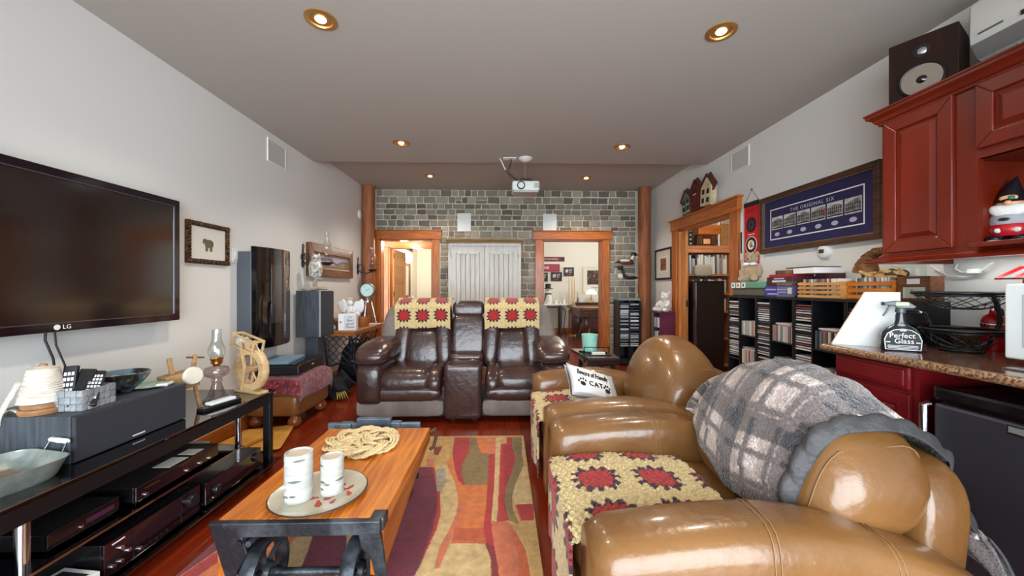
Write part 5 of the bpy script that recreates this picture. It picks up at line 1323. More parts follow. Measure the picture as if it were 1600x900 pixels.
# it is turned so its side shows: spines on the open side
m_spine = palette('case_spines', [(206,210,212),(176,186,190),(96,102,112),(140,150,160),(226,228,226),(196,204,206),(56,60,68)], .4)
m_cd = palette('cd_spines', [(208,208,210),(226,226,224),(150,152,156),(44,44,50),(190,192,196),(120,60,66),(218,214,206),(70,74,84),(170,172,176),(200,196,180)], .35)
m_cdv = palette('cd_edges', [(216,214,210),(190,188,186),(150,146,146),(60,58,62),(176,120,110),(226,224,220),(120,140,134),(140,90,90),(198,186,160),(90,100,116)], .35)
proto = {}
def case(name, kind, dims, loc, label, group, m, rot=(0,0,0), cat='cd case'):
    if kind not in proto:
        o = box(-dims[0]/2, dims[0]/2, -dims[1]/2, dims[1]/2, 0, dims[2]).build(name, m); proto[kind] = o
    else:
        o = proto[kind].copy(); COL.objects.link(o); o.name = name
    o.location = loc; o.rotation_euler = rot; o['label'] = label; o['category'] = cat; o['group'] = group
    return o
for z in (.255, .455, .655):
    for k in range(9):
        case('dvd_case', 'dvdp', (.10, .016, .14+0*z), (2.28, 5.345+.019*k, z), ordinal(k+1)+' case from the wall-side end on the %s board of the little plum shelf' % {.255:'lower',.455:'middle',.655:'upper'}[z], 'cases in the little plum shelf', m_spine)
m_plush = M('white_plush', (226,224,216), .95, bump=.9, bscale=90, sheen=.4)
t = thing('white_bear', 'white plush bear sitting on the little plum shelf', 'soft toy', (2.36, 5.40, .88), RW+rad(30))
MB().cush((0,0,.09), (.085,.075,.095), (.9,.9), 20, 12).build('body', m_plush, t, smooth=60)
MB().ell((-.0,-.02,.215), .07, .065, .06).ell((0,-.085,.205), .03, .03, .025).build('head', m_plush, t, smooth=60)
for sx in (-1, 1):
    MB().ell((sx*.05,0,.268), .022, .014, .022).build('ear', m_plush, t, smooth=60)
    MB().tube([(sx*.06,-.02,.14),(sx*.085,-.07,.10),(sx*.07,-.11,.07)], [.03,.028,.026], 10).build('arm', m_plush, t, smooth=60)
    MB().tube([(sx*.05,-.03,.03),(sx*.065,-.11,.028),(sx*.07,-.12,.04)], [.035,.03,.03], 10).build('leg', m_plush, t, smooth=60)
    MB().ell((sx*.022,-.078,.232), .006, .006, .006).build('eye', m_print_k, t, smooth=60)
MB().ell((0,-.113,.21), .009, .007, .007).build('nose', m_print_k, t, smooth=60)
t = thing('shell_ornament', 'small cream ornament beside the white plush bear', 'ornament', (2.235, 5.47, .88))
MB().cush((0,0,.03), (.04,.035,.03), (.9,.9), 14, 8).build('body', m_offwhite, t, smooth=60)

# ---- red banner and bear
m_bred = M('banner_red', (196,22,26), .75, bump=.15, bscale=120)
t = thing('hockey_banner', 'long red banner with round emblems hanging from a nail beside the den doorway', 'banner', (WR, 3.70, 1.38), RW)
box(-.108, .108, -.012, -.006, 0, .655).build('banner_cloth', m_bred, t)
box(-.11, .11, -.018, -.004, .655, .70).build('top_bar', m_satin, t, bevel=.003)
MB().tube([(-.105,-.01,.70),(0,-.006,.82),(.105,-.01,.70)], .0018, 5).build('hanging_cord', m_print_k, t)
MB().cyl((0,0,.825), (0,-.02,.825), .005, n=8).build('nail', m_iron, t)
def disc(x, z, r, y, m, name): MB().lathe([(0,-.0012),(r,-.0012),(r,0),(0,0)], (x,y,z), 32, 'y').build(name, m, t)
m_gold = M('emblem_gold', (200,160,70), .6); m_skin = M('emblem_tan', (190,120,70), .6); m_egreen = M('emblem_green', (60,110,70), .6)
disc(0, .47, .075, -.012, m_print_k, 'black_emblem'); 
em = MB()
for k in range(8): a = PI*k/4; em.bar((.02*math.cos(a),-.0136,.47+.02*math.sin(a)), (.05*math.cos(a),-.0136,.47+.05*math.sin(a)), .012, .0008, (0,1,0))
em.build('emblem_rays', M('emblem_purple', (88,60,96), .6), t)
disc(0, .27, .085, -.012, m_print_w, 'roundel_rim'); disc(0, .27, .078, -.0130, m_print_k, 'roundel_ring'); disc(0, .27, .048, -.0140, m_print_w, 'roundel_field')
MB().cush((-.002,-.0155,.272), (.022,.001,.032), (.9,.9), 16, 6).build('roundel_face', m_skin, t); 
MB().prism([(-.03,.285),(-.005,.305),(.03,.31),(.012,.29),(.03,.285),(.008,.275)], -.017, -.0158).build('roundel_feather', m_gold, t); MB().prism([(.008,.25),(.03,.245),(.03,.262),(.012,.27)], -.017, -.0158).build('roundel_hair', m_egreen, t)
text('HOCKEY', .035, (0,-.0125,.61), m_print_k, t, sx=.9)
box(-.05, .05, -.0128, -.012, .372, .378).build('caption_line', m_print_w, t); box(-.04, .04, -.0128, -.012, .172, .178).build('caption_line', m_print_w, t)
t = thing('scarf_ribbon', 'narrow white and black ribbon hanging beside the red banner', 'ribbon', (WR-.004, 3.86, 1.50), RW)
MB().prism([(-.02,0),(.0,.02),(.02,0),(.018,.5),(-.014,.5)], -.006, -.002).build('ribbon_cloth', m_white, t); MB().box(-.012, .012, -.0075, -.006, .08, .30).build('ribbon_stripe', m_print_k, t)
m_tbear = M('tan_plush', (176,152,122), .95, 0, (158,134,104), 20, bump=.8, bscale=90, sheen=.4)
t = thing('teddy_bear', 'tan teddy bear with a white neck ribbon propped before the red banner', 'soft toy', (2.30, 3.42, 1.279), RW+rad(28)); t.scale = (.86, .86, .86)
MB().cush((0,0,.10), (.075,.06,.105), (.9,.9), 22, 14).build('body', m_tbear, t, smooth=60)
MB().ell((0,-.01,.245), .062, .055, .058).ell((.0,-.06,.235), .028, .026, .022).build('head', m_tbear, t, smooth=60)
for sx in (-1, 1):
    MB().ell((sx*.05,0,.295), .024, .014, .024).build('ear', m_tbear, t, smooth=60)
    MB().tube([(sx*.06,-.0,.17),(sx*.095,-.025,.11),(sx*.085,-.04,.05)], [.028,.027,.024], 10).build('arm', m_tbear, t, smooth=60)
    MB().tube([(sx*.04,-.02,.035),(sx*.065,-.08,.032),(sx*.07,-.095,.04)], [.038,.032,.034], 10).build('leg', m_tbear, t, smooth=60)
    MB().ell((sx*.022,-.058,.258), .006, .005, .006).build('eye', m_print_k, t, smooth=60)
    MB().cush((sx*.035,-.06,.188), (.032,.008,.016), (.9,.9), 12, 8).build('ribbon_loop', m_white, t, smooth=60)
MB().ell((0,-.085,.24), .009, .006, .007).build('nose', m_print_k, t, smooth=60)
MB().lathe([(.050,-.008),(.056,0),(.050,.008),(.046,0)], (0,-.005,.19), 20, closed=True).build('neck_ribbon', m_white, t, smooth=60)

# ---- long framed print
m_bronze = M('bronze_wood_frame', (92,56,32), .35, .15, (60,34,20), 10, (1,1,6), coat=.3)
t = thing('arena_picture', 'long framed print of six arenas on navy, hanging above the cd racks', 'picture', (WR, 2.975, 1.803), RW)
a, b_ = .575, .262
MB().frame(-a, a, -b_, b_, .045, -.035, 0).build('frame', m_bronze, t, bevel=.006)
MB().frame(-a+.04, a-.04, -b_+.04, b_-.04, .010, -.026, -.01).build('gilt_slip', M('silver_gilt', (150,132,104), .35, .6), t)
box(-a+.045, a-.045, -.012, -.004, -b_+.045, b_-.045).build('navy_mount', M('navy_mount', (36,32,78), .75), t)
MB().frame(-.455, .455, -.145, .135, .009, -.0135, -.011).build('white_line', m_print_w, t)
text('THE ORIGINAL SIX', .042, (0, -.0128, .088), M('silver_lettering', (196,196,206), .5), t, space=1.25)
m_photo = [M('photo_grey_%d' % k, (212,212,208), .5, 0, (176,176,174), 14+3*k) for k in range(3)]
for k in range(6):
    x = -.435+.1475*k
    box(x, x+.132, -.0132, -.0118, -.055, .06).build('photograph', m_photo[k % 3], t)
    MB().prism([(x+.004,.02),(x+.004,-.03),(x+.128,-.04),(x+.128,.05 if k % 2 else .03),(x+.07,.045)], -.0138, -.0131).build('building_print', M('building_grey_%d' % k, (150,150,148), .5, 0, (96,96,96), 30), t)
    wn = MB()
    for q in range(7):
        for r_ in range(2): wn.box(x+.010+.017*q, x+.018+.017*q, -.0143, -.0137, -.022+.026*r_, -.004+.026*r_)
    wn.box(x+.004, x+.128, -.0143, -.0137, -.046, -.036).build('window_print', m_print_k, t)
    MB().cush((x+.066,-.0128,-.098), (.030,.0012,.018), (1,1), 24, 6).build('medal_oval', M('oval_silver', (176,180,206), .4) if k == 0 else bpy.data.materials['oval_silver'], t)
MB().box(.125, .138, -.0142, -.0137, -.03, .03).build('red_banner_print', m_bred, t)
t = thing('thermostat', 'round white thermostat on the wall under the arena print', 'thermostat', (WR, 2.846, 1.502), RW)
MB().lathe([(0,-.032),(.046,-.031),(.055,-.022),(.06,-.004),(.06,0),(0,0)], (0,0,0), 32, 'y').build('housing', m_white, t, smooth=50)
box(-.028, .018, -.0335, -.0318, -.014, .016).build('display', M('lcd_dark', (52,52,58), .3), t)

# ---- cd racks
RX = 2.17; RT = 1.15
m_rack = M('black_rack', (16,17,22), .45)
def unit(y1, w, label, open_):
    """rack from y1 toward the camera, width w; slot column first, then open shelves"""
    t = thing('cd_rack', label, 'rack', (0,0,0), 0)
    y0 = y1-w
    for a in ((y1-.012, y1), (y0, y0+.012)): box(RX, RX+.29, a[0], a[1], 0, RT-.02).build('side_panel', m_rack, t)
    box(RX+.28, RX+.30, y0, y1, 0, RT-.02).build('back_panel', m_rack, t)
    box(RX-.008, RX+.30, y0, y1, RT-.02, RT).build('top_panel', m_rack, t, bevel=.002)
    ys = y1-.012-.148
    box(RX, RX+.28, ys-.012, ys, 0, RT-.02).build('divider', m_rack, t)
    if open_:
        for z in (.05, .30, .545, .80): box(RX+.002, RX+.28, y0+.012, ys-.012, z-.012, z).build('shelf_board', m_rack, t)
        for yy_ in (ys-.03, (ys+y0)/2, y0+.03): MB().cyl((RX+.279,yy_,1.09), (RX+.272,yy_,1.09), .006, n=10).build('screw', m_steel, t)
    box(RX+.01, RX+.28, ys, y1-.012, .02, .035).build('plinth', m_rack, t)
    rebase(t, ((RX+.15), (y0+y1)/2, 0))
    return ys
def slots(y1, ys, zmin, tag_):
    z = zmin; zs = []
    while z < RT-.045:
        if R.random() > .05 and abs((z % .36)-.02) > .012: zs.append(z)
        z += .0176
    for k, z in enumerate(zs[::-1]):
            case('cd_case', 'cdh', (.124, .140, .0098), (RX+.066+R.uniform(-.004,.006), (y1-.012+ys)/2, z), ordinal(k+1)+' cd case from the top in the slots, rack '+tag_, 'cd cases in the black racks', m_cd)
def upright(y1, y0, z, n, tag_, flat=0):
    y = y1-.012; 
    for k in range(n):
        y -= .0115
        if y < y0+.016: break
        case('cd_case', 'cdv', (.124, .0096, .124), (RX+.07+R.uniform(-.006,.008), y, z), ordinal(k+1)+' upright cd case from the doorway end, '+tag_, 'cd cases in the black racks', m_cdv)
    for q in range(flat): case('cd_case', 'cdf', (.124, .142, .0098), (RX+.075, (y1+y0)/2+R.uniform(-.02,.02), z+.1245+.0102*q), ('lower','upper')[q]+' flat cd case on the upright ones, '+tag_ if flat > 1 else 'cd case lying flat on the upright ones, '+tag_, 'cd cases in the black racks', m_cdv)
UN = [(3.575, .395, 'beside the den doorway', 'black cd rack beside the den doorway, under the green lidded box', True),
      (3.175, .410, 'under the game boxes', 'black cd rack under the stacked game boxes', True),
      (2.760, .425, 'under the pale slatted crate', 'black cd rack under the pale slatted crate', True),
      (2.330, .215, 'behind the counter end', 'narrow black cd rack behind the red counter end', False)]
for k, (y1, w, tg_, lb, op) in enumerate(UN):
    ys = unit(y1, w, lb, op); slots(y1, ys, .56 if k < 3 else .78, tg_)
    if op:
        ya, yb = ys-.012, y1-w+.012
        upright(ya, yb, .80, 19, 'top shelf, rack '+tg_, (0, 2, 2)[k])
        upright(ya, yb, .545, (17, 17, 18)[k], 'middle shelf, rack '+tg_, (2, 0, 0)[k])
        upright(ya, yb, .30, 16, 'lower shelf, rack '+tg_)
# things on the racks
m_gl = M('green_lid', (96,150,124), .3, coat=.3); m_ribbed = M('smoky_brown_tub', (74,66,58), .3, 0, (104,96,84), 3, (60,60,1), coat=.3)
t = thing('lidded_box', 'green lidded storage box with three white tags on the rack nearest the den doorway', 'box', (2.30, 3.33, RT))
box(-.105, .105, -.225, .225, 0, .065).build('tub', m_ribbed, t, bevel=.01)
MB().box(-.115, .115, -.235, .235, .065, .125).build('lid', m_gl, t, bevel=.012)
for k, y in enumerate((.19, .115, .04)):
    box(-.1175, -.1148, y-.026, y+.026, .070, .118).build('tag', m_white, t); box(-.1185, -.1174, y-.008, y+.008, .082, .108).build('tag_print', (m_print_k, m_bred, m_print_k)[k], t)
def gamebox(name, label, x, y0, y1, z, h, m, marks, cat='box'):
    t = thing(name, label, cat, (x, (y0+y1)/2, z)); L_ = (y1-y0)/2
    box(-.10, .12, -L_, L_, 0, h).build('carton', m, t, bevel=.002)
    for (a, b2, c, d, mm) in marks: box(-.1015, -.0995, L_*a, L_*b2, h*c, h*d).build('cover_print', mm, t)
    return t
m_bluebox = M('blue_box', (62,62,142), .45); m_lav = M('lavender_print', (176,176,222), .5); m_dkbox = M('dark_red_brown_box', (72,34,38), .45); m_redbox = M('red_card', (160,32,40), .45)
gamebox('game_box', 'blue printed game box on the rack, lowest in its stack', 2.28, 2.775, 3.08, RT, .085, m_bluebox, ((.2,.95,.62,.74,m_lav),(-.55,.1,.62,.74,m_lav),(.0,.8,.2,.32,m_lav),(-.5,.05,.38,.48,m_lav),(-.9,-.62,.3,.85,m_white)))
gamebox('game_box', 'dark red-brown game box lying on the blue game box', 2.28, 2.785, 3.06, RT+.085, .072, m_dkbox, ((-.5,.55,.42,.62,m_offwhite),(-.4,.4,.75,.88,m_lav)))
gamebox('card_box', 'thin red box lying on the dark red-brown game box', 2.29, 2.86, 3.05, RT+.157, .02, m_redbox, ())
gamebox('tin_box', 'small brown printed box on top of the game box stack', 2.30, 2.865, 2.99, RT+.177, .032, M('brown_print_box', (120,84,52), .5, 0, (60,44,40), 30), ())
gamebox('white_box', 'flat white box on top of the stack behind the pale slatted crate', 2.34, 2.66, 2.855, RT+.178, .042, m_white, ())
box(-.06, .06, -.06, .06, 0, .1775).build('stack_core', m_dkbox, thing('dark_carton', 'dark carton under the flat white box', 'box', (2.40, 2.705, RT)))
t = gamebox('disc_sleeve', 'thin dark sleeve balanced on the flat white box', 2.34, 2.68, 2.93, RT+.2205, .008, m_satin, ())
box(-.01, .01, -.14, .14, 0, .12).build('clear_case', m_clear, thing('clear_plastic_box', 'clear plastic edge of a box beside the blue game box', 'box', (2.19, 2.755, RT), rad(88)))
def crate(label, x0, x1, y0, y1, z, h, m, n):
    t = thing('slatted_crate', label, 'crate', ((x0+x1)/2, (y0+y1)/2, z)); X, Y = (x1-x0)/2, (y1-y0)/2
    sh = h/n
    for k in range(n):
        for sx in (-1, 1): box(sx*X-.006, sx*X+.006, -Y, Y, k*sh+.002, k*sh+sh*.66).build('slat', m, t, bevel=.001)
    for sy in (-1, 1):
        box(-X+.006, X-.006, sy*Y-.012*(sy > 0), sy*Y+.012*(sy < 0), 0, h*.95).build('end_board', m, t, bevel=.001)
    box(-X+.006, X-.006, -Y+.012, Y-.012, 0, .008).build('crate_floor', m, t)
    return t
m_palepine = wood('pale_pine', (206,152,84), (182,122,60), .5, 'y', 5, .05); m_orpine = wood('orange_pine', (200,120,40), (170,92,26), .4, 'y', 5, .05, coat=.2)
crate('pale slatted wooden crate full of cds beside the game boxes', 2.185, 2.345, 2.395, 2.735, RT, .118, m_palepine, 4)
crate('orange slatted wooden crate full of cds under the cornucopia basket', 2.235, 2.40, 2.112, 2.388, RT, .122, m_orpine, 3)
for k in range(24): case('cd_case', 'cdc', (.124, .0096, .124), (2.265, 2.42+.0122*k, RT+.0085), ordinal(k+1)+' cd case in the pale slatted crate, counted from the orange crate', 'cd cases in the slatted crates', m_cdv, rot=(rad(R.uniform(-3,3)),0,0))
for k in range(18): case('cd_case', 'cdc', (.124, .0096, .124), (2.318, 2.14+.0122*k, RT+.0085), ordinal(k+1)+' cd case in the orange slatted crate, counted from the cabinet end', 'cd cases in the slatted crates', m_cdv, rot=(rad(R.uniform(-3,3)),0,0))
# cornucopia basket
m_basket = M('brown_willow', (140,94,52), .75, 0, (96,58,30), 26, (1,1,1), bump=.7, bscale=70); m_raffia = M('pale_raffia', (200,164,104), .8, 0, (160,122,70), 40, bump=.6, bscale=80)
t = thing('cornucopia_basket', 'brown woven horn-shaped basket lying on the orange slatted crate', 'basket', (2.325, 2.28, RT+.135), RW)
cp = [Vector(p) for p in ((-.08,0,.035),(-.075,0,.075),(-.06,0,.115),(-.02,0,.155),(.05,0,.165),(.11,0,.155))]; cr = [.062,.055,.04,.026,.018,.012]
for k in range(26):
    f = k/25*5; i = min(int(f), 4); q = cp[i].lerp(cp[i+1], f-i); rr_ = cr[i]+(cr[i+1]-cr[i])*(f-i); tn = (cp[i+1]-cp[i]).normalized(); sd = Vector((0,1,0)); up_ = tn.cross(sd)
    MB().tube([q+(sd*math.cos(2*PI*a/16)+up_*math.sin(2*PI*a/16))*rr_ for a in range(16)], .0052, 6, True).build('willow_coil', m_basket, t, smooth=60)
wv = MB()
for k in range(14):
    a0 = R.uniform(-.13, .06); wv.tube([(a0, R.uniform(-.06,.05), R.uniform(-.01,.035)), (a0+.05, R.uniform(-.07,.06), R.uniform(-.005,.05)), (a0+.11, R.uniform(-.06,.05), R.uniform(-.01,.035))], R.uniform(.006,.012), 6)
wv.build('raffia', m_raffia, t, smooth=50)
MB().ell((.10,-.02,.02), .03).ell((.13,.02,.018), .026).build('pine_cone', M('pine_cone_brown', (70,46,34), .8, bump=1, bscale=60), t, smooth=60)

# ---- base cabinets, worktop, fridge
m_cherry = M('cherry_red_paint', (108,27,6), .30, 0, (88,20,4), 3, (1,1,.4), coat=.25)
m_cherry_cool = M('cherry_paint_cool_light', (126,20,26), .33, 0, (106,16,22), 3, (1,1,.4), coat=.2)  # same cherry paint, its look in cooler light put into the colour
def raised_door(name, t, x, y0, y1, z0, z1, m, fr=.055, lab=None):
    """door in a plane X=x facing -X: four rails, raised centre"""
    d = bpy.data.objects.new(name, None)
    o = MB().frame(y0, y1, z0, z1, fr, 0, .02); o.v = [(x-.02+p[1], p[0], p[2]) for p in o.v]
    o = o.build(name, m, t, bevel=.004)
    i = fr+.004
    box(x-.008, x-.001, y0+fr-.002, y1-fr+.002, z0+fr-.002, z1-fr+.002).build('door_field', m, o)
    q = .022
    a = (y0+i+.006, y1-i-.006, z0+i+.006, z1-i-.006); b2 = (a[0]+q, a[1]-q, a[2]+q, a[3]-q)
    MB().add([(x-.009,a[0],a[2]),(x-.009,a[1],a[2]),(x-.009,a[1],a[3]),(x-.009,a[0],a[3]),(x-.019,b2[0],b2[2]),(x-.019,b2[1],b2[2]),(x-.019,b2[1],b2[3]),(x-.019,b2[0],b2[3])],
             [(0,1,5,4),(1,2,6,5),(2,3,7,6),(3,0,4,7),(4,5,6,7)]).build('raised_panel', m, o)
    return o
t = thing('base_cabinet', 'cherry red base cabinet with drawer and door at the end of the worktop', 'cabinet', (0,0,0))
box(1.85, 2.45, 1.63, 2.045, .10, .873).build('body', m_cherry_cool, t)
box(1.90, 2.45, 1.63, 2.045, 0, .10).build('plinth', m_matte, t)
dr = box(1.828, 1.849, 1.655, 2.03, .755, .862).build('drawer', m_cherry_cool, t, bevel=.008)
box(1.818, 1.830, 1.67, 2.015, .77, .847).build('drawer_panel', m_cherry_cool, dr, bevel=.006)
raised_door('door', t, 1.849, 1.655, 2.03, .13, .735, m_cherry_cool)
rebase(t, (2.15, 1.84, 0))
t = thing('fridge_surround', 'cherry red cabinet panel and recess beyond the small fridge', 'cabinet', (0,0,0))
box(1.86, 2.45, .60, .62, 0, .873).build('end_panel', m_cherry_cool, t); box(2.44, 2.46, .62, 1.629, 0, .873).build('back_panel', m_matte, t)
rebase(t, (2.2, 1.1, 0))
m_granite = M('brown_granite', (122,84,62), .15, 0, (58,36,30), 120, (1,1,1), 4, coat=.4, mixpos=(.42,.58))
m_granedge = M('granite_edge', (168,128,92), .3, 0, (82,54,40), 110, (1,1,1), 4, coat=.2, mixpos=(.42,.58))
t = thing('worktop', 'brown granite worktop with rounded front edge over the cherry red cabinet and fridge', 'worktop', (2.13, 1.33, .875))
MB().box(-.345, .355, -.73, .725, 0, .038).build('slab', m_granite, t, bevel=.008)
MB().tube([(-.347,-.73,.019),(-.347,.72,.019)], .0195, 14).build('front_edge', m_granedge, t, smooth=50)
box(.335, .355, -.73, .725, .038, .14).build('upstand', m_granite, t, bevel=.003)
m_fridge = M('dark_stainless', (96,96,106), .36, .85)
t = thing('small_fridge', 'small dark stainless fridge with black top under the worktop', 'fridge', (2.12, 1.27, 0))
box(-.28, .29, -.26, .265, .02, .80).build('body', m_satin, t, bevel=.01)
box(-.325, -.285, -.262, .26, .05, .745).build('door', m_fridge, t, bevel=.012)
MB().box(-.325, -.28, -.262, .265, .755, .815).build('top_panel', m_black, t, bevel=.015)
MB().tube([(-.325,.275,.735),(-.345,.278,.73),(-.345,.278,.40),(-.325,.275,.39)], .014, 10).build('handle', m_chrome, t, smooth=50)
bd = MB().box(-.328, -.325, -.12, .03, .703, .738).build('badge', m_chrome, t, bevel=.002)
MB().box(-.3293, -.328, -.112, .022, .710, .731).build('badge_field', M('badge_grey', (110,114,112), .4), t)
for x in (-.2, .2):
    for y in (-.2, .2): MB().cyl((x,y,0), (x,y,.02), .02).build('foot', m_matte, t)

# ---- upper cabinet
UX, UYF, UZ0, UZ1 = 2.085, 2.02, 1.395, 2.12
t = thing('upper_cabinet', 'cherry red wall cabinet with crown moulding, two doors and an open niche', 'cabinet', (0,0,0))
YE = .62
box(UX, WR-.002, 1.995, UYF, UZ0, UZ1).build('end_panel', m_cherry, t)
box(UX+.0, WR-.002, YE, 1.995, UZ1-.02, UZ1).build('top_panel', m_cherry, t); box(UX, WR-.002, YE, 1.995, UZ0, UZ0+.02).build('bottom_panel', m_cherry, t)
box(WR-.02, WR-.002, YE, 1.995, UZ0+.02, UZ1-.02).build('back_panel', m_cherry, t)
box(UX, WR-.02, 1.63, 1.655, UZ0+.02, UZ1-.02).build('partition', m_cherry, t)
box(UX, UX+.02, 1.955, 1.995, UZ0+.02, UZ1-.02).build('stile', m_cherry, t); box(UX-.004, UX+.02, 1.60, 1.690, UZ0, UZ1-.02).build('stile', m_cherry, t)
raised_door('door', t, UX, 1.685, 1.995, UZ0+.012, UZ1-.012, m_cherry, .06)
box(UX, WR-.02, YE, 1.63, 1.785, 1.805).build('niche_top', m_cherry, t)
box(UX-.004, UX+.02, YE, 1.60, 1.785, 1.835).build('rail', m_cherry, t)
raised_door('door', t, UX, 1.12, 1.60, 1.825, UZ1-.012, m_cherry, .06); raised_door('door', t, UX, .63, 1.11, 1.825, UZ1-.012, m_cherry, .06)
box(UX, WR-.02, YE, YE+.02, UZ0+.02, UZ1-.02).build('end_panel', m_cherry, t)
crown = [(0,0),(-.012,0),(-.014,.012),(-.022,.016),(-.03,.032),(-.044,.044),(-.05,.048),(-.05,.06),(-.056,.064),(-.056,.072),(0,.072)]
MB().loft([[(UX+x, YE, UZ1-.012+z) for x, z in crown], [(UX+x, UYF-x, UZ1-.012+z) for x, z in crown], [(WR-.002, UYF-x, UZ1-.012+z) for x, z in crown]]).build('crown_moulding', m_cherry, t)
base = [(0,0),(-.050,0),(-.052,.008),(-.040,.014),(-.030,.02),(-.022,.028),(-.008,.034),(-.006,.042),(0,.042)]
MB().loft([[(UX+x, YE, UZ0-.042+z) for x, z in base], [(UX+x, UYF-x, UZ0-.042+z) for x, z in base], [(WR-.002, UYF-x, UZ0-.042+z) for x, z in base]]).build('base_moulding', m_cherry, t)
box(UX-.05, UX+.02, YE, 1.60, UZ0, UZ0+.021).build('niche_sill', m_cherry, t, bevel=.003)
rebase(t, (2.28, 1.32, 1.36))
# gnome in the niche
m_gblk = M('gnome_black', (20,20,26), .35); m_gwht = M('gnome_white', (224,222,216), .5, bump=.5, bscale=60); m_gskin = M('gnome_skin', (214,158,112), .5); m_gred = M('gnome_red', (190,24,32), .3, coat=.3); m_ggrey = M('gnome_grey_knit', (168,168,174), .7, bump=.5, bscale=200)
t = thing('garden_gnome', 'garden gnome in black cap, grey jersey and red shorts in the open niche', 'figurine', (2.235, 1.605, 1.416), RW+rad(28)); t.scale = (.88, .88, .88)
def bdy(z0, z1, r0, r1, m, name, n=24):
    MB().lathe([(0,z0)]+[(r0+(r1-r0)*u+.008*math.sin(PI*u), z0+(z1-z0)*u) for u in (0,.25,.5,.75,1)]+[(0,z1)], (0,0,0), n).build(name, m, t, smooth=60)
bdy(.035, .092, .068, .072, m_gred, 'shorts'); bdy(.0925, .15, .074, .062, m_ggrey, 'jersey'); bdy(.1505, .178, .062, .05, m_gblk, 'collar')
for sx in (-1, 1):
    MB().cush((sx*.04,-.045,.02), (.032,.06,.02), (.8,.9), 16, 8).build('shoe', m_gblk, t, smooth=60); MB().cush((sx*.04,-.05,.008), (.034,.062,.008), (.5,.9), 16, 6).build('sole', m_gwht, t, smooth=60)
    MB().tube([(sx*.055,0,.155),(sx*.098,-.01,.12),(sx*.10,-.03,.085)], [.026,.024,.018], 10).build('sleeve', m_gblk if sx > 0 else m_ggrey, t, smooth=60); MB().ell((sx*.10,-.036,.068), .020, .018, .020).build('hand', m_gskin, t, smooth=60)
MB().ell((0,-.01,.195), .05, .046, .045).build('head', m_gskin, t, smooth=60)
MB().cush((0,-.042,.172), (.064,.028,.034), (.8,.8), 24, 10, lambda x,y,z: (x, y, z-.016*(1-(x/.064)**2))).build('beard', m_gwht, t, smooth=60)
MB().ell((0,-.064,.197), .014, .012, .011).build('nose', m_gskin, t, smooth=60)
hat = MB(); rings = []
for k in range(11): u = k/10; r = .056*(1-u)**.85+.002; rings.append([(r*math.cos(2*PI*i/20)+.02*u*u, r*math.sin(2*PI*i/20)-.005, .205+.125*u+.004*math.sin(2*PI*i/20)) for i in range(20)])
hat.loft(rings).build('cap', m_gblk, t, smooth=60)
MB().cush((-.0,-.05,.222), (.03,.006,.014), (.8,.8), 14, 6).build('cap_badge', m_gskin, t, smooth=60); MB().cush((.01,-.055,.222), (.012,.004,.010), (.8,.8), 12, 6).build('badge_green', m_egreen, t, smooth=60)
MB().cush((-.008,-.081,.115), (.018,.003,.008), (.9,.9), 14, 6).build('jersey_print', m_gblk, t, smooth=60)
MB().cush((-.03,-.072,.062), (.012,.004,.012), (.9,.9), 12, 6).cush((.03,-.072,.062), (.012,.004,.012), (.9,.9), 12, 6).build('shorts_print', m_gwht, t, smooth=60)
t = thing('ring_ornament', 'dark round ornament hanging in the niche behind the gnome', 'ornament', (2.45, 1.60, 1.66), RW)
MB().lathe([(.03,-.01),(.04,-.016),(.048,-.01),(.04,-.004)], (0,0,0), 26, 'y', True).build('ring', m_satin, t, smooth=60); box(-.004, .004, -.012, .019, .045, .053).build('peg', m_satin, t)
# bookshelf speaker on top of the cabinet
m_walnut = M('dark_walnut', (40,19,8), .5, 0, (24,11,5), 5, (8,8,1), spec=.2)
t = thing('bookshelf_speaker', 'dark walnut speaker with silver cone standing on top of the red cabinet', 'speaker', (2.165, 1.895, 2.181), rad(-60))
box(-.125, .125, .0, .24, 0, .345).build('cabinet', m_walnut, t, bevel=.003)
MB().lathe([(.082,0),(.086,-.008),(.082,-.012),(.074,-.006)], (0,0,.115), 36, 'y', True).build('surround', m_satin, t, smooth=50)
MB().lathe([(.076,-.006),(.03,.0),(.0,.0)], (0,-.002,.115), 36, 'y').build('cone', M('silver_cone', (170,160,150), .3, .8), t, smooth=60)
MB().lathe([(.0,-.014),(.018,-.008),(.026,0),(0,0)], (0,-.002,.115), 24, 'y').build('dust_cap', m_black, t, smooth=60)
MB().lathe([(.0,-.006),(.010,-.004),(.017,-.002),(.020,0),(0,0)], (0,0,.265), 24, 'y').build('tweeter', m_chrome, t, smooth=60)
MB().lathe([(.02,-.003),(.034,-.003),(.034,0),(.02,0)], (0,0,.265), 24, 'y', True).build('tweeter_ring', m_satin, t, smooth=50)
# air conditioner
m_ac = M('ac_white', (206,204,196), .45)
t = thing('air_conditioner', 'white wall air conditioner high in the corner above the red cabinet', 'air conditioner', (WR, 1.785, 2.30), RW)
acp = [(0,.0),(-.12,.0),(-.185,.035),(-.215,.09),(-.22,.14),(-.215,.28),(-.20,.305),(0,.31)]
b_ = MB(); b_.prism([(y, z) for y, z in acp], .0, .80, 'x'); b_.build('housing', m_ac, t, smooth=30, bevel=.008)
MB().prism([(-.186,.030),(-.2185,.088),(-.2215,.092),(-.189,.028)], .012, .79, 'x').build('louvre_line', M('ac_grey_line', (120,118,114), .5), t)
MB().prism([(-.2235,.115),(-.2235,.135),(-.219,.135),(-.219,.115)], .19, .6, 'x').build('air_slot', m_matte, t)
MB().prism([(-.2225,.128),(-.2225,.136),(-.219,.136),(-.219,.128)], .04, .13, 'x').build('maker_mark', M('ac_mark', (92,90,88), .5), t)
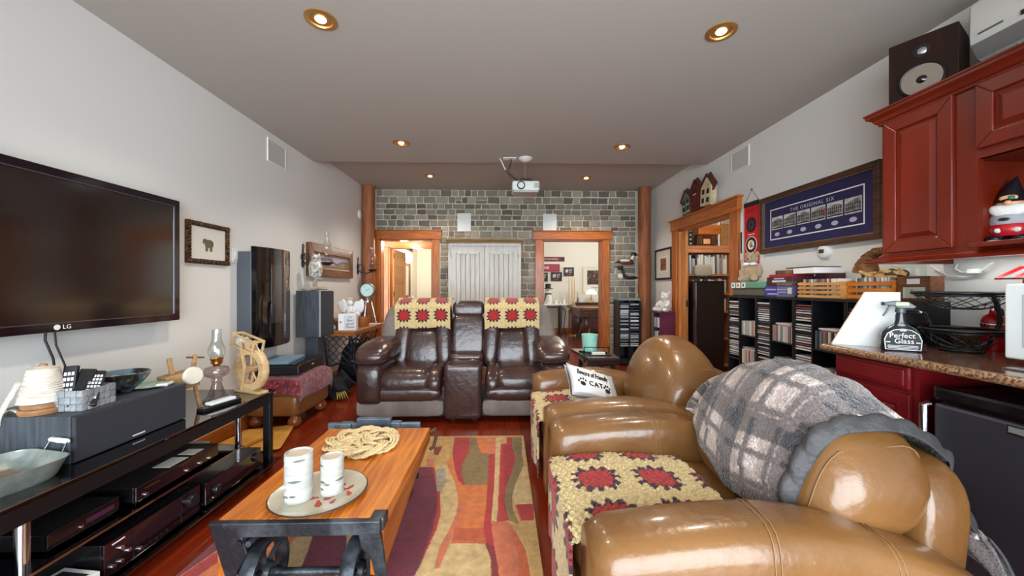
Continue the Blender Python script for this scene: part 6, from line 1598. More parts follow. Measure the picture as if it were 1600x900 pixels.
MB().prism([(-.135,.002),(-.175,.024),(-.178,.021),(-.138,-.002)], .07, .15, 'x').build('sensor_window', M('ac_sensor', (186,186,180), .15, coat=.5), t)

# ---- on the worktop
ZC = .9135
t = thing('tapered_board', 'white tapered board with a brown edge standing on the worktop end', 'board', (0,0,0))
P1, P2 = Vector((1.815,2.035)), Vector((2.02,1.86)); dr_ = (P2-P1).normalized(); nr = Vector((-dr_.y, dr_.x))
L_ = (P2-P1).length
def bp(u, z, o): q = P1+dr_*(u*L_)+nr*o; return (q.x, q.y, ZC+z)
poly = [(0,0),(.98,0),(.98,.285),(.48,.285)]
MB().add([bp(u,z,-.006) for u,z in poly]+[bp(u,z,.006) for u,z in poly], [(0,1,2,3),(7,6,5,4),(0,4,5,1),(1,5,6,2),(2,6,7,3),(3,7,4,0)]).build('board_panel', M('white_board', (226,230,230), .5), t)
MB().bar(bp(-.01,.0,0), bp(.49,.285,0), .0135, .004).build('board_edge', M('tan_edge', (190,150,120), .5), t)
rebase(t, (1.92, 1.95, ZC))
# spray bottle
m_bot = M('black_bottle', (22,26,34), .25, coat=.3); m_trig = M('trigger_grey', (66,78,76), .35)
t = thing('spray_bottle', 'black trigger spray bottle of glass cleaner standing on the worktop', 'bottle', (1.948, 1.80, ZC), rad(-32)); t.scale = (.9, .9, .93)
sec = lambda s_, z, e=.6, sy=.45: [(.082*s_*math.copysign(abs(math.cos(a))**e, math.cos(a)), .082*s_*sy*math.copysign(abs(math.sin(a))**e, math.sin(a)), z) for a in [2*PI*i/32 for i in range(32)]]
MB().loft([sec(.94,0), sec(1.0,.008), sec(1.0,.07), sec(.93,.095), sec(.74,.118), sec(.45,.132), sec(.30,.142,.9,.8), sec(.26,.165,1,.9), sec(.24,.19,1,.9), sec(.19,.20,1,1)]).build('bottle_body', m_bot, t, smooth=60)
lab_ = [(-.070,.008),(.070,.008),(.074,.06),(.062,.092),(.035,.112),(0,.118),(-.035,.112),(-.062,.092),(-.074,.06)]
MB().prism([(x*1.0, z) for x, z in lab_], -.0385, -.0350).build('label_rim', m_print_w, t); MB().prism([(x*.95, .062+(z-.062)*.95) for x, z in lab_], -.0392, -.0385).build('label_field', m_print_k, t)
text('Perfect', .036, (-.004, -.0396, .082), m_print_w, t, sx=.98); text('Glass', .036, (.004, -.0396, .053), m_print_w, t, sx=1.0)
for q in ((-.06,.058,.029,.0315),(-.062,.06,.022,.0245),(-.058,.056,.015,.0175),(-.066,-.05,.045,.05),(.05,.066,.045,.05),(-.012,.012,.106,.111)): box(q[0], q[1], -.0396, -.0392, q[2], q[3]).build('lettering', m_print_w, t)
MB().cyl((0,0,.20), (0,0,.222), .022).build('collar', m_trig, t, smooth=40)
MB().prism([(-.068,.238),(-.066,.252),(-.02,.262),(.03,.258),(.062,.232),(.05,.222),(-.01,.222),(-.03,.236)], -.014, .014).build('spray_head', m_trig, t, bevel=.004)
MB().prism([(-.045,.238),(-.034,.238),(-.052,.20),(-.068,.178),(-.073,.182),(-.060,.205)], -.008, .008).build('trigger', m_trig, t, bevel=.002)
MB().cyl((-.066,0,.246), (-.076,0,.246), .009, n=12).build('nozzle', m_print_k, t)
MB().box(-.02, .03, -.0145, -.0138, .238, .254).build('head_label', M('yellowish_print', (196,204,150), .5), t)
# wire fruit basket
m_wire = M('black_wire', (18,18,20), .4, .3)
t = thing('fruit_basket', 'black wire two-tier fruit basket on the worktop', 'basket', (2.225, 1.775, ZC))
def bowl(z, r, d, n):
    rim = MB(); rim.tube([(r*math.cos(2*PI*k/40), r*math.sin(2*PI*k/40), z) for k in range(40)], .0075, 8, True); rim.tube([(r*.94*math.cos(2*PI*k/40), r*.94*math.sin(2*PI*k/40), z-.014) for k in range(40)], .0035, 6, True)
    rim.build('rim', m_wire, t, smooth=60)
    w = MB()
    for k in range(n):
        for s_ in (-1, 1):
            pts = []
            for q in range(13):
                u = q/12; a = 2*PI*k/n+s_*u*1.3; rr_ = r*(1-u*.62); pts.append((rr_*math.cos(a), rr_*math.sin(a), z-d*(1-(1-u)**2.0)))
            w.tube(pts, .0019, 5)
    w.tube([(r*.38*math.cos(2*PI*k/24), r*.38*math.sin(2*PI*k/24), z-d) for k in range(24)], .004, 6, True)
    w.build('wire_mesh', m_wire, t, smooth=60)
bowl(.282, .165, .075, 9); bowl(.105, .14, .085, 9)
MB().tube([(.155,.0,.28),(.168,-.01,.22),(.175,-.015,.15),(.165,-.01,.09),(.12,0,.03),(.06,0,.012)], .009, 10).build('stem', m_wire, t, smooth=60)
MB().lathe([(0,0),(.075,0),(.078,.008),(.06,.014),(0,.016)], (0,0,0), 28).build('foot', m_wire, t, smooth=50)
t = thing('toaster', 'black toaster standing behind the spray bottle', 'toaster', (2.115, 1.985, ZC), rad(-20))
MB().cush((0,0,.10), (.115,.07,.092), (.25,.3), 36, 14).build('toaster_body', m_black, t, smooth=60)
box(-.10, .10, -.06, .06, 0, .015).build('toaster_base', m_matte, t); MB().box(-.085, .085, -.035, -.012, .188, .1935).box(-.085, .085, .012, .035, .188, .1935).build('bread_slot', m_steel, t)
MB().tube([(.11,0,.15),(.145,0,.14),(.155,0,.09),(.15,0,.03)], .006).build('toaster_handle', m_satin, t, smooth=50); MB().box(-.06, -.052, -.0725, -.069, .02, .09).box(-.075, -.067, -.0725, -.069, .02, .09).build('chrome_strip', m_chrome, t)
# knife block and key box behind
t = thing('black_canister_box', 'plain black box on the worktop under the wooden plate box', 'box', (2.31, 2.02, ZC))
box(-.055, .09, -.06, .06, 0, .235).build('carton', m_satin, t, bevel=.004)
t = thing('wooden_plate_box', 'wooden box with two pale metal plates on top of the plain black box', 'box', (2.305, 2.018, ZC+.2355), RW)
box(-.085, .085, -.05, .03, 0, .135).build('box_body', m_brownwood, t, bevel=.004); box(-.05, .06, -.0525, -.05, .015, .075).build('metal_plate', M('pale_plate', (176,190,176), .4, .3), t); box(-.03, .035, -.0535, -.05, .092, .122).build('metal_plate', m_offwhite, t, bevel=.003)
MB().cyl((.0,-.054,.055), (.0,-.0525,.055), .008, n=12).build('plate_knob', m_chrome, t)
t = thing('socket_plate', 'pale switch and socket plate on the wall just below the cabinet end', 'socket', (WR, 2.255, 1.31), RW)
box(-.10, .10, -.006, 0, -.04, .05).build('plate', M('pale_green_plate', (196,210,200), .5), t, bevel=.002)
for x in (-.06, 0, .06): box(x-.012, x+.012, -.010, -.006, -.02, .03).build('rocker', m_white, t, bevel=.001)
# white microwave
t = thing('microwave', 'white microwave oven with rounded corners on the worktop', 'microwave', (2.25, 1.255, ZC))
box(-.19, .17, -.235, .235, .02, .325).build('body', m_white, t, bevel=.02, seg=4)
box(-.205, -.188, -.234, .234, .022, .323).build('door', M('microwave_white', (226,234,234), .3, coat=.3), t, bevel=.014, seg=4)
MB().frame(-.18, .10, .07, .28, .008, 0, .003).build('window_frame', M('pale_grey_line', (180,186,190), .5), t, loc=(-.2055, .0, .0), rot=(0,0,-PI/2))
box(-.2062, -.2045, -.09, .168, .08, .27).build('window', M('microwave_window', (190,200,204), .2, coat=.4), t)
for y in (-.18, .18): box(-.15, .12, y-.02, y+.02, 0, .02).build('foot', m_offwhite, t)
t = thing('metal_tray', 'shiny flat metal tray edge under the microwave on the worktop', 'tray', (1.96, 1.25, ZC))
box(-.06, .06, -.2, .14, 0, .006).build('tray_body', m_chrome, t, bevel=.002)
# extinguisher and striped awning cart
m_ered = M('extinguisher_red', (200,20,26), .25, coat=.5)
t = thing('fire_extinguisher', 'red fire extinguisher with chrome lever beside the microwave', 'fire extinguisher', (2.42, 1.80, ZC))
MB().lathe([(0,0),(.04,0),(.042,.008),(.042,.14),(.036,.165),(.016,.18),(.014,.195),(0,.195)], (0,0,0), 28).build('cylinder', m_ered, t, smooth=50)
MB().lathe([(.0425,.12),(.044,.122),(.044,.132),(.0425,.134)], (0,0,0), 28, closed=True).build('band', m_chrome, t, smooth=50)
MB().cyl((0,0,.195), (0,0,.225), .012).box(-.045, .02, -.008, .008, .218, .226).bar((-.045,0,.228), (.02,0,.248), .014, .005).build('lever', m_chrome, t, smooth=30); MB().tube([(.015,0,.215),(.03,-.01,.2),(.046,-.01,.12)], .005).build('hose', m_print_k, t, smooth=50)
t = thing('striped_awning_cart', 'red and grey striped awning of a small snack cart behind the microwave', 'snack cart', (2.37, 1.60, ZC))
for y in (-.09, .075): box(.04, .055, y, y+.015, .0, .35).build('post', m_ered, t)
for k in range(7):
    y = .105-.031*k; MB().add([(-.075,y-.031,.345),(-.075,y,.345),(.05,y,.40),(.05,y-.031,.40),(-.075,y-.031,.353),(-.075,y,.353),(.05,y,.408),(.05,y-.031,.408)], [(0,1,2,3),(4,5,6,7),(0,1,5,4),(1,2,6,5),(2,3,7,6),(3,0,4,7)]).build('awning_stripe', m_ered if k % 2 == 0 else M('awning_grey', (112,112,116), .5), t)
box(-.02, .06, -.10, .10, 0, .02).build('cart_base', m_ered, t, bevel=.004)
# unseen light bar added to brighten the wall, inferred from the loose cable
t = thing('added_cabinet_light', 'unseen white light bar added under the red wall cabinet behind its moulding', 'light', (2.36, 1.55, 1.394))
box(-.02, .02, -.40, .40, -.018, 0).build('housing', m_white, t, bevel=.002); box(-.014, .014, -.39, .39, -.021, -.018).build('diffuser', emis('cool_strip', (236,244,240), 1), t)
l = bpy.data.lights.new('strip', 'AREA'); l.shape = 'RECTANGLE'; l.size = .03; l.size_y = .78; l.energy = 1.6; l.color = (.92,.98,.94)
o = bpy.data.objects.new('added_cabinet_strip', l); COL.objects.link(o); o.parent = t; o.location = (0,0,-.023)
# loose cable
t = thing('white_cable', 'white power cable with a small adaptor looped under the red cabinet', 'cable', (WR-.01, 1.95, 1.25), RW)
MB().tube([(-.16,-.02,.10),(-.13,-.012,.07),(-.08,-.01,.035),(.0,-.01,.03),(.06,-.012,.05),(.10,-.02,.085),(.12,-.02,.10)], .0045).build('cord', m_whitecord, t, smooth=60)
MB().tube([(-.03,-.02,.10),(-.045,-.015,.075),(-.02,-.012,.055),(.02,-.015,.055)], .0045).build('cord', m_whitecord, t, smooth=60); box(.015, .065, -.03, -.005, .045, .07).build('adaptor', m_white, t, bevel=.004)
# ================================================================== against the stone wall
m_pine = M('limed_pine', (228,225,218), .6, 0, (214,209,199), 5, (9,9,1), 2, .02, 40, tint=.03); m_pinetop = wood('pine_cornice', (166,136,88), (130,102,62), .5, 'x', 4, .08)
m_groove = M('dark_groove', (128,110,90), .8)
t = thing('pine_armoire', 'pale limed pine cupboard with planked doors standing against the stone wall', 'cupboard', (-.27, 5.75, 0))
HW, AD = .535, .52
for sx in (-1, 1): box(sx*HW-.02, sx*HW+.02, .02, AD, 0, 1.90).build('side_panel', m_pine, t, bevel=.003)
box(-HW+.02, HW-.02, AD-.02, AD, 0, 1.90).build('back_panel', m_pine, t); box(-HW+.02, HW-.02, .02, AD-.02, 1.88, 1.90).build('top_panel', m_pine, t); box(-HW+.02, HW-.02, .02, AD-.02, .06, .09).build('bottom_panel', m_pine, t)
box(-HW, HW, 0, .02, 1.855, 1.90).build('top_rail', m_pine, t, bevel=.002); box(-HW, HW, 0, .02, 0, .12).build('bottom_rail', m_pine, t, bevel=.002)
cp_ = [(0,0),(.012,0),(.018,.02),(.038,.038),(.045,.05),(.045,.068),(0,.068)]
MB().prism([(-x-.0, 1.90+z) for x, z in cp_]+[], -HW-.045, HW+.045, 'x').box(-HW-.045, HW+.045, 0, AD, 1.90, 1.968).build('cornice', m_pinetop, t, bevel=.003)
for sx in (-1, 1): box(sx*HW-.03*(sx>0)-.0*(sx<0), sx*HW+.03*(sx<0), -.001, .02, .12, 1.855).build('stile', m_pine, t, bevel=.002)
for sx in (-1, 1):
    a, b_ = (-.503, -.003) if sx < 0 else (.003, .503)
    d = box(a, b_, .004, .020, .13, 1.85).build('door', m_pine, t, bevel=.002)
    n = 5; wdt = (b_-a-.14)/n
    box(a, a+.07, -.012, .004, .13, 1.85).build('door_stile', m_pine, d, bevel=.002); box(b_-.07, b_, -.012, .004, .13, 1.85).build('door_stile', m_pine, d, bevel=.002)
    box(a+.07, b_-.07, -.012, .004, 1.76, 1.85).build('door_rail', m_pine, d, bevel=.002); box(a+.07, b_-.07, -.012, .004, .13, .25).build('door_rail', m_pine, d, bevel=.002)
    for q in (0, 1):
        x0 = a+.075+q*.185; MB().prism([(x0,1.765),(x0+.02,1.735),(x0+.145,1.735),(x0+.165,1.765)], -.016, -.010).build('arched_head', m_pine, d, bevel=.003)
    for k in range(n): box(a+.07+wdt*k+.0035, a+.07+wdt*(k+1)-.0035, -.006, .004, .25, 1.76).build('plank', m_pine, d, bevel=.003)
    MB().box(a+.07, b_-.07, .0005, .0035, .25, 1.76).build('groove', m_groove, d)
    MB().lathe([(0,-.035),(.012,-.033),(.014,-.026),(.006,-.018),(.006,0),(0,0)], (b_-.035 if sx < 0 else a+.035, -.012, .88), 16, 'y').build('knob', m_brass, d, smooth=50)
for sx in (-1, 1):
    for z in (.3, 1.68): MB().cyl((sx*.508,-.002,z), (sx*.508,-.002,z+.06), .005, n=8).build('hinge', m_brass, t)
# two carved ducks
m_duckb = M('duck_brown', (112,56,28), .5, 0, (80,36,18), 20); m_dkgreen = M('duck_dark_green', (20,40,34), .35); m_duckw = M('duck_white', (226,222,214), .5); m_duckk = M('duck_black', (26,28,32), .45)
def duck(loc, label, flip, low):
    t = thing('wall_duck', label, 'wall ornament', loc); f = -1 if flip else 1
    if not low:
        MB().cush((0,-.05,.0), (.125,.028,.05), (.8,.8), 28, 12, lambda x,y,z: (f*x, y, z-.25*abs(x-.0)*(z < 0)*0-.02*(x/.125)**2)).build('body', m_duckb, t, smooth=60)
        MB().prism([(f*-.10,-.02),(f*-.20,-.028),(f*-.19,-.01),(f*-.10,.02)], -.06, -.042).build('tail', m_duckk, t, bevel=.003); MB().cush((f*-.03,-.073,.015), (.085,.010,.02), (.8,.9), 20, 8).build('wing', m_duckw, t, smooth=60)
        MB().tube([(f*.09,-.05,.03),(f*.105,-.05,.075),(f*.115,-.05,.10)], [.028,.02,.024], 12).build('neck', m_duckw, t, smooth=60)
        MB().cush((f*.125,-.05,.118), (.048,.028,.034), (.9,.9), 20, 10).prism([(f*.09,.13),(f*.075,.15),(f*.12,.15)], -.055, -.045).build('head', m_dkgreen, t, smooth=60); MB().cyl((f*.165,-.05,.112), (f*.225,-.05,.098), .012, .004, 10).build('bill', m_duckk, t, smooth=50)
    else:
        MB().cush((f*-.06,-.05,-.06), (.15,.026,.026), (.8,.8), 28, 12, lambda x,y,z: (f*x, y, z-.06*((-x*1.0+.0)/.15)*0+.03*(x > 0)*x/.15)).build('body', m_duckk, t, smooth=60)
        MB().cush((f*.085,-.052,-.035), (.05,.028,.045), (.8,.9), 20, 10).build('breast', m_duckw, t, smooth=60)
        MB().tube([(f*.055,-.05,-.045),(f*.035,-.05,.02),(f*.05,-.05,.07),(f*.075,-.05,.095)], [.024,.022,.022,.026], 12).build('neck', m_duckk, t, smooth=60)
        MB().cush((f*.085,-.05,.11), (.05,.027,.034), (.9,.9), 20, 10).build('head', m_duckk, t, smooth=60); MB().cyl((f*.125,-.05,.118), (f*.195,-.05,.122), .010, .003, 10).build('bill', m_duckk, t, smooth=50)
    MB().cyl((0,-.03,-.01), (0,.0,-.01), .010).build('wall_peg', m_iron, t)
duck((2.06, YB-.028, 1.66), 'brown carved duck with dark green head fixed to the stone wall, upper of the two', False, False)
duck((2.045, YB-.028, 1.45), 'black and white carved loon fixed to the stone wall below the brown duck', True, True)
# case tower
t = thing('case_tower', 'tall black tower of cases standing before the stone wall below the carved ducks', 'rack', (2.01, 6.02, 0))
for sx in (-1, 0, 1): box(sx*.165-.012, sx*.165+.012, -.10, .16, 0, 1.02).build('side_panel', m_rack, t)
box(-.153, .153, .148, .16, .02, 1.02).build('back_panel', m_rack, t); MB().prism([(-.10,1.02),(.16,1.02),(.16,1.06),(-.06,1.06),(-.10,1.04)], -.178, .178, 'x').build('top_panel', M('grey_green_lid', (120,140,142), .35), t, bevel=.006)
box(-.153, .153, -.10, .148, .02, .10).build('plinth', m_rack, t)
for c, x in ((0, 1.93), (1, 2.09)):
    z = .30; tl_ = []
    while z < .98:
        h = R.choice((.0155, .0155, .028))
        tl_.append(case('dvd_case', 'tw%d' % int(h*1e4), (.13, .18, h), (x, 6.01+R.uniform(-.006,.006), z), 'x', 'cases in the black tower', m_spine))
        z += h+R.choice((.006, .012, .012, .03))
    for k, o in enumerate(tl_[::-1]): o['label'] = ordinal(k+1)+' case from the top, %s column of the black tower' % ('doorway-side', 'post-side')[c]
# projector on its ceiling mount
m_proj = M('projector_white', (214,218,210), .45)
t = thing('projector', 'white projector hanging from the ceiling on a short pole', 'projector', (.265, 4.36, 2.375))
box(-.155, .155, -.12, .13, -.055, .055).build('housing', m_proj, t, bevel=.02, seg=4)
box(-.145, .145, -.116, .12, -.075, -.05).build('lower_tray', M('projector_grey', (170,166,160), .5), t, bevel=.01)
MB().lathe([(.043,-.132),(.046,-.128),(.046,-.10),(.036,-.10),(.034,-.132)], (-.055,0,.0), 30, 'y', True).build('lens_ring', m_satin, t, smooth=50); MB().lathe([(0,-.116),(.02,-.118),(.034,-.112),(.034,-.10),(0,-.10)], (-.055,0,0), 26, 'y').build('lens', M('lens_glass', (50,66,80), .05, coat=1), t, smooth=60)
for k in range(5): box(.095+.011*k, .099+.011*k, -.1215, -.117, -.03, .03).build('vent', m_matte, t)
MB().prism([(-.09,.056),(.10,.056),(.06,.10),(-.05,.10)], -.05, .06).build('mount_plate', m_satin, t, bevel=.004)
MB().cyl((0,0,.08), (0,0,.33), .012).build('pole', m_chrome, t, smooth=40); MB().lathe([(0,.30),(.03,.302),(.075,.325),(.082,.345),(0,.345)], (0,0,0), 28).build('ceiling_cup', m_offwhite, t, smooth=50)
t = thing('projector_cable', 'looped cables running from the ceiling plate to the projector', 'cable', (.10, 4.36, CEIL))
box(-.09, .06, -.03, .05, -.008, 0).build('ceiling_plate', m_white, t, bevel=.002)
MB().tube([(.0,0,-.006),(.0,-.0,-.05),(-.02,0,-.12),(-.03,0,-.16),(.03,0,-.22),(.10,.02,-.265)], .005).build('cable', m_print_k, t, smooth=60); MB().tube([(-.13,0,-.005),(-.10,0,-.06),(-.065,0,-.14)], .006).build('white_plug', m_white, t, smooth=50); MB().tube([(-.065,0,-.14),(-.0,0,-.22),(.06,.01,-.25),(.10,.02,-.26)], .005).build('cable', m_print_k, t, smooth=60)

# ================================================================== games room beyond the second doorway
Yg = YG
def sign(name, label, x0, x1, z0, z1, m, fr, fm, cat='sign'):
    t = thing(name, label, cat, ((x0+x1)/2, Yg, (z0+z1)/2)); a, b_ = (x1-x0)/2, (z1-z0)/2
    if fr: MB().frame(-a, a, -b_, b_, fr, -.03, 0).build('frame', fm, t)
    box(-a+fr, a-fr, -.018, -.002, -b_+fr, b_-fr).build('face', m, t); return t
m_maroon = M('maroon_sign', (96,18,34), .6)
t = sign('team_sign', 'long maroon sign lettered in pale capitals, topmost on the games room wall', .72, 1.70, 1.945, 2.07, m_maroon, 0, None); text('BLACKHAWKS', .085, (.02,-.0185,0), M('pale_pink_print', (216,180,176), .6), t, sx=1.05); MB().cush((.43,-.02,0), (.045,.002,.035), (.8,.8), 14, 6).build('crest', m_print_k, t)
t = sign('street_sign', 'wide crimson sign with a short white word below the maroon sign', .70, 1.565, 1.67, 1.87, M('crimson_sign', (150,24,54), .5), .012, m_maroon); text('LANE', .10, (.02,-.0185,0), m_print_w, t)
def photo_pair(label, x0, x1, z0, z1, cap):
    t = sign('photo_frame', label, x0, x1, z0, z1, m_print_k, .022, m_satin, 'picture'); w = (x1-x0)
    box(-w*.33, -w*.04, -.0195, -.018, -.03, .07).build('photograph', M('snapshot_a', (206,196,196), .6, 0, (150,40,44), 16), t); box(w*.05, w*.33, -.0195, -.018, -.03, .07).build('photograph', M('snapshot_b', (216,212,206), .6, 0, (40,40,60), 16), t); box(-w*.2, w*.2, -.0195, -.018, -.085, -.06).build('caption', M('red_caption', (150,60,50), .6), t)
photo_pair('black frame of two snapshots, nearest the pale poster', 1.675, 1.955, 1.545, 1.785, 0); photo_pair('black frame of two snapshots, middle one under the crimson sign', 1.325, 1.625, 1.41, 1.655, 0); photo_pair('black frame of snapshots half hidden by the doorway casing', .95, 1.238, 1.395, 1.64, 0)
t = sign('hockey_poster', 'large pale-bordered dark crowd poster on the games room wall', 2.20, 2.95, 1.085, 1.80, M('poster_paper', (206,204,190), .7), .02, M('poster_frame', (196,190,170), .6), 'poster')
box(-.255, .30, -.0195, -.018, -.13, .26).build('poster_print', M('crowd_print', (52,24,22), .6, 0, (196,150,136), 26, (1,1,1), 6, mixpos=(.55,.75)), t); box(-.14, .2, -.0195, -.018, -.225, -.205).build('poster_caption', M('caption_grey', (150,146,136), .7), t)
# white table with snowman
t = thing('white_side_table', 'white table with dark legs standing by the games room wall', 'table', (1.25, 10.02, 0))
box(-.62, .50, -.20, .20, .77, .80).build('table_top', m_white, t, bevel=.003)
for x in (-.58, .28): 
    for y in (-.16, .16): box(x-.02, x+.02, y-.02, y+.02, 0, .77).build('leg', m_satin, t)
box(-.55, .26, -.17, -.15, .70, .75).build('apron', m_satin, t); MB().tube([(.28,-.16,.75),(.40,-.18,.62),(.36,-.18,.2),(.42,-.18,.0)], .012).build('hanging_cord', m_print_k, t)
t = thing('snowman_figure', 'tall white snowman figure in a black hat and dark scarf on the white table', 'figurine', (1.21, 9.97, .80))
MB().lathe([(0,0),(.09,.0),(.10,.08),(.095,.18),(.075,.26),(.085,.32),(.075,.40),(0,.43)], (0,0,0), 26).build('body', m_duckw, t, smooth=60); MB().lathe([(0,.40),(.13,.40),(.13,.415),(.075,.42),(.08,.53),(0,.535)], (0,0,0), 26).build('hat', m_satin, t, smooth=40)
MB().lathe([(.08,.25),(.095,.265),(.08,.285)], (0,0,0), 24).build('scarf', M('dark_scarf', (70,40,44), .8), t, smooth=60); MB().bar((-.06,-.08,.27), (-.12,-.10,.07), .045, .012).build('scarf_end', bpy.data.materials['dark_scarf'], t)
for (x, z) in ((-.028,.36),(.028,.36),(0,.2),(0,.14),(0,.08)): MB().ell((x,-.083 if z > .3 else -.098,z), .010).build('coal_button', m_print_k, t, smooth=60)
MB().cyl((0,-.08,.34), (0,-.13,.335), .010, .002, 8).build('nose', M('carrot', (210,110,40), .6), t)
for i, (x, w, h, m) in enumerate(((1.42,.07,.09,m_white),(1.53,.06,.06,m_offwhite),(1.63,.05,.11,m_white))):
    t = thing('white_trinket', ('squat white box on the white table beside the snowman', 'small cream block on the white table', 'upright white packet at the end of the white table')[i], 'trinket', (x, 9.95, .80)); box(-w/2, w/2, -.04, .04, 0, h).build('body', m, t, bevel=.006)
# cues in their stand
m_cue = wood('cue_maple', (206,170,116), (180,140,86), .35, 'z', 3, .02); m_cueb = M('cue_burgundy', (88,24,40), .3, coat=.4)
t = thing('cue_stand', 'round floor stand holding pool cues beside the white table', 'stand', (1.80, 9.78, 0))
MB().lathe([(0,0),(.13,0),(.13,.02),(.10,.035),(0,.035)], (0,0,0), 30).build('base', m_brass, t, smooth=40); MB().lathe([(.03,.60),(.09,.60),(.09,.62),(.03,.62)], (0,0,0), 26, closed=True).build('ring', m_brass, t, smooth=40); MB().cyl((0,0,.03), (0,0,.62), .012).build('pole', m_brass, t)
for k, (dx, dy, lb) in enumerate(((-.07,-.02,'pool cue in the stand on the snowman side'),(.0,-.075,'pool cue in the front of the stand'),(.07,-.01,'pool cue in the stand on the pool table side'))):
    t = thing('pool_cue', lb, 'cue', (1.80+dx, 9.78+dy, .036)); MB().cyl((0,0,0), (0,0,.62), .018, .016, 12).build('butt', m_cueb, t, smooth=40); MB().cyl((0,0,.62), (0,0,1.45), .016, .010, 12).build('shaft', m_cue, t, smooth=40)
# pool table
m_mahog = wood('dark_mahogany', (84,42,28), (54,24,18), .25, 'x', 4, .03, coat=.4)
t = thing('pool_table', 'dark wooden pool table with carved legs in the games room', 'pool table', (2.60, 8.75, 0))
box(-.93, .93, -.62, .62, .58, .74).build('apron', m_mahog, t, bevel=.01)
MB().frame(-.98, .98, -.67, .67, .14, 0, .05).build('rail', wood('rail_wood', (130,84,54), (96,56,36), .25, 'x', 4, .03, coat=.4), t, loc=(0,0,.79), rot=(-PI/2,0,0))
box(-.85, .85, -.54, .54, .74, .765).build('cloth', M('tan_baize', (140,112,66), .9), t)
for sx in (-1, 1):
    for sy in (-1, 1):
        MB().lathe([(0,0),(.05,0),(.055,.06),(.045,.10),(.07,.22),(.095,.34),(.10,.44),(.075,.52),(.09,.58),(0,.58)], (sx*.75,sy*.45,0), 20).build('leg', m_mahog, t, smooth=60); MB().lathe([(.05,0),(.075,.01),(.075,.05),(.05,.06)], (sx*.9,sy*.6,.74), 16).build('pocket', m_satin, t, smooth=50)
t = thing('sideboard', 'dark sideboard along the games room wall behind the pool table', 'sideboard', (2.60, 10.02, 0))
box(-.70, .8, -.20, .22, .80, .84).build('top_panel', m_mahog, t); box(-.68, .78, -.18, .20, .08, .80).build('body', m_mahog, t); box(-.64, .04, -.195, -.18, .14, .76).build('door', m_mahog, t, bevel=.004); box(.06, .74, -.195, -.18, .14, .76).build('door', m_mahog, t, bevel=.004)
t = thing('table_lamp', 'small lamp with a pale mushroom shade glowing on the sideboard', 'lamp', (2.36, 9.98, .84))
MB().lathe([(0,0),(.07,0),(.05,.02),(.012,.04),(.012,.20),(0,.20)], (0,0,0), 20).build('base', m_brass, t, smooth=50); MB().lathe([(.0,.34),(.06,.335),(.14,.27),(.15,.22),(.145,.22),(.13,.26),(0,.32)], (0,0,0), 28).build('lamp_shade', emis('shade_glow', (255,236,200), 1.2), t, smooth=60)
t = thing('brass_pot', 'round brass ball ornament with a tall rod on the sideboard', 'ornament', (2.66, 9.95, .84))
MB().lathe([(0,0),(.06,0),(.04,.02),(.10,.10),(.11,.15),(.08,.21),(.03,.24),(0,.24)], (0,0,0), 24).build('pot', m_brass, t, smooth=60); MB().cyl((0,0,.24), (0,0,.75), .010).build('rod', m_brass, t, smooth=40)
t = thing('glass_vase', 'slim small vase with dry stems on the sideboard', 'vase', (2.0, 9.98, .84)); MB().lathe([(0,0),(.035,0),(.03,.06),(.015,.11),(.02,.13),(0,.13)], (0,0,0), 18).build('vase_body', M('smoky_vase', (96,90,80), .2), t, smooth=50); MB().tube([(0,0,.12),(-.03,0,.24)], .004).tube([(0,0,.12),(.03,0,.26)], .004).tube([(0,0,.12),(.0,.02,.3)], .004).build('stem', M('dry_stem', (170,150,110), .8), t)

# ================================================================== washroom beyond the hall
t = thing('vanity_cabinet', 'washroom vanity with a pale counter beyond the open panelled door', 'cabinet', (-2.52, 9.6, 0), PI/2)
box(-.6, .6, -.50, -.004, .08, .86).build('body', M('vanity_blue', (60,66,84), .5), t, bevel=.004); box(-.62, .62, -.53, -.004, .86, .90).build('counter', m_white, t, bevel=.003); box(-.56, -.02, -.515, -.50, .14, .82).build('door', bpy.data.materials['vanity_blue'], t, bevel=.004); box(.02, .56, -.515, -.50, .14, .82).build('door', bpy.data.materials['vanity_blue'], t, bevel=.004)
t = thing('vanity_mirror', 'tall framed mirror above the washroom vanity', 'mirror', (-2.52, 9.75, 1.42), PI/2)
MB().frame(-.55, .55, -.45, .45, .06, -.035, 0).build('frame', m_brownwood, t); box(-.49, .49, -.015, -.004, -.39, .39).build('mirror_glass', M('mirror', (235,238,238), .03, 1), t)
t = thing('vanity_light', 'bright bar of glowing lamps above the washroom mirror', 'wall light', (-2.52, 9.75, 2.04), PI/2)
box(-.5, .5, -.04, 0, -.04, .04).build('back_plate', m_chrome, t); m_glow = emis('vanity_glow', (255,250,236), 4)
for x in (-.38,-.13,.13,.38): MB().lathe([(0,-.08),(.04,-.07),(.055,-.02),(.045,.03),(.03,.05),(0,.05)], (x,-.08,0), 18).build('lamp_shade', m_glow, t, smooth=60)
l = bpy.data.lights.new('vanity', 'POINT'); l.energy = LAMP_ROOM*.9; l.color = (1,.95,.86); l.shadow_soft_size = .15
o = bpy.data.objects.new('vanity_light_bulb', l); COL.objects.link(o); o.parent = t; o.location = (0,-.35,-.1)
t = thing('wall_hooks_art', 'dark metal word ornament on the wall above the glowing washroom lamps', 'ornament', (-2.52, 10.1, 2.30), PI/2)
hk = MB()
for k in range(5): x = -.4+.2*k; hk.tube([(x-.08,-.02,-.05),(x-.03,-.02,.08),(x+.04,-.02,-.04),(x+.09,-.02,.06)], .012, 6)
hk.bar((-.5,-.02,-.07), (.5,-.02,-.07), .02, .02); hk.build('iron_scroll', m_iron, t, smooth=50)
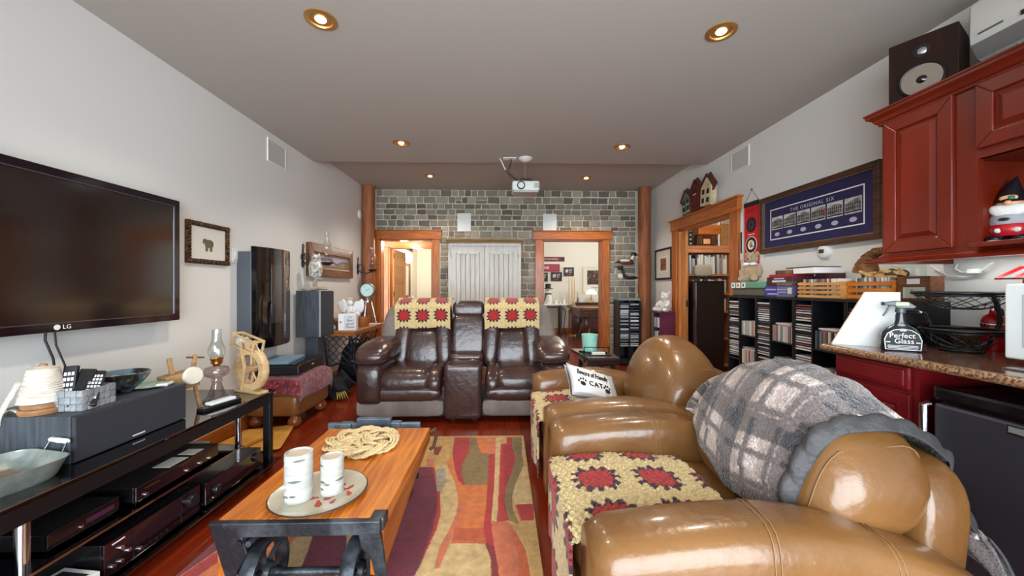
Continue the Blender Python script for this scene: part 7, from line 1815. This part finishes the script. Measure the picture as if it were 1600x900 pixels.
t = thing('soap_lantern', 'dark little lantern on the washroom ledge', 'lantern', (-1.55, 10.0, .0)); box(-.28, .28, -.2, .25, 0, .86).build('ledge', m_white, t, bevel=.004); MB().lathe([(0,.86),(.07,.86),(.07,.88),(.03,.90),(.03,.95),(.07,.97),(.065,1.08),(.02,1.16),(0,1.17)], (0,0,0), 18).build('lantern_body', m_iron, t, smooth=40)
for i, (dx, m, h) in enumerate(((-.42, m_white, .11), (-.25, m_brass, .07), (-.05, m_white, .13))):
    t = thing('toiletry_bottle', ('squat white pump bottle on the vanity counter', 'low brass soap dish on the vanity counter', 'taller white bottle on the vanity counter')[i], 'bottle', (-2.25, 9.6+dx, .90)); MB().lathe([(0,0),(.035,0),(.035,h*.7),(.012,h*.85),(.012,h),(0,h)], (0,0,0), 16).build('body', m, t, smooth=40)

# ================================================================== den beyond the third doorway
m_shelf = wood('den_shelf_wood', (206,140,96), (176,108,70), .45, 'x', 4, .05); m_shelfd = wood('den_shelf_upright', (206,140,96), (176,108,70), .45, 'z', 4, .05)
t = thing('bookcase', 'tall wooden bookcase of papers and books seen through the den doorway', 'bookcase', (3.02, 5.78, 0))
for x in (-.40, .36): box(x, x+.045, -.26, .18, 0, 1.80).build('side_panel', m_shelfd, t, bevel=.002)
box(-.44, .46, -.28, .19, 1.80, 1.845).build('top_panel', m_shelf, t, bevel=.003); box(-.355, .36, -.275, -.255, 1.745, 1.80).build('top_rail', m_shelf, t)
box(-.355, .36, .17, .18, .0, 1.80).build('back_panel', m_shelfd, t)
for z in (.05, .45, .85, 1.12, 1.40): box(-.355, .36, -.25, .17, z, z+.025).build('shelf_board', m_shelf, t)
m_bk = palette('book_spines', [(222,222,220),(206,208,210),(236,234,228),(150,146,140),(196,190,176),(90,96,110),(178,160,150),(228,226,224),(60,60,68)], .6)
bp0 = box(-.5, .5, -.5, .5, 0, 1)
def books(z, x0, x1, hmin, hmax, label, group, lean=1.2):
    x = x0; n_ = 0
    while x < x1-.03:
        w = R.uniform(.014, .034); h = R.uniform(hmin, hmax)
        if 'bk' not in proto: o = bp0.build('book', m_bk); proto['bk'] = o
        else: o = proto['bk'].copy(); COL.objects.link(o); o.name = 'book'
        o.location = (x+w/2, 5.64+R.uniform(-.02,.0), z+.001); o.scale = (w, .2, h); o.rotation_euler = (0, rad(R.uniform(-lean, lean*.3)), 0); n_ += 1; o['label'] = ordinal(n_)+' '+label; o['category'] = 'book'; o['group'] = group
        x += w+.006
books(1.425, 2.69, 3.36, .22, .30, 'book from the doorway casing on the upper shelf of the den bookcase', 'books on the upper den shelf')
books(1.145, 2.69, 3.36, .16, .22, 'book from the doorway casing on the second shelf of the den bookcase', 'books on the second den shelf')
books(.875, 3.20, 3.36, .18, .23, 'book on the low shelf at the cd rack end of the den bookcase', 'books on the low den shelf', 1)
t = thing('vintage_radio', 'brown wooden old radio standing on top of the den bookcase', 'radio', (3.07, 5.66, 1.845))
MB().prism([(-.15,0),(.15,0),(.15,.15),(.12,.175),(-.12,.175),(-.15,.15)], -.08, .10).build('radio_case', m_mahog, t, bevel=.006); box(-.06, .04, -.084, -.08, .035, .11).build('dial_window', M('amber_dial', (226,170,120), .3), t)
for x in (-.10, .09): 
    for q in (-.012, .012): box(x+q-.004, x+q+.004, -.085, -.08, .03, .15).build('grille_bar', m_brass, t)
t = thing('wooden_crate', 'reddish wooden crate box on top of the old radio', 'crate', (3.10, 5.66, 2.021)); box(-.17, .17, -.09, .10, 0, .14).build('crate_body', m_firx, t, bevel=.004); box(-.175, .175, -.095, .105, .10, .12).build('crate_band', m_fir, t)
t = thing('leaning_picture', 'white edged frame leaning beside the old radio on the bookcase', 'frame', (3.30, 5.66, 1.846), rad(50)); MB().frame(-.10, .10, 0, .42, .02, -.02, .0).build('frame', m_white, t); box(-.08, .08, -.008, 0, .02, .40).build('frame_back', m_shelf, t)
t = thing('wicker_tray', 'woven tan tray standing at the end of the bookcase top', 'tray', (3.405, 5.72, 1.846), rad(10)); box(-.055, .075, -.012, .012, 0, .36).build('woven_panel', M('woven_tan', (190,146,90), .8, 0, (156,112,62), 40, (1,1,3), bump=.5, bscale=60), t, bevel=.003)
t = thing('bead_string', 'dark strip with pale knobs hanging at the dark edge of the bookcase top', 'ornament', (2.87, 5.70, 1.846)); box(-.04, .03, -.02, .02, 0, .36).build('strip', m_satin, t)
for k in range(5): MB().ell((-.005,-.022,.05+.065*k), .014).build('bead', m_offwhite, t, smooth=60)
t = thing('dark_cabinet', 'tall glossy dark cabinet back standing in the den doorway before the bookcase', 'cabinet', (2.82, 5.02, 0))
box(-.225, .165, -.02, .22, .0, 1.30).build('cabinet_body', M('oxblood_lacquer', (26,12,18), .25, coat=.5), t, bevel=.006); box(-.23, .17, -.025, .225, 1.30, 1.315).build('cabinet_top', m_satin, t)
t = thing('headrest_pad', 'beige padded chair headrest behind the tall dark cabinet', 'chair', (2.86, 5.33, 0))
MB().cush((.0,0,1.47), (.125,.035,.085), (.5,.35), 24, 10).build('backrest', M('beige_pad', (176,164,146), .7), t, smooth=60); MB().tube([(-.06,0,1.42),(-.07,.02,1.1),(-.06,0,.5)], .012).tube([(.06,0,1.42),(.07,.02,1.1),(.06,0,.5)], .012).build('chair_frame', m_satin, t, smooth=50); box(-.16, .16, -.06, .10, .44, .50).build('seat', m_satin, t, bevel=.01)
MB().cyl((0,0,.05), (0,0,.44), .025).box(-.16, .16, -.03, .03, 0, .05).box(-.03, .03, -.06, .10, 0, .05).build('pedestal', m_satin, t, smooth=40)
t = thing('blue_binder', 'blue binder standing at the end of the bookcase beside the cd racks', 'binder', (3.34, 5.50, .45)) if False else None
